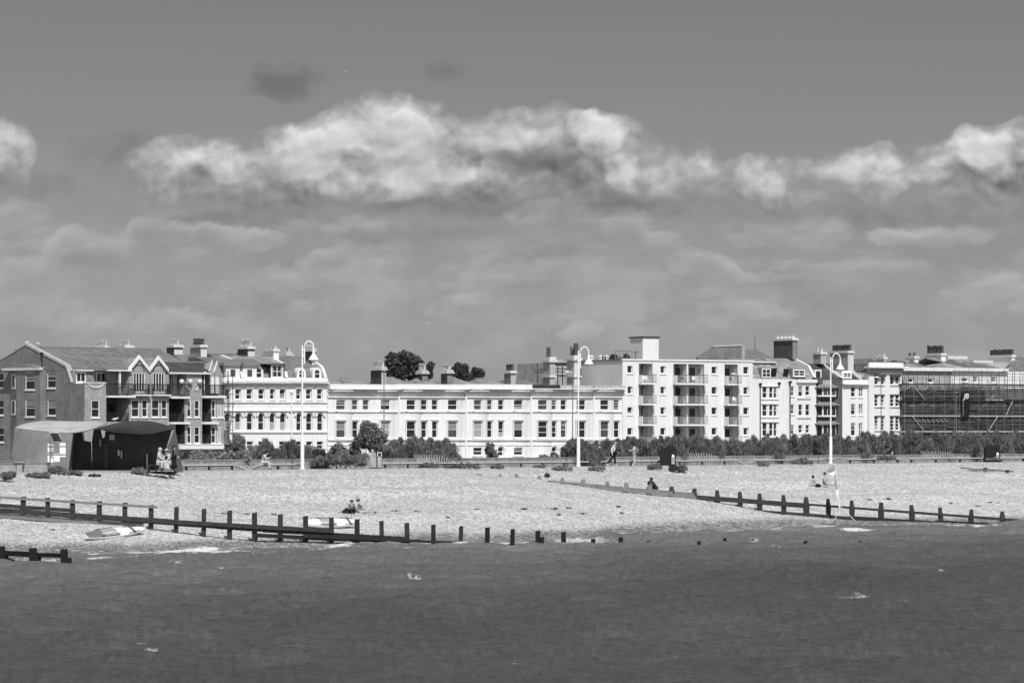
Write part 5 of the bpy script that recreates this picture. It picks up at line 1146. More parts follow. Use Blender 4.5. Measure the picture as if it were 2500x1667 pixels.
def scaffold_right():
    f = Fac(2203, Zb(2203, -1.6), ANG); t = f.root('scaffolding', 'big tube scaffold with debris netting over the right-hand building', 'scaffolding')
    xs = [2208, 2231, 2252, 2280, 2306, 2330, 2343, 2366, 2389, 2410, 2432, 2452, 2472, 2490, 2510]
    for i, x in enumerate(xs):
        y0 = 900 if i in (3, 5, 7, 9, 11, 13) else 905
        b = f.mb(); u = f.u(x); b.tube([(u, 0, 0), (u, 0, f.w(x, y0))], .04, 5); b.build('upright', 'tube', t)
        b = f.mb(); b.tube([(u, 1.2, 0), (u, 1.2, f.w(x, y0+5))], .045, 5); b.build('upright', 'dark_tube', t)
    ue = f.u(2520)
    for y in (905, 912, 921, 926, 950, 958, 966, 970, 998, 1004, 1010, 1029, 1037, 1043):
        x = 2203 if y > 914 else 2325
        while x < 2520:
            x2 = min(2520, x+R.uniform(35, 120)); b = f.mb(); dy = R.uniform(-.8, .8); b.tube([(f.u(x), -.05, f.w(2350, y+dy)), (f.u(x2), -.05, f.w(2350, y+dy+R.uniform(-.5, .5)))], .03, 5); b.build('rail', R.choice(['tube', 'dark_tube', 'tube']), t)
            x = x2+R.choice([-6, 4, 18, 40])
    for k in range(26):
        x = R.uniform(2215, 2480); y = R.choice([950, 972, 992, 1008, 1026, 1046]); b = f.mb(); l = R.uniform(3, 12); b.tube([(f.u(x), .3, f.w(2350, y)), (f.u(x+l), .3, f.w(2350, y+R.uniform(-9, 9)))], .045, 4); b.build('loose_tube', R.choice(['plank', 'tube', 'cream_render']), t)
    for y, m in ((939, 'netting'), (979, 'netting'), (1016, 'plank'), (1054, 'plank')):
        b = f.mb(); b.box(0, ue, -.05, 1.3, f.w(2350, y+1.3), f.w(2350, y-1.0)); b.build('platform', m, t)
        b = f.mb(); b.box(0, ue, -.10, -.06, f.w(2350, y+.8), f.w(2350, y-2.2)); b.build('toe_board', m, t)
    for a, c in (((2227, 940), (2258, 977)), ((2227, 1017), (2255, 1053)), ((2434, 1017), (2411, 1053)), ((2470, 980), (2455, 1013))):
        b = f.mb(); b.tube([(f.u(a[0]), -.15, f.w(*a)), (f.u(c[0]), -.15, f.w(*c))], .06, 5); b.build('brace', 'plank', t)
    for k in range(7):
        x = 2240+k*11; b = f.mb(); b.tube([(f.u(x), -.15, f.w(x, 1024)), (f.u(x+6), -.15, f.w(x+6, 1031))], .05, 5); b.build('brace', 'plank', t)
    for k in range(5):
        x = 2345+k*15; b = f.mb(); b.tube([(f.u(x), -.15, f.w(x, 1064)), (f.u(x+5), -.15, f.w(x+5, 1057))], .05, 5); b.build('brace', 'plank', t)
    m = mat('debris_net', .06, .95, .5, .6); nt = m.node_tree; N = nt.nodes; L = nt.links
    bs = [n for n in N if n.type == 'BSDF_PRINCIPLED'][0]; tc = N.new('ShaderNodeTexCoord'); n = N.new('ShaderNodeTexNoise'); n.inputs['Scale'].default_value = .5; n.inputs['Detail'].default_value = 5; L.new(tc.outputs['Object'], n.inputs['Vector'])
    mr = N.new('ShaderNodeMapRange'); L.new(n.outputs[0], mr.inputs[0]); mr.inputs[1].default_value = .35; mr.inputs[2].default_value = .65; mr.inputs[3].default_value = .45; mr.inputs[4].default_value = .95; L.new(mr.outputs[0], bs.inputs['Alpha'])
    for xa, xb, y0, y1 in ((2203, 2343, 957, 978), (2203, 2405, 981, 1015), (2405, 2520, 981, 1015), (2203, 2520, 1019, 1053), (2340, 2400, 945, 977)):
        b = f.mb(); ua, ub = f.u(xa)+.05, f.u(xb)-.05; n = 14
        rows = []
        for j in range(5):
            z = f.w(2350, y1)+(f.w(2350, y0)-f.w(2350, y1))*j/4; rows.append([(ua+(ub-ua)*i/n, .12+.10*math.sin(i*1.7+j)+.06*math.sin(i*4.1+j*2.3), z) for i in range(n+1)])
        for j in range(4):
            for i in range(n): b.poly([rows[j][i], rows[j][i+1], rows[j+1][i+1], rows[j+1][i]])
        b.build('debris_netting', 'debris_net', t, smooth=True)
    # banner
    bn = f.root('banner', 'tall black banner lettered JB hanging on the scaffold', 'banner'); ua, ub = f.u(2344), f.u(2364)
    b = f.mb(); n = 8; zt, zl = f.w(2352, 956), f.w(2352, 1020)
    rows = [[(ua+(ub-ua)*i/3+.05*math.sin(j*.5), -.3+.06*math.sin(i*2+j), zt+(zl-zt)*j/n) for i in range(4)] for j in range(n+1)]
    for j in range(n):
        for i in range(3): b.poly([rows[j][i], rows[j+1][i], rows[j+1][i+1], rows[j][i+1]])
    b.build('cloth', 'cloth_black', bn)
    def text(s, u, w, size, v=-.45, vert=False, sx=1):
        cu = bpy.data.curves.new('lettering', 'FONT'); cu.body = s; cu.size = size; cu.extrude = .01; cu.align_x = 'CENTER'; cu.shear = .25; cu.offset = .012*size
        o = bpy.data.objects.new('lettering', cu); COL.objects.link(o); dg = bpy.context.evaluated_depsgraph_get(); me = bpy.data.meshes.new_from_object(o.evaluated_get(dg)); bpy.data.objects.remove(o)
        m2 = bpy.data.objects.new('lettering', me); COL.objects.link(m2); m2.parent = bn; me.materials.clear(); me.materials.append(MATS['white_paint'])
        m2.location = (u, v, w); m2.rotation_euler = (math.pi/2, 0, 0); m2.scale = (sx, 1, 1)
        if vert: m2.rotation_euler = (math.pi/2, math.pi/2, 0)
        me.transform(Matrix.Translation(m2.location) @ m2.rotation_euler.to_matrix().to_4x4() @ Matrix.Diagonal((sx, 1, 1, 1))); m2.location = (0,0,0); m2.rotation_euler = (0,0,0); m2.scale = (1,1,1)
    text('JB', (ua+ub)/2-.02, f.w(2352, 973), 1.0)
    b = f.mb()
    for k in range(12): z = f.w(2352, 978+k*3.1); b.box(ua+.13, ua+.13+(.10, .16, .12)[k % 3], -.46, -.44, z-.09, z-.02*(k % 2))
    b.build('small_lettering', 'plank', bn)
scaffold_right()
# ================================================================ plants
def cards(name, P, D, S, wid, m, parent=None, seed=0):
    """many small leaf faces: centres P (n,3), directions D (n,3), half lengths S, width ratio"""
    rs = np.random.RandomState(seed+5); n = len(P)
    r = rs.normal(size=(n, 3)); s = np.cross(D, r); s /= np.linalg.norm(s, axis=1)[:, None]+1e-9
    a = D*S[:, None]; b = s*(S*wid)[:, None]
    V = np.empty((n, 4, 3)); V[:, 0] = P-a; V[:, 1] = P+b*1.0-a*.1; V[:, 2] = P+a; V[:, 3] = P-b*1.0-a*.1
    V = V.reshape(-1, 3)
    if parent is not None:
        inv = np.array(wmat(top(parent)).inverted()); V = V@inv[:3, :3].T+inv[:3, 3]
    me = bpy.data.meshes.new(name); me.vertices.add(4*n); me.vertices.foreach_set('co', V.astype(np.float32).ravel())
    me.loops.add(4*n); me.loops.foreach_set('vertex_index', np.arange(4*n, dtype=np.int32)); me.polygons.add(n); me.polygons.foreach_set('loop_start', np.arange(0, 4*n, 4, dtype=np.int32))
    me.update(calc_edges=True); me.materials.append(MATS[m]); o = bpy.data.objects.new(name, me); COL.objects.link(o)
    if parent is not None: o.parent = parent
    return o
def lobes_points(lobes, n, seed, shell=.55):
    rs = np.random.RandomState(seed); vol = np.array([l[3]*l[4]*l[5] for l in lobes])**.75; pr = vol/vol.sum(); k = rs.choice(len(lobes), n, p=pr); L_ = np.array(lobes)[k]
    d = rs.normal(size=(n, 3)); d /= np.linalg.norm(d, axis=1)[:, None]; r = shell+(1-shell)*rs.rand(n)**.6
    r *= 1+.22*rs.normal(size=n)
    return L_[:, :3]+d*L_[:, 3:]*r[:, None], d
def foliage(parent, name, lobes, n, size, m, seed, up=0.0, wid=.5, shell=.5, jit=.35):
    P, d = lobes_points(lobes, n, seed, shell); rs = np.random.RandomState(seed+99)
    D = rs.normal(size=(n, 3))*(1-up)+d*.4; D[:, 2] += up*2.2; D /= np.linalg.norm(D, axis=1)[:, None]
    S = size*(1-jit+2*jit*rs.rand(n))
    return cards(name, P, D, S, wid, m, parent, seed)
def subl(x, y, z, rx, ry, rz, n, seed, base=None):
    """break a crown envelope into lumpy sub-lobes"""
    rs = random.Random(seed); out = []
    for i in range(n):
        a = rs.uniform(0, 6.283); e = rs.uniform(-.5, 1); q = rs.uniform(.45, .85); c = math.sqrt(max(0, 1-e*e))
        out.append((x+rx*q*math.cos(a)*c, y+ry*q*math.sin(a)*c, z+rz*q*e, rx*rs.uniform(.25, .42), ry*rs.uniform(.25, .42), rz*rs.uniform(.22, .4)))
    return out+[(x, y, z, rx*.6, ry*.6, rz*.6)]
def plumes(parent, name, x0, x1, Zc, dy, z0, z1, n, m, seed, size=.16, wid=.2, nplume=None):
    """a bush of upright feathery plumes: strands crowd round leaning stems and thin out towards ragged tips"""
    rs = np.random.RandomState(seed); H = z1-z0; W = x1-x0; npl = nplume or int(W*9)
    bx = x0+W*rs.rand(npl); by = Zc+dy*(rs.rand(npl)*2-1); e = 1-.30*np.abs((bx-(x0+x1)/2)/(W/2))**3
    hh = H*e*(.62+.42*rs.rand(npl)); lean = rs.normal(size=(npl, 2))*.20*H
    k = rs.randint(0, npl, n); t = rs.rand(n)**.62; r = .30*(1-t**3*.8)
    jx = rs.normal(size=n)*r; jy = rs.normal(size=n)*r
    P = np.stack([bx[k]+lean[k, 0]*t**1.6+jx, by[k]+lean[k, 1]*t**1.6+jy, z0+hh[k]*t*1.02+rs.normal(size=n)*.03], 1)
    D = np.stack([lean[k, 0]/H*.8+jx*.9+rs.normal(size=n)*.22, jy*.9+rs.normal(size=n)*.22, np.ones(n)*1.0], 1); D /= np.linalg.norm(D, axis=1)[:, None]
    S = size*(.6+.8*rs.rand(n)); return cards(name, P, D, S, wid, m, parent, seed)
def shrub(px0, px1, ytop, ybot, dz, label, m='leaf_mid', size=.09, n=5000, up=.1, group=None, name='shrub', cat='shrub', seed=1, depth=None, wid=.5, zbase=None, Z=None, lumps=12, stems=3, density=1.0):
    xm = (px0+px1)/2; Z = Z or Zp(xm)+dz; s = F/Z; x = (xm-1250)/F*Z; rx = (px1-px0)/2/s; z1 = CAM-(ytop-HZ)/s; z0 = CAM-(ybot-HZ)/s if zbase is None else zbase
    rz = (z1-z0)/2; ry = depth or max(.5, min(rx, 2.0)); t = thing(name, (x, Z, z0), label, cat, group)
    k = max(3, int(rx/ max(rz, .3)*2.2))
    lobes = []
    rs = random.Random(seed)
    if rx > rz*1.5:
        for i in range(k):
            q = (i+.5)/k*2-1; hh = rz*(rs.uniform(.82, 1.08)*(1-.35*abs(q)**3)); lobes += subl(x+q*rx*.86, Z+rs.uniform(-.3, .3)*ry, z0+hh, rx/k*1.35, ry, hh, 7, seed*31+i)
    else: lobes = subl(x, Z, z0+rz, rx*1.0, ry, rz*1.0, lumps, seed)
    b = MB()
    for i in range(stems):
        a = rs.uniform(-.5, .5); b.tube([(x+a*rx*.5, Z, z0-.05), (x+a*rx*.8, Z, z0+rz*.7), (x+a*rx*1.2, Z+.1, z0+rz*1.3)], [.05, .035, .015], 5)
    b.build('stem', 'bark', t)
    if m == 'tamarisk': plumes(t, 'foliage', x-rx, x+rx, Z, ry, z0, z1, int(n*density), m, seed)
    else: foliage(t, 'foliage', lobes, int(n*density), size, m, seed, up=up, wid=wid, shell=.2)
    return t
TG = 'dark feathery shrubs along the low wall'
# the tamarisk hedge behind the low wall, one bush after another
TAM = [(1392, 1458, 1071, 'feathery dark bush right behind the tall lamp post'), (1450, 1528, 1069, 'feathery dark bush behind the bald man walking'), (1522, 1590, 1070, 'feathery dark bush behind the person in a cap'),
 (1580, 1668, 1066, 'feathery dark bush behind the big black bin'), (1655, 1745, 1064, 'feathery dark bush behind the raised slatted bench end'), (1735, 1822, 1068, 'feathery dark bush below the right edge of the modern flats'),
 (1812, 1900, 1061, 'feathery dark bush below the stacked triple windows'), (1890, 1965, 1060, 'feathery dark bush below the house with the square brick stack'), (1955, 2030, 1057, 'feathery dark bush left of the right-hand tall lamp post'),
 (2020, 2105, 1062, 'feathery dark bush right of the right-hand tall lamp post'), (2095, 2180, 1056, 'feathery dark bush in front of the classical corner house'), (2170, 2240, 1048, 'tallest feathery dark bush, at the left foot of the scaffold'),
 (2230, 2310, 1058, 'feathery bush with pale flowering tips below the scaffold'), (2300, 2380, 1056, 'feathery dark bush under the black banner'), (2370, 2450, 1053, 'feathery dark bush behind the second black bin'), (2440, 2530, 1052, 'feathery dark bush at the right edge')]
for i, (a, b_, yt, lab) in enumerate(TAM):
    shrub(a-4, b_+4, yt+1, 1122 if a < 1900 else 1113, 8.0+(i % 3)*.5, lab, 'tamarisk', .17, 15000, up=.55, group=TG, seed=100+i, depth=1.7, wid=.20, zbase=3.85)
shrub(1418, 1448, 1100, 1138, 3.6, 'drooping tuft of feathery leaves hanging over the wall by the lamp post', 'tamarisk', .13, 3000, up=.2, group=None, seed=131, depth=.6, wid=.22)
shrub(935, 1108, 1069, 1120, 8, 'wide feathery dark bush right of the information board', 'tamarisk', .17, 24000, up=.55, group=TG, seed=140, depth=2, wid=.20, zbase=3.85)
shrub(612, 742, 1076, 1124, 8, 'wide feathery dark bush left of the first tall lamp post', 'tamarisk', .17, 17000, up=.45, group=TG, seed=141, depth=2, wid=.2, zbase=3.85)
shrub(445, 530, 1093, 1126, 7, 'broad leaved shrub just right of the steel shelter', 'leaf_light', .12, 5000, seed=142, depth=1.6, zbase=3.9, wid=.6)
shrub(500, 622, 1090, 1126, 7.2, 'broad leaved shrub below the scaffold tower', 'leaf_light', .12, 7000, seed=143, depth=1.6, zbase=3.9, wid=.6)
shrub(436, 475, 1098, 1126, 8, 'soft dark shrub tucked beside the shelter leg', 'leaf_dark', .11, 2200, seed=144, depth=1.2, zbase=3.9)
shrub(545, 606, 1064, 1120, 12, 'upright loose bush in front of the mansard houses', 'leaf_mid', .13, 3800, seed=145, depth=1.4, up=.3, zbase=3.85)
shrub(743, 905, 1103, 1143, 3.2, 'sprawling bush in front of the wall, left of the information board', 'leaf_mid', .10, 11000, seed=146, depth=1.2, up=.3, wid=.3, zbase=3.82)
shrub(796, 858, 1079, 1116, 9, 'round clipped bush left of the leafy little tree', 'leaf_mid', .09, 5200, seed=147, depth=1.5, zbase=3.85)
shrub(850, 884, 1080, 1110, 10, 'small dark bush at the foot of the leafy little tree', 'leaf_dark', .12, 1600, seed=148, depth=1.2, zbase=3.85)
shrub(860, 915, 1098, 1124, 7, 'pale spiky plant behind the information board', 'leaf_light', .16, 900, seed=149, up=.5, wid=.15, zbase=3.85)
shrub(1092, 1124, 1100, 1121, 7, 'small leafy bush at the right end of the wide feathery bush', 'leaf_mid', .10, 1300, seed=150, depth=.8, zbase=3.85)
shrub(1298, 1400, 1106, 1119, 9, 'low spreading shrub below the arched doorways', 'leaf_mid', .10, 3200, seed=151, depth=1.2, up=.4, zbase=3.85)
shrub(742, 800, 1096, 1124, 7.5, 'dark shrub in front of the small tiled kiosk roof', 'leaf_dark', .11, 3000, seed=152, depth=1.2, zbase=3.85)
shrub(1184, 1217, 1078, 1120, 14, 'small conical conifer in front of the white terrace', 'leaf_mid', .10, 3000, seed=153, depth=1.0, name='conifer', cat='tree', zbase=3.85, lumps=16)
# beach-top plants
for i, (a, b_, yt, yb, lab, m) in enumerate([(1578, 1618, 1130, 1147, 'low clump of sea plants left of the dark cushion bushes', 'leaf_mid'), (1632, 1662, 1133, 1153, 'cushion shaped bush on the shingle below the black bin', 'leaf_dark'), (1655, 1682, 1133, 1154, 'darker cushion bush, right one of the pair below the black bin', 'leaf_mid'),
    (1018, 1075, 1128, 1143, 'low bush on the shingle under the raised slats', 'leaf_mid'), (1080, 1180, 1130, 1144, 'long low bush on the shingle right of the raised slats', 'leaf_mid'), (1196, 1232, 1132, 1144, 'small sea plant below the long bench', 'leaf_mid'), (1300, 1335, 1134, 1142, 'flat weed patch by the bench end', 'leaf_mid'),
    (1345, 1400, 1137, 1149, 'straggling weed patch near the buried posts', 'leaf_light'), (1436, 1478, 1134, 1150, 'weed clump at the foot of the walking man', 'leaf_light'), (1328, 1342, 1155, 1164, 'tiny dark weed among the buried posts', 'leaf_dark'),
    (1848, 1880, 1124, 1138, 'weed clump on the shingle crest, right of the down-swept slats', 'leaf_light'), (1925, 1990, 1118, 1134, 'weed drift in front of the bench, left of the tall lamp post', 'leaf_light'), (2140, 2188, 1108, 1125, 'thistly clump before the low wall below the corner house', 'leaf_light'), (2405, 2450, 1114, 1126, 'weed clump at the foot of the second black bin', 'leaf_light'),
    (60, 128, 1152, 1166, 'weed drift below the solar sign', 'leaf_mid'), (0, 38, 1148, 1176, 'weed clump at the left edge of the beach', 'leaf_mid'), (116, 165, 1136, 1158, 'leafy weed at the foot of the solar sign', 'leaf_mid'), (318, 366, 1140, 1158, 'leafy clump in front of the shelter bench', 'leaf_light'), (215, 246, 1157, 1163, 'thin weed on the shingle in front of the shelter', 'leaf_dark'), (165, 205, 1145, 1160, 'weed clump in front of the shelter opening', 'leaf_mid')]):
    zb_ = None; p = at((a+b_)/2, yb)
    shrub(a, b_, yt, yb, 0, lab, m, .07, int(60*(b_-a)*(yb-yt)/14)+300, up=.35, group='weeds and sea plants on the shingle crest', seed=200+i, depth=.5, Z=p.y, name='sea_plant', cat='plant', wid=.35, stems=1)
# the leafy little tree in the garden
def tree(px0, px1, ytop, ybot, Z, zg, label, m, n, size, seed, lumps=26, trunk=.18, group=None):
    xm = (px0+px1)/2; s = F/Z; x = (xm-1250)/s; z1 = CAM-(ytop-HZ)/s; z0 = CAM-(ybot-HZ)/s; rx = (px1-px0)/2/s; rz = (z1-z0)/2; zc = z0+rz
    t = thing('tree', (x, Z, zg), label, 'tree', group); b = MB(); rs = random.Random(seed)
    b.tube([(x, Z, zg-.1), (x+.1, Z, (zg+zc)/2), (x, Z, zc)], [trunk, trunk*.75, trunk*.45], 8)
    for i in range(7):
        a = rs.uniform(0, 6.28); b.tube([(x, Z, zc-rz*.5+.2*i*rz*.2), (x+rx*.4*math.cos(a), Z+rx*.4*math.sin(a), zc+rz*.1), (x+rx*.75*math.cos(a), Z+rx*.7*math.sin(a), zc+rz*rs.uniform(.1, .6))], [trunk*.4, trunk*.25, trunk*.08], 5)
    b.build('trunk', 'bark', t)
    foliage(t, 'crown', subl(x, Z, zc, rx, rx*.9, rz, lumps, seed)[:-1]+[(x, Z, zc, rx*.35, rx*.35, rz*.35)], n, size, m, seed, wid=.55, shell=.35)
tree(866, 938, 1032, 1126, Zp(900)+15, 3.8, 'leafy little tree in front of the white terrace', 'leaf_mid', 7500, .12, 301, 30, .09)
tree(933, 1030, 859, 950, Zb(985)+26, 2.8, 'biggest dark tree rising behind the terrace chimneys', 'leaf_dark', 15000, .27, 302, 34, .3, 'dark trees behind the terrace')
tree(1030, 1060, 884, 935, Zb(1045)+24, 2.8, 'small dark tree crown right of the biggest tree', 'leaf_dark', 3800, .24, 303, 14, .2, 'dark trees behind the terrace')
tree(1095, 1146, 884, 945, Zb(1120)+26, 2.8, 'middle dark tree right of the brick stack', 'leaf_dark', 7500, .25, 304, 22, .25, 'dark trees behind the terrace')
tree(1140, 1182, 898, 950, Zb(1160)+27, 2.8, 'lower dark tree at the right of the middle one', 'leaf_dark', 5200, .25, 305, 18, .25, 'dark trees behind the terrace')
tree(1486, 1516, 864, 900, Zb(1500)+50, 2.8, 'distant dark treetop left of the roof railings', 'leaf_dark', 3200, .25, 306, 12, .2, 'distant treetops by the roof tower')
tree(1512, 1546, 866, 900, Zb(1530)+50, 2.8, 'distant dark treetop behind the roof railings', 'leaf_dark', 3200, .25, 307, 12, .2, 'distant treetops by the roof tower')
# ================================================================ promenade furniture
def ground_z(px, dz): return 3.84
def low_wall():
    segs = [(-250, 128, 1.2, 'pale low brick wall by the beach at the far left', 1136, 1160), ]
    t = None
    pts = [(x, Zp(x)+4.9) for x in range(440, 2700, 60)]
    def wl(name, label, xs, dz, zt, m='concrete', th=.3, cap=True):
        P0 = [((x-1250)/F*(Zp(x)+dz), Zp(x)+dz) for x in xs]; r = thing(name, (P0[0][0], P0[0][1], 3.8), label, 'wall')
        b = MB(); c = MB()
        for (xa, ya), (xb, yb) in zip(P0, P0[1:]):
            b.prism([(xa, ya, 3.7), (xb, yb, 3.7), (xb, yb+th, 3.7), (xa, ya+th, 3.7)], (0, 0, zt-3.7)); c.prism([(xa, ya-.05, zt+.002), (xb, yb-.05, zt+.002), (xb, yb+th+.05, zt+.002), (xa, ya+th+.05, zt+.002)], (0, 0, .06))
        b.build('masonry', m, r); c.build('coping', 'concrete', r); return r
    wl('low_wall', 'long low stone wall behind the benches along the promenade', [430+60*i for i in range(37)], 4.9, 4.42)
    wl('low_wall', 'pale low brick wall at the far left in front of the shelter', [-200, -60, 58, 122], 1.0, 4.37, m='light_brick')
    p = unproj(48, 1150, Zp(48)+.85); r = thing('wall_pier', (p.x, p.y, 3.8), 'square brick pier with a flat capstone in the far left low wall', 'pier')
    b = MB(); b.box(p.x-.16, p.x+.16, p.y-.15, p.y+.14, 3.75, 4.42); b.build('shaft', 'light_brick', r); b = MB(); b.box(p.x-.3, p.x+.3, p.y-.25, p.y+.25, 4.422, 4.52); b.build('capstone', 'concrete', r)
low_wall()
def bench(xa, xb, dz, label, up=None, downs=(), zt=4.19, leg=95):
    """long ribbon bench: slatted seat on dark legs; up: px range where the slats rise into a back; downs: px ranges where it dips to the ground as a fan"""
    L0 = lambda x, d=0: Vector(((x-1250)/F*(Zp(x)+dz+d), Zp(x)+dz+d, 0))
    o = L0(xa); t = thing('ribbon_bench', (o.x, o.y, 3.84), label, 'bench', 'long ribbon benches along the low wall')
    def H(x):
        for a, b in downs:
            if a <= x <= b:
                q = (x-a)/(b-a)
                return zt-.30*(.5-.5*math.cos(2*math.pi*q))
        return zt
    b = MB(); x = xa
    step = 4.0
    while x < xb:
        x2 = min(x+step, xb); z1, z2 = H(x), H(x2); p, q = L0(x), L0(x2); k = Vector((0, .5, 0))
        for d in (0, .17, .34):
            y = Vector((0, d, 0)); b.prism([p+y+Vector((0,0,z1)), q+y+Vector((0,0,z2)), q+y+Vector((0,.13,z2)), p+y+Vector((0,.13,z1))], (0, 0, -.06))
        x = x2
    b.build('seat', 'slat_wood', t)
    b = MB(); x = xa  # dark strip below the slats, standing in for the shadow under the seat
    while x < xb:
        x2 = min(x+step, xb); p, q = L0(x), L0(x2); b.prism([p+Vector((0,.05,H(x)-.065)), q+Vector((0,.05,H(x2)-.065)), q+Vector((0,.42,H(x2)-.065)), p+Vector((0,.42,H(x)-.065))], (0, 0, -.07)); x = x2
    b.build('underseat_shade', 'dark_metal', t)
    n = max(1, int((xb-xa)/50)); 
    for i in range(n+1):
        x = xa+8+(xb-xa-16)*i/n
        if any(a < x < c for a, c in downs): continue
        p = L0(x); b = MB(); b.box(p.x-.07, p.x+.07, p.y+.05, p.y+.42, 3.80, zt-.065); b.build('leg', 'dark_metal', t)
    if up:
        b = MB(); a, c = up; n = int((c-a)/5.6)
        for i in range(n+1):
            q = i/n; x = a+(c-a)*q*.93; p = L0(x, .1); h = .56*(1 if q < .55 else 1-.85*((q-.55)/.45)**1.3); lean = -.16+.9*max(0, q-.35)**1.5
            b.tube([(p.x+(.12 if q < .3 else 0), p.y, zt), (p.x+.12-.32*(1-q)+lean*.2, p.y+.2, zt+h*.98)], .026, 4)
        b.build('back_slats', 'plank', t)
    if downs:
        b = MB()
        for a, c in downs:
            n = 12
            for i in range(n+1):
                q = i/n; x = a+(c-a)*q; p = L0(x, -.1); b.tube([(p.x, p.y-.35-.25*math.sin(math.pi*q), H(x)-.10), (p.x+.25*(q-.5), p.y+.55, H(x)+.13)], .032, 4)
        b.build('fan_slats', 'plank', t)
bench(446, 742, 2.6, 'ribbon bench with a dip where a person in pale clothes sits', downs=((572, 640),))
bench(932, 1114, 2.6, 'ribbon bench with tall raised slats right of the information board', up=(1018, 1112))
bench(1106, 1438, 2.2, 'long plain ribbon bench ending at the middle tall lamp post')
bench(1466, 1614, 2.2, 'short ribbon bench behind the walking man')
bench(1652, 1832, 2.2, 'ribbon bench with fanned raised slats right of the big black bin', up=(1688, 1764), downs=((1795, 1845),))
bench(1842, 2038, 2.2, 'ribbon bench left of the right-hand tall lamp post')
bench(2068, 2200, 2.2, 'short weed-grown ribbon bench below the corner house')
bench(2218, 2412, 2.2, 'ribbon bench with sunburst slats below the scaffold', up=(2256, 2346))
bench(2438, 2560, 2.2, 'ribbon bench leaving the frame at the right edge')
def tall_lamp(px, ybase, ytop, label, dz=1.0):
    Z = Zp(px)+dz; s = F/Z; x = (px-1250)/s; zb = 3.84; zt = CAM-(ytop-HZ)/s; H = zt-zb
    t = thing('promenade_lamp', (x, Z, zb), label, 'street lamp', 'tall white swan neck lamps')
    T = lambda p: (x+p[0], Z+p[1], zb+p[2])
    b = MB(T); b.lathe((0,0,0), [(.18, 0), (.18, .05), (.13, .08), (.125, H*.235), (.08, H*.245)], 12); b.build('base', 'white_paint', t)
    b = MB(T); b.tube([(0,0,H*.2), (0,0,H*.965)], .062, 10, .052); b.build('pole', 'white_paint', t)
    r = .30; b = MB(T); cx = .31; pts = [(.14, 0, H*.82), (.14, 0, H-.30-r*.6)]+[(.14+r-r*math.cos(a), 0, H-.30-r*.6+r*1.55*math.sin(a)) for a in [math.pi*i/10 for i in range(1, 10)]]+[(.14+2*r, 0, H-.45-r*.6)]
    b.tube(pts, .045, 8); b.tube([(0, 0, H*.88), (.14, 0, H*.88)], .04, 6); b.tube([(0, 0, H*.93), (.14, 0, H*.93)], .04, 6); b.build('arm', 'white_paint', t)
    hx, hz = .14+2*r, H-.45-r*.6
    b = MB(T); b.lathe((hx, 0, hz-.62), [(.34, 0), (.33, .04), (.18, .28), (.10, .36), (.08, .62)], 14); sh = b.build('shade', 'white_paint', t, smooth=False)
    b = MB(T); b.ball((hx, 0, hz-.68), .16, .16, .16); b.build('globe', 'cream_render', sh, smooth=True)
tall_lamp(738, 1143, 832, 'tall white swan neck lamp in front of the mansard houses')
tall_lamp(1412, 1137, 846, 'tall white swan neck lamp left of the modern flats')
tall_lamp(2028, 1124, 862, 'tall white swan neck lamp in front of the dark brick house')
def slim_lamp(px, ytop, ybot, m, label, head=0, Zoff=-30, cat='street lamp', r=.07):
    Z = Zb(px)+Zoff; s = F/Z; x = (px-1250)/s; zb = 2.9+max(0, -Zoff-3)/60*.4; zt = CAM-(ytop-HZ)/s
    t = thing('street_lamp', (x, Z, zb), label, cat, 'slim street lamps on the road')
    b = MB(); b.tube([(x, Z, zb-.1), (x, Z, zt)], r, 8, r*.7); b.build('pole', m, t)
    if head:
        b = MB(); b.tube([(x, Z, zt), (x+head*.5, Z-.1, zt+.12)], .04, 6); b.lathe((x+head*.75, Z-.1, zt+.02), [(.1, 0), (.32, .05), (.30, .14), (.1, .2)], 10); b.build('lamp_head', 'white_paint', t)
    else:
        b = MB(); b.ball((x, Z, zt+.1), .28, .28, .12); b.build('lamp_head', 'grey_metal', t)
slim_lamp(937.5, 908, 1090, 'grey_metal', 'slim grey street lamp against the white terrace, above the wide bush')
slim_lamp(1398, 910, 1072, 'grey_metal', 'slim grey street lamp with pale head, just left of the middle tall lamp', head=-.9)
slim_lamp(1801.5, 915, 1075, 'grey_metal', 'slim grey street lamp in front of the right balconies of the modern flats', head=-.8)
slim_lamp(2151, 923, 1060, 'grey_metal', 'slim grey street lamp in front of the classical corner house', head=-.8)
slim_lamp(2026, 1038, 1060, 'grey_metal', 'short dark lamp head below the dark brick house', Zoff=-40)
slim_lamp(2334.5, 960, 1060, 'grey_metal', 'slim grey street lamp among the scaffold tubes')
def cctv():
    px = 712; Z = Zb(px)-20; s = F/Z; x = (px-1250)/s; zt = CAM-(955-HZ)/s
    t = thing('camera_mast', (x, Z, 2.9), 'white camera mast with a dome head in front of the mansard houses', 'mast')
    b = MB(); b.tube([(x, Z, 2.8), (x, Z, zt)], .11, 8, .08); b.build('pole', 'white_paint', t)
    b = MB(); b.box(x-.3, x+.3, Z-.2, Z+.2, zt, zt+.25); b.ball((x, Z-.1, zt-.1), .22); b.build('camera_head', 'white_paint', t)
cctv()
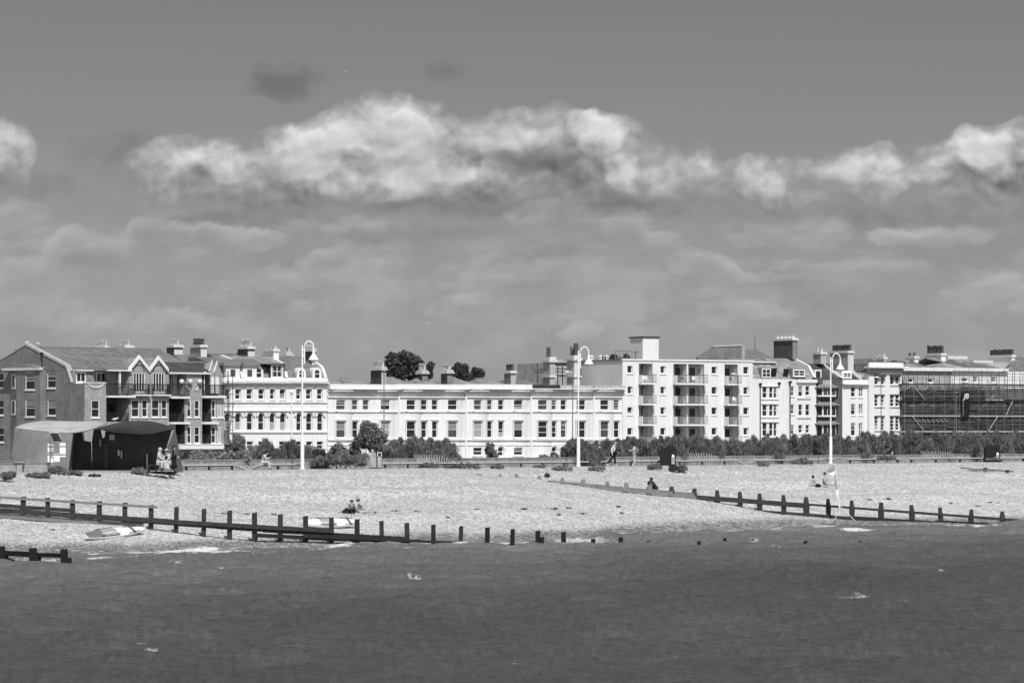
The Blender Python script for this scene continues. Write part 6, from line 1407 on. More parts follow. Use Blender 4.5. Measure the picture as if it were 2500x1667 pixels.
def kiosk():
    Z = Zp(770)+22; s = F/Z; f = Fac(741, Z, .25, 3.75); t = f.root('garden_kiosk', 'small building with a low tiled roof behind the bushes', 'kiosk')
    u1 = f.u(801); ze = f.w(770, 1098); zr = f.w(770, 1084, 2)
    wall(f, t, 'mid_brick', .2, u1-.2, 0, ze, [], back=4); b = f.mb(); b.add([(0,-.2,ze), (u1,-.2,ze), (u1,4.2,ze), (0,4.2,ze), (u1*.35,2,zr)], [(0,1,4), (1,2,4), (2,3,4), (3,0,4), (0,3,2,1)]); b.build('roof', 'slate', t)
kiosk()
def litter_bin(px0, px1, ytop, ybot, label, pale_panel=True):
    xm = (px0+px1)/2; Z = Zp(xm)+1.2; s = F/Z; x = (xm-1250)/s; w_ = (px1-px0)/s; H = CAM-(ytop-HZ)/s-3.84
    t = thing('litter_bin', (x, Z, 3.84), label, 'bin', 'big black solar bins'); T = lambda p: (x+p[0], Z+p[1], 3.84+p[2])
    b = MB(T); h = w_/2; pf = [(-h, 0), (h, 0), (h, H*.93), (h*.8, H), (h*.2, H), (-h*.5, H*.88), (-h, H*.74)]
    b.prism([(a, -.45, c) for a, c in pf], (0, 1.0, 0)); b.build('body', 'dark_paint', t)
    b = MB(T); b.box(h*.1, h*.98, -.5, -.452, H*.84, H*.93); b.build('hood', 'dark_metal', t)
    b = MB(T); b.prism([(h*.50, -.475, .12), (h*.82, -.475, .12), (h*.82, -.475, H*.50), (h*.74, -.475, H*.56), (h*.58, -.475, H*.56), (h*.50, -.475, H*.50)], (0, .02, 0)); b.build('sign', 'white_paint', t)
    b = MB(T)
    for k in range(3): b.box(h*.56, h*.76, -.482, -.476, .2+k*H*.1, .2+k*H*.1+H*.07)
    b.build('sign_marks', 'dark_paint', t)
litter_bin(1611, 1649, 1088, 1133, 'big black litter bin with a white strip sign, in front of the modern flats')
litter_bin(2404, 2440, 1086, 1120, 'big black litter bin at the far right, below the scaffold')
def info_board():
    x0, x1 = 902, 933; Z = Zp(917)+.6; s = F/Z; t0 = unproj(917, 1100, Z); t = thing('information_board', (t0.x, Z, 3.84), 'two-panel information board standing at the top of the beach', 'sign')
    def pan(a, b_, ya, yb, m, y, nm, zz=None):
        p, q = unproj(a, yb, Z), unproj(b_, ya, Z); b = MB(); b.box(p.x, q.x, y, y+.03, p.z, q.z); return b.build(nm, m, t)
    pan(902.5, 919, 1102.5, 1143, 'dark_metal', Z, 'panel_frame'); pan(920, 932.5, 1102.5, 1143, 'dark_metal', Z, 'panel_frame')
    m = mat('printed_panel', .38, .6, .55, 2.2, stretch=(1, 1, .7))
    pan(903, 918, 1104, 1141, 'printed_panel', Z-.032, 'panel'); pan(922, 931.5, 1115, 1141, 'printed_panel', Z-.032, 'panel'); pan(921.5, 932, 1103.5, 1114, 'white_paint', Z-.032, 'header'); pan(923.5, 930.5, 1105, 1113, 'dark_paint', Z-.064, 'pictogram')
    b = MB(); p = unproj(902, 1101, Z); q = unproj(920, 1099.5, Z); b.box(p.x, q.x, Z-.1, Z+.15, p.z, q.z); b.build('hood', 'dark_metal', t)
info_board()
def solar_sign():
    Z = Zp(138)+.3; U = lambda x, y, d=0: unproj(x, y, Z+d); o = U(138, 1152); t = thing('solar_sign', (o.x, Z, 3.8), 'notice frame with a tilted solar panel beside the shelter', 'sign')
    for x, ya, yb in ((123, 1068, 1150), (151, 1070, 1150), (162, 1071, 1150)):
        b = MB(); b.tube([U(x, yb), U(x, ya)], .03, 6); b.build('post', 'grey_metal', t)
    b = MB(); b.prism([U(119, 1056), U(142, 1056), U(153, 1078, .35), U(131, 1078, .35)], (0, .05, .02)); pn = b.build('panel_frame', 'white_paint', t)
    b = MB(); b.prism([U(121.5, 1057.5, -.02), U(141, 1057.5, -.02), U(150.5, 1076.5, .31), U(132, 1076.5, .31)], (0, -.012, .0)); b.build('solar_cells', 'solar', pn)
    b = MB()
    for q in (.25, .5, .75): b.tube([U(121.5+10*q, 1057.5+19*q, -.05+.33*q), U(141+9.5*q, 1057.5+19*q, -.05+.33*q)], .008, 4)
    b.build('cell_lines', 'grey_metal', pn)
    def bx(a, b_, ya, yb, m, nm, d=-.06):
        p, q = U(a, yb), U(b_, ya); b = MB(); b.box(p.x, q.x, Z+d, Z+d+.03, p.z, q.z); b.build(nm, m, t)
    for a, b_, ya, yb in ((116.5, 121, 1083, 1103), (116.5, 121, 1107, 1128), (124, 132, 1119, 1128), (131, 146.5, 1107, 1126.5), (146, 161, 1081, 1115)): bx(a, b_, ya, yb, 'white_paint', 'notice')
    for a, b_, ya, yb in ((124, 132, 1083, 1102), (124, 131, 1109, 1117)): bx(a, b_, ya, yb, 'grey_render', 'notice')
    for y in (1089, 1109): b = MB(); b.tube([U(116, y, -.08), U(162, y, -.08)], .025, 5); b.build('crossbar', 'grey_metal', t)
    b = MB(); b.prism([U(109, 1071), U(118, 1070), U(117, 1080)], (0, .05, 0)); b.build('floodlight', 'grey_metal', t)
solar_sign()
# ================================================================ groynes
def post(parent, px, ytop, ybot, Z, m='timber', w=.135, taper=0, nm='post'):
    s = F/Z; x = (px-1250)/s; z1 = CAM-(ytop-HZ)/s; z0 = CAM-(ybot-HZ)/s-.5; b = MB(); j = R.uniform(-.05, .05); w *= R.uniform(.88, 1.12)
    if taper:
        zm = z0+(z1-z0)*.62; P = lambda r, z, dx=0: [(x-r+dx, Z-r, z), (x+r+dx, Z-r, z), (x+r+dx, Z+r, z), (x-r+dx, Z+r, z)]
        v = P(w*1.0, z0)+P(w*1.25, zm)+P(w*.80, z1-.06, j)+P(w*.74, z1, j)
        b.add(v, [(0,3,2,1), (12,13,14,15)]+[(4*k+i, 4*k+(i+1) % 4, 4*k+4+(i+1) % 4, 4*k+4+i) for k in range(3) for i in range(4)])
    else:
        v = [(x-w, Z-w, z0), (x+w, Z-w, z0), (x+w, Z+w, z0), (x-w, Z+w, z0), (x-w*.95+j, Z-w, z1-.03), (x+w*.95+j, Z-w, z1), (x+w*.95+j, Z+w, z1-.02), (x-w*.95+j, Z+w, z1-.05)]
        b.add(v, [(0,3,2,1), (4,5,6,7), (0,1,5,4), (1,2,6,5), (2,3,7,6), (3,0,4,7)])
    return b.build(nm, m, parent) if parent is not None else (b, (x, Z, z0+.5))
def plank(parent, xa, ya, yb, xc, yc, yd, Zf, m, off=-.2, th=.09, nm='plank', ragged=0):
    n = max(1, int((xc-xa)/30)); b = MB(); pr = None; rs = random.Random(int(xa*7+ya))
    for i in range(n+1):
        q = i/n; x = xa+(xc-xa)*q; t_, u_ = ya+(yc-ya)*q, yb+(yd-yb)*q; Z = Zf(x)+off; jj = (rs.random()-.5)*ragged
        a = unproj(x, t_+jj, Z); c = unproj(x, u_+(rs.random()-.5)*ragged, Z)
        cur = [(a.x, Z, c.z), (a.x, Z+th, c.z), (a.x, Z+th, a.z), (a.x, Z, a.z)]
        if pr: 
            v = pr+cur; b.add(v, [(0,4,5,1), (1,5,6,2), (2,6,7,3), (3,7,4,0)]+([(0,1,2,3)] if i == 1 else [])+([(7,6,5,4)] if i == n else []))
        pr = cur
    return b.build(nm, m, parent)
def groynes():
    tabA = [(x, at(x, y).y) for x, y in ((0, 1263), (180, 1275), (350, 1289), (640, 1322), (900, 1328.5))]
    ZA = lambda x: min(lerp_tab(tabA, x), 208.6+max(0, x-900)*.001)-.15
    o = unproj(600, 1315, ZA(600)); t = thing('groyne', (o.x, ZA(600), 1.0), 'near timber groyne with a top rail, dark planks and square posts down to the water', 'groyne')
    for x, y0, y1, tl in ((-8, 1208, 1262, 'timber'), (55, 1211, 1275, 'timber'), (118, 1214, 1272, 'timber'), (178.5, 1219, 1278, 'timber'), (241, 1222, 1285, 'timber'), (304, 1226, 1290, 'timber'), (368, 1232, 1302, 'timber'), (429.5, 1236, 1306, 'timber'), (497, 1241, 1311, 'timber'), (560.5, 1245, 1316, 'timber'), (622, 1250, 1321, 'timber'),
        (684.5, 1254, 1325, 'timber'), (747, 1258, 1328, 'timber'), (809.5, 1262, 1328, 'timber'), (872, 1266, 1328, 'wet_timber'), (933, 1270, 1329, 'timber'), (995, 1275, 1329, 'timber'), (1058.5, 1279, 1329, 'wet_timber'), (1124, 1283, 1330, 'wet_timber')):
        post(t, x, y0, y1, ZA(x), tl, w=.135)
    for a in ((-30, 1209, 1215, 384, 1235, 1241, 'pale_timber', -.24, 0), (-30, 1227, 1237, 173, 1241, 1250, 'timber', -.24, .8), (-30, 1237.5, 1250, 420, 1267, 1282, 'timber', -.25, .8), (240, 1258, 1268, 815, 1291, 1301, 'timber', -.36, .8), (421, 1268, 1283, 640, 1283, 1298, 'timber', -.25, .8), (640, 1289, 1299, 1000, 1311, 1320, 'wet_timber', -.25, .8), (625, 1301, 1311, 1002, 1320, 1327, 'wet_timber', -.3, 1), (740, 1303, 1312, 1185, 1325, 1330, 'wet_timber', -.4, 1)):
        plank(t, *a[:6], ZA, a[6], off=a[7], ragged=a[8])
    plank(t, -30, 1251, 1262, 350, 1277, 1288, ZA, 'pale_timber', off=-.18, ragged=.6)
    for k in range(9):
        x = 60+k*62; b = MB(); p = unproj(x, 1247+x*.065, ZA(x)-.27); b.box(p.x-.035, p.x+.035, p.y-.02, p.y, p.z-.04, p.z+.04); b.build('bolt', 'dark_metal', t)
    labs = {1189: 'first lone square post in the water past the end of the near groyne', 1250: 'second lone square post in the water past the near groyne', 1312: 'lone post with a lower stub bolted to its right side', 1377: 'weedy post leaning in the foam right of the double post', 1449.5: 'low worn stub barely above the foam', 1515.5: 'short square weedy post standing between two low stubs',
            1581: 'low rounded stub, third before the gap in the row', 1705: 'low rounded stub just right of the gap in the row', 1769.5: 'small square-topped post in open water, right half', 1835: 'low stub with a splash behind it', 1965: 'dark knob of a post awash, right half', 2099: 'last tiny post top awash on the right', 2033: 'flat post head barely awash, near the last one'}
    for x, y0, y1, w in ((1189, 1286, 1329, .135), (1250, 1290, 1330, .135), (1312.5, 1294, 1329, .14), (1377, 1297, 1324, .13), (1449.5, 1314, 1327, .12), (1515.5, 1310, 1330, .12), (1581, 1319, 1327, .12), (1705, 1319, 1327, .12), (1769.5, 1312, 1326, .11), (1835, 1314, 1321, .12), (1965, 1319, 1328, .12), (2099, 1319, 1325, .11), (2033, 1325.5, 1327, .12)):
        Z = 6.3*F/(y1-HZ)*.997; b, loc = post(None, x, y0, y1, Z, w=w); o = b.build('groyne_post', 'weed_timber', None, loc=(loc[0], Z, 0)); key = min(labs, key=lambda k: abs(k-x)); tag(o, labs[key], 'post', 'lone weedy posts in the water')
        if x == 1312.5:
            b, loc = post(None, 1321.5, 1309, 1329, Z-.1, w=.12); q = b.build('stub', 'weed_timber', o); q.data.transform(Matrix.Translation((-loc[0]*0, 0, 0)))
    # short weedy groyne at lower left
    t = thing('groyne', (-21, 174.5, 0), 'short black weed-covered groyne in the water at the left edge', 'groyne')
    ZL = lambda x: 176.5-x*.018
    for x, y0, y1, w in ((3, 1332, 1375, .16), (81, 1336, 1384, .17), (158, 1339, 1386, .17)):
        s = F/ZL(x)
        for dx, yt, ww in ((0, y0, w), (.22, y0+21, w*.9)): post(t, x+dx*s, yt, y1, ZL(x)-dx*.3, 'weed_timber', ww, taper=0)
    plank(t, -60, 1340, 1353, 160, 1352, 1362, ZL, 'weed_timber', off=-.05, th=.15, ragged=2.5)
    # far groyne on the right
    pB = at(1337, 1177); 
    tabB = [(1337, at(1337, 1177).y), (1694, at(1694, 1216).y), (2080, at(2080, 1268).y), (2430, at(2430, 1281).y)]
    def ZB(x): return lerp_tab(tabB, x)-.15
    o = unproj(1900, 1250, ZB(1900)); t = thing('groyne', (o.x, ZB(1900), 1.5), 'far timber groyne with a thin rail, pale upper planks and spindle posts', 'groyne')
    for x, y0, y1, tl in ((1373, 1166, 1178, 'pale_timber'), (1424, 1170, 1186, 'pale_timber'), (1481.5, 1174, 1192, 'pale_timber'), (1530, 1178, 1196, 'pale_timber'), (1586, 1182, 1200, 'pale_timber'), (1639.5, 1187, 1204, 'timber'), (1694.5, 1192, 1214, 'timber'), (1751.5, 1196, 1224, 'timber'), (1807, 1200, 1232, 'timber'), (1855, 1204, 1242, 'timber'),
        (1913.5, 1208, 1247, 'timber'), (1968.5, 1213, 1253, 'timber'), (2022.5, 1217, 1255, 'timber'), (2080, 1221, 1264, 'timber'), (2151, 1226, 1268, 'timber'), (2226.5, 1232, 1275, 'timber'), (2296.5, 1238, 1280, 'timber'), (2370.5, 1243, 1280, 'timber'), (2447, 1248, 1280, 'timber'), (2520, 1253, 1281, 'timber')):
        post(t, x, y0, y1, ZB(x), tl, w=.15, taper=1)
    for a in ((1337, 1172, 1176, 1694, 1203, 1215, 'pale_timber', -.22, .6), (1430, 1184, 1190, 1700, 1211, 1217, 'pale_timber', -.3, .6), (1700, 1208, 1213, 2560, 1272, 1279, 'timber', -.22, .6), (1694, 1212, 1219, 1965, 1231, 1240, 'timber', -.24, .6), (1840, 1243, 1248, 2084, 1261, 1269, 'timber', -.3, .8), (2080, 1259, 1270, 2300, 1273, 1280, 'wet_timber', -.25, .8), (2300, 1270, 1280, 2430, 1277, 1282, 'weed_timber', -.25, 1.5)):
        plank(t, *a[:6], ZB, a[6], off=a[7], ragged=a[8])
    for i, (x, y0, y1, lab) in enumerate([(1173, 1157, 1161, 'leftmost buried post head on the upper shingle'), (1220, 1157, 1163, 'second buried post head on the upper shingle'), (1262.5, 1157, 1166, 'third buried post head, square topped'), (1318, 1161.5, 1170, 'pale buried post head nearest the far groyne')]):
        p = at(x, y1); b, loc = post(None, x, y0, y1, p.y, w=.13, taper=1); tag(b.build('groyne_post', 'pale_timber', None, loc=(p.x, p.y, p.z)), lab, 'post', 'buried post heads on the upper shingle')
    # half buried groyne at upper right
    p = at(2400, 1152); ZC = lambda x: p.y
    t = thing('groyne', (p.x, p.y, p.z), 'half-buried groyne planks on the upper shingle at far right', 'groyne')
    plank(t, 2345, 1141, 1143, 2475, 1149, 1152, ZC, 'timber', off=0, th=.2, ragged=1); plank(t, 2365, 1144, 1149, 2430, 1148, 1151, ZC, 'pale_timber', off=-.15, th=.1, ragged=1)
    for x, y in ((2405, 1141), (2460, 1146)): post(t, x, y, y+8, p.y, 'timber', .14)
groynes()
# ================================================================ rescue boards
def rescue_board(xa, ya, xb, yb, label, m_nose, wpx, grp='rescue paddle boards'):
    """tail/nose ends in photo pixels; the board rests on the sloping shingle with its deck to the sea"""
    A = at(xa, ya); B = at(xb, yb+8); dv = B-A; Ln = dv.length; ax = dv.normalized(); side = Vector((0, 1, 0))-ax*ax.y; side.normalize(); side = (side*math.cos(.62)+Vector((0,0,1))*math.sin(.62)).normalized(); up = ax.cross(side).normalized()
    if up.z < 0: up = -up
    o = (A+B)/2; t = thing('rescue_board', (o.x, o.y, o.z), label, 'paddle board', grp)
    W = .72
    def sec(q): return W/2*min(1, (max(0, math.sin(math.pi*min(1, .10+q*.90))))**.55*1.02)
    def P(q, s_, h): return tuple(A+ax*(Ln*q)+side*(W/2+s_*sec(q))+up*(h+.05+.10*q*q))
    n = 22
    def part(q0, q1, s0, s1, m, nm, h0=.0, h1=.11, par=t):
        b = MB(); rings = []
        for i in range(n+1):
            q = q0+(q1-q0)*i/n; rings.append([P(q, s0, h0), P(q, s1, h0), P(q, s1, h1), P(q, (s0+s1)/2, h1+.02), P(q, s0, h1)])
        v = [p for r in rings for p in r]; f = [(i*5+k, i*5+(k+1) % 5, (i+1)*5+(k+1) % 5, (i+1)*5+k) for i in range(n) for k in range(5)]+[(0,1,2,3,4), tuple(n*5+k for k in range(4, -1, -1))]
        b.add(v, f); return b.build(nm, m, par)
    hull = part(0, .995, -1, 1, 'board_white', 'hull')
    part(.001, .26, -.93, .93, m_nose, 'tail_pad', .115, .145, hull); part(.27, .52, .12, .80, 'board_grey', 'deck_pad', .12, .15, hull); part(.27, .52, -.80, -.12, 'board_grey', 'deck_pad', .12, .15, hull)
    part(.755, .785, -1.0, 1.0, 'cloth_grey', 'strap', .13, .17, hull)
    for s_ in (-.9, .9):
        for a, c in ((.2, .5), (.66, .86)):
            b = MB(); b.tube([P(a+(c-a)*i/12, s_+.03, .15+.05*abs(math.sin(i*math.pi/4))) for i in range(13)], .018, 5); b.build('grab_rope', 'dark_metal', t)
    return t
rescue_board(219, 1322, 361, 1299, 'white rescue board with a dark grey tail, lying in front of the near groyne', 'board_dark', 24)
rescue_board(752, 1290, 886, 1282, 'white rescue board with pale tail, lying behind the near groyne posts', 'board_white', 22)
# ================================================================ feather flag
def flag():
    Z = at(2049, 1266).y-1.6; U = lambda x, y, d=0: unproj(x, y, Z+d); o = U(2049, 1262); t = thing('feather_flag', (o.x, Z, o.z), 'tall feather flag on a leaning white pole with a tripod foot at the far groyne', 'flag')
    b = MB(); pl = [U(2050, 1252), U(2049, 1232), U(2047, 1205), U(2044, 1178), U(2041, 1155), U(2037, 1131)]; b.tube(pl, .035, 6, .02); b.build('pole', 'white_paint', t)
    b = MB(); b.tube([U(2049, 1233), U(2039, 1268)], .02, 5); b.tube([U(2049, 1233), U(2088, 1271)], .02, 5); b.tube([U(2049, 1233), U(2058, 1244, .6)], .02, 5); b.build('tripod', 'white_paint', t)
    def cl(pts, m, nm):
        b = MB(); b.prism([U(x, y, .04*math.sin(i)) for i, (x, y) in enumerate(pts)], (0, .012, 0)); b.build(nm, m, t)
    cl([(2038, 1133), (2041, 1146), (2031, 1152), (2022, 1154), (2019, 1152), (2024, 1145), (2030, 1139)], 'flag_grey', 'top_panel')
    cl([(2041, 1146.5), (2043, 1160), (2040, 1157), (2032, 1163), (2029, 1159), (2023, 1155), (2031, 1152.5)], 'white_paint', 'upper_panel')
    cl([(2043, 1160), (2047.5, 1194), (2040, 1195), (2036.5, 1182), (2038, 1170), (2037, 1156.8)], 'flag_grey', 'middle_panel')
    cl([(2047.6, 1194.5), (2049, 1228), (2045, 1222), (2042, 1210), (2040, 1195.5)], 'white_paint', 'lower_panel')
    b = MB(); p = U(2048, 1240, .1); b.box(p.x-.08, p.x+.08, p.y, p.y+.1, p.z-.15, p.z+.12); b.build('water_bag', 'timber', t)
flag()
# ================================================================ curved steel shelter
def shelter():
    Z0 = Zp(230)+1.2
    U = lambda x, y, d=0: unproj(x, y, Z0+d)
    o = U(230, 1152); t = thing('seafront_shelter', (o.x, Z0, 3.84), 'curved rusty steel shelter with a shell roof, dark inside, at the left', 'shelter')
    def sheet(rows, m, nm, th=.06, smooth=True):
        """rows: list of equally long 3-D polylines; a doubled sheet with thickness"""
        b = MB(); nr, nc = len(rows), len(rows[0]); a = [[Vector(p) for p in r] for r in rows]
        for sgn in (0, 1):
            for r in a:
                for p in r: b.v.append(tuple(p+Vector((0, th*sgn, -th*sgn*.8))))
        N0 = nr*nc
        for i in range(nr-1):
            for j in range(nc-1):
                q = (i*nc+j, i*nc+j+1, (i+1)*nc+j+1, (i+1)*nc+j); b.f.append(q); b.m.append(0); b.f.append(tuple(N0+k for k in reversed(q))); b.m.append(0)
        ed = [(i*nc, (i+1)*nc) for i in range(nr-1)]+[((i+1)*nc+nc-1, i*nc+nc-1) for i in range(nr-1)]+[(j+1, j) for j in range(nc-1)]+[((nr-1)*nc+j, (nr-1)*nc+j+1) for j in range(nc-1)]
        for p, q in ed: b.f.append((p, q, q+N0, p+N0)); b.m.append(0)
        return b.build(nm, m, t, smooth=False)
    def interp(tab, x): return lerp_tab(tab, x)
    # left wall plate: bulging grey sheet from the beach to the roof edge
    topL = [(36, 1044), (60, 1047), (100, 1051), (130, 1055), (160, 1056), (178, 1057)]
    rows = []
    for j in range(7):
        q = j/6; row = []
        for i in range(13):
            p = i/12; xt = 36+(178-36)*p; xb = 24+(166-24)*p; x = xb+(xt-xb)*q; yt = interp(topL, xt); yb = 1152; row.append(U(x, yb+(yt-yb)*q, -.5*math.sin(math.pi*p)*.8+.35*q))
        rows.append(row)
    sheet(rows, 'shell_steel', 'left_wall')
    # roof shell: pale top seen from the front-left, springs over to the back
    ft = [(36, 1044), (60, 1047), (100, 1051), (135, 1055), (165, 1056), (185, 1055), (205, 1052), (228, 1046), (235, 1044)]
    bt = [(36, 1043.5), (50, 1036), (70, 1031), (95, 1028), (120, 1027), (160, 1027.5), (200, 1028.5), (240, 1029), (262, 1031)]
    rows = []
    for j in range(7):
        q = j/6; row = []
        for i in range(25):
            p = i/24; xf = 36+(235-36)*p; xk = 36+(262-36)*p; x = xf+(xk-xf)*q; y = interp(ft, xf)+(interp(bt, xk)-interp(ft, xf))*(q**.75); row.append(U(x, y, .35+(-.5)*math.sin(math.pi*min(1, p*1.3))*.5*(1-q)+3.0*q))
        rows.append(row)
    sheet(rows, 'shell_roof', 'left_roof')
    # right canopy: front lip arcs over the dark opening, underside visible
    lip = [(228, 1046), (245, 1042), (262, 1038), (285, 1032), (310, 1028), (335, 1026.5), (360, 1027), (385, 1031), (405, 1037), (428, 1044)]
    und = [(228, 1047), (250, 1048), (275, 1054), (300, 1056), (330, 1058), (345, 1059), (370, 1057), (400, 1050), (428, 1045)]
    rows = []
    for j in range(7):
        q = j/6; rows.append([U(x, interp(lip, x)+(interp(und, x)-interp(lip, x))*q, -.6+2.6*q) for x in [228+200*i/20 for i in range(21)]])
    sheet(rows, 'shell_steel', 'canopy', th=.05)
    # right leg: triangular fin
    b = MB(); b.prism([U(427, 1044.5, -.6), U(447, 1152, -.2), U(383, 1152, .9), U(402, 1112, .5)], (0, .12, 0)); b.build('right_fin', 'shell_fin', t)
    # back wall of the shelter with cut-out openings seen as pale gaps
    b = MB(); Zb_ = 3.1
    def V(x, y): return U(x, y, Zb_)
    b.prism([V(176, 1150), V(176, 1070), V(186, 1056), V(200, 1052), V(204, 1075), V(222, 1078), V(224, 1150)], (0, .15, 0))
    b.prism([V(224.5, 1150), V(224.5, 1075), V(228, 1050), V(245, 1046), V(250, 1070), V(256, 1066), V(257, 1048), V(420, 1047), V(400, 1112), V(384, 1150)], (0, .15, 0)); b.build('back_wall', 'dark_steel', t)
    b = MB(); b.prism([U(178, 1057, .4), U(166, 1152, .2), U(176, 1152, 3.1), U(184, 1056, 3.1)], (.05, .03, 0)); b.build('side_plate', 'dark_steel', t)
    # roof deck closes the top between canopy lip and back wall
    rows = []
    for j in range(5):
        q = j/4; rows.append([U(x, interp(lip, x)-.3+(4*q), -.58+3.8*q) for x in [228+200*i/20 for i in range(21)]])
    sheet(rows, 'shell_roof', 'right_roof', th=.04)
    # inner partition and a bench; pale panels stand in for bright chinks
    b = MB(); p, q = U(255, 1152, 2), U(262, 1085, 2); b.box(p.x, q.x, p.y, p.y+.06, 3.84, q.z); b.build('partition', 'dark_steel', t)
    for a, c, y0, y1, m in ((287, 292, 1098, 1112, 'cream_render'), (295, 298, 1100, 1118, 'cream_render'), (243, 246, 1072, 1090, 'grey_render'), (357, 361, 1108, 1148, 'slat_wood'), (267, 280, 1060, 1074, 'grey_render')):
        p, q = U(a, y1, 2.9), U(c, y0, 2.9); b = MB(); b.box(p.x, q.x, p.y, p.y+.03, p.z, q.z); b.build('pale_panel' if m != 'slat_wood' else 'slatted_post', m, t)
    b = MB(); b.prism([(U(170,0,3.4).x, Z0-.3, 3.85), (U(440,0,3.4).x, Z0-.3, 3.85), (U(440,0,3.4).x, Z0+3.3, 3.85), (U(170,0,3.4).x, Z0+3.3, 3.85)], (0, 0, .04)); b.build('floor', 'paving', t)
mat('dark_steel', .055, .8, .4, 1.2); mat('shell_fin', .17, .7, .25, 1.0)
shelter()
# ================================================================ seaweed lines, stones
def wrack():
    for i, (x, y, w, lab) in enumerate([(1275, 1242, 14, 'dark wrack streak on the pale shingle, mid beach'), (1345, 1241, 22, 'long dark wrack streak left of the far groyne foot'), (1386, 1240, 12, 'thick clot of dark wrack ending the long streak'), (1508, 1237, 10, 'small dark wrack patch between the groynes'), (1362, 1256, 8, 'small dark fleck of wrack nearer the water'), (1420, 1254, 12, 'thin wrack thread below the long streak'),
        (1516, 1253, 10, 'small wrack thread in mid beach'), (963, 1247, 10, 'dark stick-like wrack right of the lounging pair'), (1018, 1248, 8, 'dark wrack fleck right of the stick-like wrack'), (1165, 1243, 6, 'dark wrack knot in mid beach'), (1092, 1263, 5, 'lone wrack fleck above the groyne posts'), (545, 1254, 8, 'dark wrack lump between groyne posts at left'), (602, 1255, 9, 'thin wrack curve behind the groyne at left'), (668, 1256, 9, 'flat wrack lump behind the groyne posts'),
        (2120, 1219, 12, 'wrack streak behind the far groyne at right'), (2165, 1218, 12, 'wrack tuft right of that streak'), (2415, 1227, 9, 'dark wrack lump at far right'), (2384, 1235, 10, 'wrack streak at far right, nearer the groyne'), (2437, 1228, 6, 'small wrack dot at the far right'), (2320, 1229, 7, 'small wrack streak near the rail at right'), (128, 1294, 5, 'dark stone on the wet shingle at left')]):
        p = at(x, y); s = F/p.y; b = MB(); rs = random.Random(i)
        for k in range(int(w*.9)+3):
            dx = rs.uniform(-1, 1)*w/2/s*1.4; b.ball((p.x+dx, p.y+rs.uniform(-1, 1)*w/30, beach_z(x, p.y)+rs.uniform(-.02, .03)), rs.uniform(.03, .11), rs.uniform(.03, .10), rs.uniform(.015, .05), 6, 4)
        tag(b.build('seaweed', 'kelp', None, loc=tuple(p)), lab, 'seaweed', 'wrack along the shingle')
wrack()
# ================================================================ people: one skinned body each, clothes and hair as parts
def skin_mesh(name, verts, edges, radii, m, parent, root=0, sub=1):
    me = bpy.data.meshes.new(name); inv = wmat(top(parent)).inverted()
    me.from_pydata([tuple(inv @ Vector(v)) for v in verts], edges, []); o = bpy.data.objects.new(name, me); COL.objects.link(o); o.parent = parent
    sk = o.modifiers.new('skin', 'SKIN'); sk.use_smooth_shade = True
    if not me.skin_vertices: 
        bm = bmesh.new(); bm.from_mesh(me); bm.verts.layers.skin.verify(); bm.to_mesh(me); bm.free()
    for i, r in enumerate(radii):
        d = me.skin_vertices[0].data[i]; d.radius = (r, r) if not isinstance(r, tuple) else r; d.use_root = (i == root)
    if sub: s = o.modifiers.new('sub', 'SUBSURF'); s.levels = sub; s.render_levels = sub
    bpy.context.view_layer.update(); dg = bpy.context.evaluated_depsgraph_get(); ev = o.evaluated_get(dg); m2 = bpy.data.meshes.new_from_object(ev)
    o.modifiers.clear(); old = o.data; o.data = m2; bpy.data.meshes.remove(old); m2.materials.clear(); m2.materials.append(MATS[m])
    for p in m2.polygons: p.use_smooth = True; p.material_index = 0
    return o
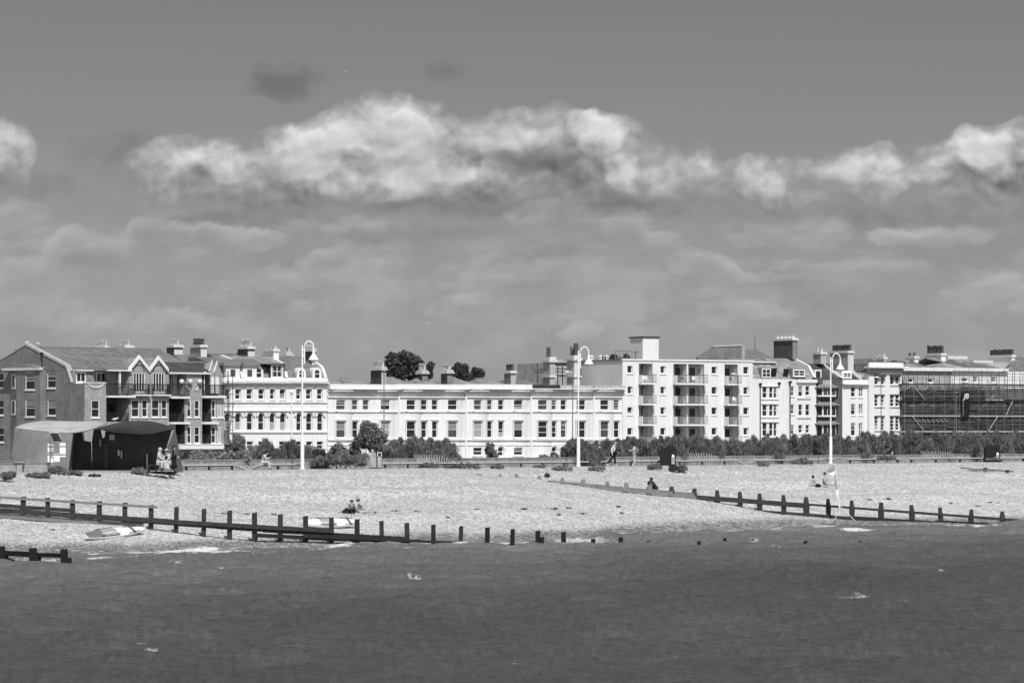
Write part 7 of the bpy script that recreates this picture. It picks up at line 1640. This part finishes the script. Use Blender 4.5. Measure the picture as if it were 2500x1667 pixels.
def person(pos, rz, J, label, skin='skin', top_=None, legs=None, hair=None, hat=None, shoes='cloth_white', k=1.0, extra=None, group=None, skirt=None):
    """J: joints in metres, x = facing direction, y = left, z = up (0 = ground / seat base); rz turns the whole figure"""
    t = thing('person', tuple(pos), label, 'person', group); c, s_ = math.cos(rz), math.sin(rz)
    def T(p): return (pos[0]+(p[0]*c-p[1]*s_)*k, pos[1]+(p[0]*s_+p[1]*c)*k, pos[2]+p[2]*k)
    V = []; E = []; Rr = []; ix = {}
    def add(n, p, r, par=None):
        ix[n] = len(V); V.append(T(p)); Rr.append(r*k)
        if par is not None: E.append((ix[par], ix[n]))
    g = lambda n: Vector(J[n])
    add('pelvis', J['pelvis'], .13); mid = g('pelvis').lerp(g('chest'), .5); add('waist', mid, .115, 'pelvis'); add('chest', J['chest'], .135, 'waist')
    nk = g('chest').lerp(g('head'), .5); add('neck', nk, .055, 'chest'); add('jaw', g('chest').lerp(g('head'), .78), .065, 'neck'); add('head', J['head'], .095, 'jaw'); hd = (g('head')-g('chest')).normalized(); add('crown', g('head')+hd*.085, .07, 'head')
    for sd in 'lr':
        add('sh'+sd, J['sh'+sd], .06, 'chest'); add('el'+sd, J['el'+sd], .042, 'sh'+sd); add('ha'+sd, J['ha'+sd], .028, 'el'+sd)
        d = (g('ha'+sd)-g('el'+sd)).normalized(); pl = g('ha'+sd)+d*.08; add('pa'+sd, pl, .033, 'ha'+sd)
        q = d.cross(Vector((0, 0, 1))); q = q.normalized() if q.length > .1 else Vector((0, 1, 0))
        for f_, (o_, l_) in enumerate(((-.028, .075), (-.010, .09), (.010, .085), (.027, .065))):
            add('f%s%d' % (sd, f_), pl+q*o_+d*(l_*.5), .009, 'pa'+sd); add('g%s%d' % (sd, f_), pl+q*o_*1.1+d*l_-Vector((0, 0, .018)), .008, 'f%s%d' % (sd, f_))
        add('th'+sd, g('ha'+sd)+d*.045+q*(.045 if sd == 'l' else -.045), .010, 'ha'+sd)
        add('hp'+sd, J['hp'+sd], .095, 'pelvis'); add('kn'+sd, J['kn'+sd], .058, 'hp'+sd); add('cf'+sd, g('kn'+sd).lerp(g('an'+sd), .35), .055, 'kn'+sd); add('an'+sd, J['an'+sd], .036, 'cf'+sd)
        add('to'+sd, J['to'+sd], .032, 'an'+sd)
    b = skin_mesh('body', V, E, Rr, skin, t)
    def cloth(nm, names, m, inf, edges=None):
        vv = [V[ix[n]] for n in names]; rr = [Rr[ix[n]]+inf*k for n in names]; ee = edges or [(i, i+1) for i in range(len(names)-1)]
        return skin_mesh(nm, vv, ee, rr, m, t)
    if top_:
        long_ = top_[1] == 'long'; nm = ['pelvis', 'waist', 'chest', 'shl', 'ell', 'shr', 'elr']; e = [(0,1),(1,2),(2,3),(3,4),(2,5),(5,6)]
        if long_: nm += ['hal', 'har']; e += [(4,7),(6,8)]
        if not long_ and top_[1] != 'vest': pass
        if top_[1] == 'vest': nm = ['pelvis', 'waist', 'chest']; e = [(0,1),(1,2)]
        cloth('top', nm, top_[0], .022, e)
    if legs:
        nm = ['pelvis', 'hpl', 'knl', 'hpr', 'knr']; e = [(0,1),(1,2),(0,3),(3,4)]
        if legs[1] == 'long': nm += ['cfl', 'anl', 'cfr', 'anr']; e += [(2,5),(5,6),(4,7),(7,8)]
        cloth('trousers', nm, legs[0], .024, e)
    if shoes:
        for sd in 'lr': cloth('shoe', ['an'+sd, 'to'+sd], shoes, .014)
    H = g('head'); fx = Vector((1, 0, 0)); fx = Vector(J.get('face', (1, 0, 0))).normalized()
    def ball(nm, c_, rx, ry, rz_, m):
        bb = MB(); bb.ball((0, 0, 0), rx*k, ry*k, rz_*k, 10, 8); cc = T(c_); bb.v = [(cc[0]+p[0], cc[1]+p[1], cc[2]+p[2]) for p in bb.v]; return bb.build(nm, m, t, smooth=True)
    ball('nose', H+fx*.105-Vector((0, 0, .01)), .018, .014, .02, skin)
    sdv = fx.cross(Vector((0, 0, 1)))
    for q in (-1, 1): ball('ear', H+sdv*.098*q, .015, .02, .03, skin); ball('eye', H+fx*.088+sdv*.035*q+Vector((0, 0, .02)), .012, .012, .01, 'hair_dark')
    if hair: 
        ball('hair', H-fx*.028+Vector((0, 0, .045)), .118, .112, .105, hair[0])
        if len(hair) > 1: ball('long_hair', H-fx*.07-Vector((0, 0, hair[1]*.5)), .075, .09, hair[1], hair[0])
    if hat:
        m_, kind = hat; ball('hat', H+Vector((0, 0, .07)), .122, .118, .085, m_)
        bb = MB(); cc = T(H+fx*(.10 if kind == 'cap' else 0)+Vector((0, 0, .06))); r = .11 if kind == 'cap' else .20; bb.lathe(cc, [(r*k, 0), (r*k, .012*k)], 14); bb.build('hat_brim', m_, t)
    if skirt:
        a = T(J['pelvis']); bb = MB(); z0 = T((0, 0, skirt[1]))[2]; bb.lathe((a[0], a[1], z0), [(skirt[2]*k, 0), (skirt[2]*.8*k, (a[2]-z0)*.5), (.15*k, a[2]-z0+.05), (.12*k, a[2]-z0+.12)], 14); bb.build('skirt', skirt[0], t, smooth=True)
    if extra: extra(t, T)
    return t
STAND = dict(pelvis=(0,0,.95), chest=(0,0,1.30), head=(.02,0,1.62), shl=(0,.19,1.42), shr=(0,-.19,1.42), ell=(-.02,.24,1.13), elr=(-.02,-.24,1.13), hal=(.08,.24,.88), har=(.08,-.24,.88),
    hpl=(0,.10,.90), hpr=(0,-.10,.90), knl=(.02,.10,.50), knr=(.02,-.10,.50), anl=(0,.10,.09), anr=(0,-.10,.09), tol=(.17,.11,.04), tor=(.17,-.11,.04))
SIT = dict(pelvis=(0,0,.12), chest=(.06,0,.48), head=(.14,0,.82), shl=(.05,.18,.60), shr=(.05,-.18,.60), ell=(.18,.22,.35), elr=(.18,-.22,.35), hal=(.38,.14,.26), har=(.38,-.14,.26),
    hpl=(.05,.10,.12), hpr=(.05,-.10,.12), knl=(.46,.11,.16), knr=(.46,-.11,.16), anl=(.50,.11,-.28), anr=(.50,-.11,-.28), tol=(.66,.12,-.34), tor=(.66,-.12,-.34), face=(1,0,-.2))
GROUND = dict(SIT, knl=(.36,.14,.42), knr=(.40,-.12,.40), anl=(.62,.14,.08), anr=(.66,-.12,.08), tol=(.80,.14,.05), tor=(.84,-.12,.05), hal=(.42,.16,.36), har=(.44,-.14,.36))
ZS = Zp(230)-.6
def P_(px, dz=1.0, z=3.84):
    Z = Zp(px)+dz if px > 440 else ZS+dz; return ((px-1250)/F*Z, Z, z)
def prom_people():
    # bald man striding right
    J = dict(STAND); J.update(chest=(.04,0,1.32), head=(.14,0,1.63), knl=(.10,.10,.50), anl=(.10,.10,.09), tol=(.27,.1,.04), knr=(-.14,-.10,.52), anr=(-.48,-.10,.16), tor=(-.40,-.1,.03), elr=(-.16,-.24,1.12), har=(-.10,-.24,.86), ell=(.10,.24,1.12), hal=(.28,.2,.98))
    def jacket(t, T):
        b = MB(); b.ball(T((.14, -.05, .98)), .13, .12, .2, 10, 8); b.build('jacket_over_arm', 'cloth_black', t, smooth=True)
    person(P_(1498, 1.2), 0, J, 'bald man in a white shirt and black trousers striding right', skin='skin_light', top_=('cloth_white', 'long'), legs=('cloth_black', 'long'), shoes='cloth_white', k=1.02, extra=jacket)
    J = dict(STAND); J.update(ell=(.10,.24,1.18), hal=(.36,.12,1.16), elr=(.08,-.24,1.16), har=(.36,-.12,1.2), head=(.03,0,1.60), face=(1,-.3,-.1))
    def pack(t, T):
        b = MB(); b.ball(T((-.20, 0, 1.16)), .15, .16, .25, 10, 8); b.build('rucksack', 'cloth_grey', t, smooth=True)
    person(P_(1549, 1.6), math.pi*.93, J, 'person in a dark peaked cap and patterned clothes holding something up', top_=('cloth_pale', 'long'), legs=('cloth_pale', 'long'), hair=('hair_dark',), hat=('cloth_black', 'cap'), shoes='cloth_white', k=.93, extra=pack)
    # standing figure in black by the shelter leg
    J = dict(STAND); J.update(hal=(.22,.14,1.02), har=(.22,-.14,1.0), face=(1,-.2,0))
    person(P_(424.5, -.1), 0, J, 'person standing in long black clothes beside the shelter leg', top_=('cloth_black', 'long'), legs=('cloth_black', 'long'), hair=('hair_dark', .12), shoes='cloth_black', k=.93, skirt=('cloth_black', .25, .22))
    # seated on the bench at 645
    J = dict(SIT); J.update(pelvis=(0,0,.13), chest=(.16,0,.46), head=(.36,0,.74), shl=(.17,.18,.58), shr=(.17,-.18,.58), ell=(.28,.2,.34), elr=(.28,-.2,.34), hal=(.52,.08,.42), har=(.52,-.08,.42), face=(1,0,-.8))
    p = P_(640, 2.8, 4.19)
    def phone(t, T):
        b = MB(); q = T((.60, 0, .46)); b.box(q[0]-.02, q[0]+.02, q[1]-.05, q[1]+.05, q[2]-.06, q[2]+.06); b.build('phone', 'dark_paint', t)
    person(p, -.15, J, 'dark-haired person in pale clothes hunched over a phone on the ribbon bench', skin='skin', top_=('cloth_pale', 'long'), legs=('cloth_pale', 'long'), hair=('hair_dark',), shoes='cloth_grey', extra=phone)
    # two on the shelter bench
    z = 3.84+.48
    def ext(t, T): pass
    def robe(t, T):
        b = MB(); b.tube([T((-.02, 0, .02)), T((.25, 0, .12)), T((.45, 0, .10)), T((.50, 0, -.25)), T((.55, 0, -.40))], [.2*.9, .19, .17, .16, .17], 10); b.build('dress', 'cloth_pale', t, smooth=True)
    person((P_(388, -.25)[0], P_(388, -.25)[1], z), -.3, dict(SIT, head=(.10,0,.80), chest=(.04,0,.46)), 'white-haired person in a pale dress sitting on the shelter bench', skin='skin_light', top_=('cloth_pale', 'long'), legs=('cloth_pale', 'long'), hair=('hair_grey', .16), shoes='cloth_black', k=1.08, extra=robe)
    J = dict(SIT); J.update(hal=(.30,.10,.22), har=(.30,-.10,.22))
    person((P_(410, -.2)[0], P_(410, -.2)[1], z), math.pi+1.0, dict(J), 'person in a sun hat with a dark front and pale jacket, sitting by the shelter', top_=('cloth_pale', 'long'), legs=('cloth_pale', 'long'), hair=('hair_dark',), hat=('cloth_pale', 'brim'), shoes='cloth_black', k=.98, extra=lambda t, T: (lambda b: (b.ball(T((.16, 0, .38)), .10, .13, .16, 10, 8), b.build('bag_on_lap', 'cloth_black', t, smooth=True)))(MB()))
    q = P_(380, -.1); t = thing('park_bench', (q[0], q[1], 3.84), 'slatted seat in the shelter mouth under the seated people', 'bench'); b = MB(); x0, x1 = P_(362, 0)[0], P_(414, 0)[0]
    for i in range(4): b.box(x0, x1, q[1]-.25+i*.14, q[1]-.15+i*.14, z-.09, z-.04)
    b.build('seat', 'timber', t)
    for i in range(4): b = MB(); x = x0+.1+(x1-x0-.2)*i/3; b.box(x-.03, x+.03, q[1]-.2, q[1]+.25, 3.84, z-.092); b.build('leg', 'dark_metal', t)
    # cyclist glimpsed over the wall
    Z = Zp(2168)+6.5; x = (2168-1250)/F*Z; J = dict(STAND); J.update(pelvis=(-.1,0,.95), chest=(.15,0,1.25), head=(.34,0,1.50), shl=(.2,.18,1.36), shr=(.2,-.18,1.36), ell=(.36,.2,1.12), elr=(.36,-.2,1.12), hal=(.52,.2,1.0), har=(.52,-.2,1.0), knl=(.2,.1,.7), knr=(.1,-.1,.5), anl=(.05,.1,.35), anr=(.0,-.1,.14), tol=(.2,.1,.3), tor=(.15,-.1,.1))
    person((x, Z, 3.9), math.pi, J, 'dark dressed cyclist with a pale helmet passing behind the low wall', top_=('cloth_black', 'long'), legs=('cloth_grey', 'long'), hair=('hair_dark',), hat=('cloth_white', 'cap'), shoes='cloth_black')
    t = thing('bicycle', (x, Z, 3.9), 'dark bicycle ridden behind the low wall at right', 'bicycle')
    for dx in (-.5, .5):
        b = MB(); n = 20; b.tube([(x+dx+.33*math.cos(2*math.pi*i/n), Z, 4.25+.33*math.sin(2*math.pi*i/n)) for i in range(n+1)], .02, 5); b.build('wheel', 'dark_metal', t)
    b = MB(); b.tube([(x+.5, Z, 4.25), (x+.1, Z, 4.2), (x+.25, Z, 4.7), (x-.35, Z, 4.75), (x+.1, Z, 4.2)], .02, 5); b.tube([(x-.5, Z, 4.25), (x-.35, Z, 4.95)], .02, 5); b.build('frame', 'dark_metal', t)
    b = MB(); b.box(x+.15, x+.4, Z-.06, Z+.06, 4.78, 4.84); b.build('saddle', 'dark_metal', t)
    p = unproj(2178, 1108, Zp(2178)+6.2); t = thing('bollard', (p.x, p.y, 3.9), 'short white bollard behind the low wall beside the cyclist', 'bollard'); b = MB(); b.lathe((p.x, p.y, 3.9), [(.07, 0), (.07, .75), (.09, .76), (.05, .86)], 10); b.build('shaft', 'white_paint', t)
    p = unproj(1465, 1110, Zp(1465)+6.0); t = thing('litter_sack', (p.x, p.y, 3.9), 'pale sack hanging on a holder behind the low wall, left of the walking man', 'sack')
    b = MB(); b.ball((p.x, p.y, 4.95), .15, .15, .3, 10, 8); b.build('sack', 'cloth_white', t, smooth=True); b = MB(); b.tube([(p.x, p.y+.12, 3.9), (p.x, p.y+.12, 5.2)], .03, 5); b.build('holder', 'grey_metal', t)
prom_people()
def beach_people():
    p = at(858, 1253)
    person((p.x, p.y, p.z-.02), -1.3, dict(GROUND, head=(.10,0,.80)), 'left one of the lounging pair, in a light striped top with crossed dark legs', skin='skin', top_=('cloth_grey', 'short'), legs=('cloth_black', 'long'), hair=('hair_dark',), shoes='cloth_black', k=.86)
    p = at(882, 1253); J = dict(pelvis=(0,0,.13), chest=(-.14,0,.46), head=(-.20,0,.80), shl=(-.14,.18,.60), shr=(-.14,-.18,.60), ell=(-.30,.24,.34), elr=(.10,-.22,.40), hal=(-.40,.24,.04), har=(.30,-.16,.22), hpl=(.06,.1,.12), hpr=(.06,-.1,.12), knl=(.46,.12,.22), knr=(.42,-.1,.14), anl=(.84,.1,.07), anr=(.84,-.12,.06), tol=(.98,.1,.12), tor=(.98,-.12,.1), face=(1,-.3,0))
    person((p.x, p.y, p.z-.02), -.25, J, 'right one of the lounging pair, in a peaked cap and white shirt with legs stretched', skin='skin', top_=('cloth_white', 'short'), legs=('cloth_pale', 'short'), hair=('hair_dark',), hat=('cloth_grey', 'cap'), shoes='cloth_black', k=.95, extra=lambda t, T: (lambda b: (b.tube([T((-.12, -.21, .58)), T((.02, -.24, .48)), T((.12, -.24, .38))], [.085, .075, .06], 8), b.build('sleeve', 'cloth_grey', t, smooth=True)))(MB()))
    q = at(843, 1253); t = thing('rucksack', tuple(q), 'black rucksack on the shingle left of the lounging pair', 'bag'); b = MB()
    b.prism([(q.x-.27, q.y, q.z-.02), (q.x+.20, q.y, q.z-.02), (q.x+.25, q.y, q.z+.12), (q.x+.20, q.y, q.z+.28), (q.x+.08, q.y, q.z+.34), (q.x-.05, q.y, q.z+.27)], (0, .25, 0)); b.build('pack', 'cloth_black', t)
    b = MB(); b.tube([(q.x-.1, q.y-.03, q.z+.20), (q.x-.3, q.y-.1, q.z+.08), (q.x-.45, q.y-.1, q.z+.02)], .02, 5); b.build('strap', 'cloth_black', t)
    p = at(1986, 1189); p2 = at(2022, 1189)
    J = dict(pelvis=(0,0,.13), chest=(-.12,0,.44), head=(-.22,0,.74), shl=(-.12,.18,.57), shr=(-.12,-.18,.57), ell=(-.34,.2,.34), elr=(-.36,-.2,.34), hal=(-.46,.2,.04), har=(-.48,-.2,.04), hpl=(.06,.1,.12), hpr=(.06,-.1,.12), knl=(.40,.14,.16), knr=(.36,-.2,.12), anl=(.16,.18,.06), anr=(.70,-.16,.06), tol=(.28,.2,.05), tor=(.84,-.18,.06), face=(.6,.6,0))
    person((at(1992, 1189).x, p.y, p.z-.02), .15, J, 'bare-backed sunbather in dark shorts leaning on straight arms', skin='skin_light', legs=('cloth_black', 'short'), hair=('hair_dark',), shoes=None, k=.98)
    person((at(2012, 1189).x, p.y+.6, p.z-.0), -.6, dict(GROUND, knl=(.45,.15,.2), knr=(.5,-.1,.14), anl=(.85,.15,.06), anr=(.9,-.1,.05), tol=(.98,.15,.08), tor=(1.03,-.1,.07), hal=(.02,.2,.08), har=(.3,-.18,.2), head=(.06,0,.86), chest=(.02,0,.50)), 'sunbather in a black swimsuit sitting upright facing the sea, by the feather flag', skin='skin_light', top_=('cloth_black', 'vest'), legs=None, hair=('hair_dark',), shoes=None, k=1.05)
    t = thing('beach_towel', (p.x, p.y, p.z), 'pale beach towel spread under the two sunbathers', 'towel'); b = MB(); a, c = at(1978, 1191), at(2035, 1193)
    n = 8; rows = [[(a.x+(c.x-a.x)*i/n, a.y-.2+1.6*j, beach_z(1978+57*i/n, a.y-.2+1.6*j)+.02) for i in range(n+1)] for j in (0, 1)]
    for i in range(n): b.prism([rows[0][i], rows[0][i+1], rows[1][i+1], rows[1][i]], (0, 0, .012))
    b.build('cloth', 'cloth_pale', t)
    p = at(1592, 1196); z = p.z
    person((at(1588, 1196).x, p.y+.3, z-.05), -1.2, dict(GROUND, head=(.22,0,.78), chest=(.12,0,.46), ell=(.2,.34,.32), hal=(.2,.42,.1)), 'person in black hunched behind the far groyne with one arm out', skin='skin_dark', top_=('cloth_black', 'long'), legs=('cloth_black', 'long'), hair=('hair_dark', .1), shoes='cloth_black', k=.98)
    q = at(1601, 1196); t = thing('rucksack', (q.x, q.y, q.z), 'dark rounded bag behind the far groyne beside the person in black', 'bag'); b = MB(); b.ball((q.x, q.y+.2, q.z+.13), .20, .15, .19, 12, 8); b.build('pack', 'cloth_grey', t, smooth=True)
beach_people()
# ================================================================ gulls
def gull(pos, rz, label, flying=False, span=1.2, dark=False, bank=0.0, cat='gull', dih=.25, k=1.0):
    t = thing('gull', tuple(pos), label, cat, 'gulls in the air' if flying else 'gulls perched about'); c, s_ = math.cos(rz), math.sin(rz)
    T = lambda p: (pos[0]+(p[0]*c-p[1]*s_)*k, pos[1]+(p[0]*s_+p[1]*c)*k, pos[2]+p[2]*k); wm = 'feather_black' if dark else 'feather_white'
    b = MB(T); z = 0 if flying else .22; b.tube([(-.30, 0, z+.0), (-.18, 0, z+.02), (0, 0, z+.04), (.14, 0, z+.08), (.20, 0, z+.13), (.26, 0, z+.14), (.32, 0, z+.12)], [.02, .06, .085, .07, .045, .045, .012], 8); b.build('body', wm, t, smooth=True)
    if flying:
        for sd in (1, -1):
            b = MB(T); h = span/2; zz = dih*h; a = bank*sd*h
            b.add([(.08, .05*sd, .05), (-.10, .05*sd, .05), (.10, h*.5*sd, .05+zz+a*.5), (-.06, h*.5*sd, .05+zz+a*.5), (-.04, h*sd, .05+zz*.6+a), (-.10, h*.98*sd, .05+zz*.6+a)]+[(.08, .05*sd, .03), (-.10, .05*sd, .03), (.10, h*.5*sd, .03+zz+a*.5), (-.06, h*.5*sd, .03+zz+a*.5), (-.04, h*sd, .03+zz*.6+a), (-.10, h*.98*sd, .03+zz*.6+a)],
                  [(0,1,3,2), (2,3,5,4), (6,8,9,7), (8,10,11,9), (0,2,8,6), (2,4,10,8), (1,7,9,3), (3,9,11,5)]); b.build('wing', 'feather_black' if dark else 'feather_white', t)
    else:
        b = MB(T); b.tube([(-.36, 0, z), (-.1, 0, z+.08), (.06, 0, z+.1)], [.02, .08, .05], 8); b.build('wing', 'feather_grey', t, smooth=True)
        for sd in (1, -1): b = MB(T); b.tube([(0, .03*sd, z-.02), (0, .03*sd, 0)], .01, 4); b.build('leg', 'slat_wood', t)
for x, y, Z, sp_, dk_, rz, lab in ((845, 176, 900, 1.2, False, .8, 'white gull high above the big cumulus'), (563, 714, 900, .6, True, 1.4, 'small dark bird wheeling over the mansard houses'), (746, 728, 560, 1.4, True, 1.6, 'dark gull gliding with long spread wings, upper left of the first lamp'),
    (1017, 754, 1500, .9, False, .3, 'tiny pale gull far above the white terrace'), (1042, 790, 620, 1.4, False, 1.5, 'white gull with spread wings above the white terrace'), (1256, 849, 1300, 1.2, False, .6, 'pale gull low over the roofs left of the tall rendered stacks'), (1337, 805, 1200, .9, False, .4, 'tiny pale gull left above the middle tall lamp'), (2141, 855, 1400, .7, True, .5, 'tiny dark bird above the classical corner house')):
    gull(unproj(x, y, Z), rz, lab, True, sp_, dk_, bank=-.12 if x == 746 else .1)
gB = Fac(206, 432, math.radians(45)-math.pi/2)
gull(gB.W(gB.P(65, 841, .3)), .3, 'white gull on the tip of the brick gable')
gull(gB.W((gB.u(61)+.0, 2.0, gB.w(61, 846)+.12)), math.pi, 'gull with a dark head standing on the brick block ridge')
gull(tuple(unproj(281, 1029.5, Zp(230)+2.2)), 0, 'large gull on the roof of the steel shelter', k=.68)
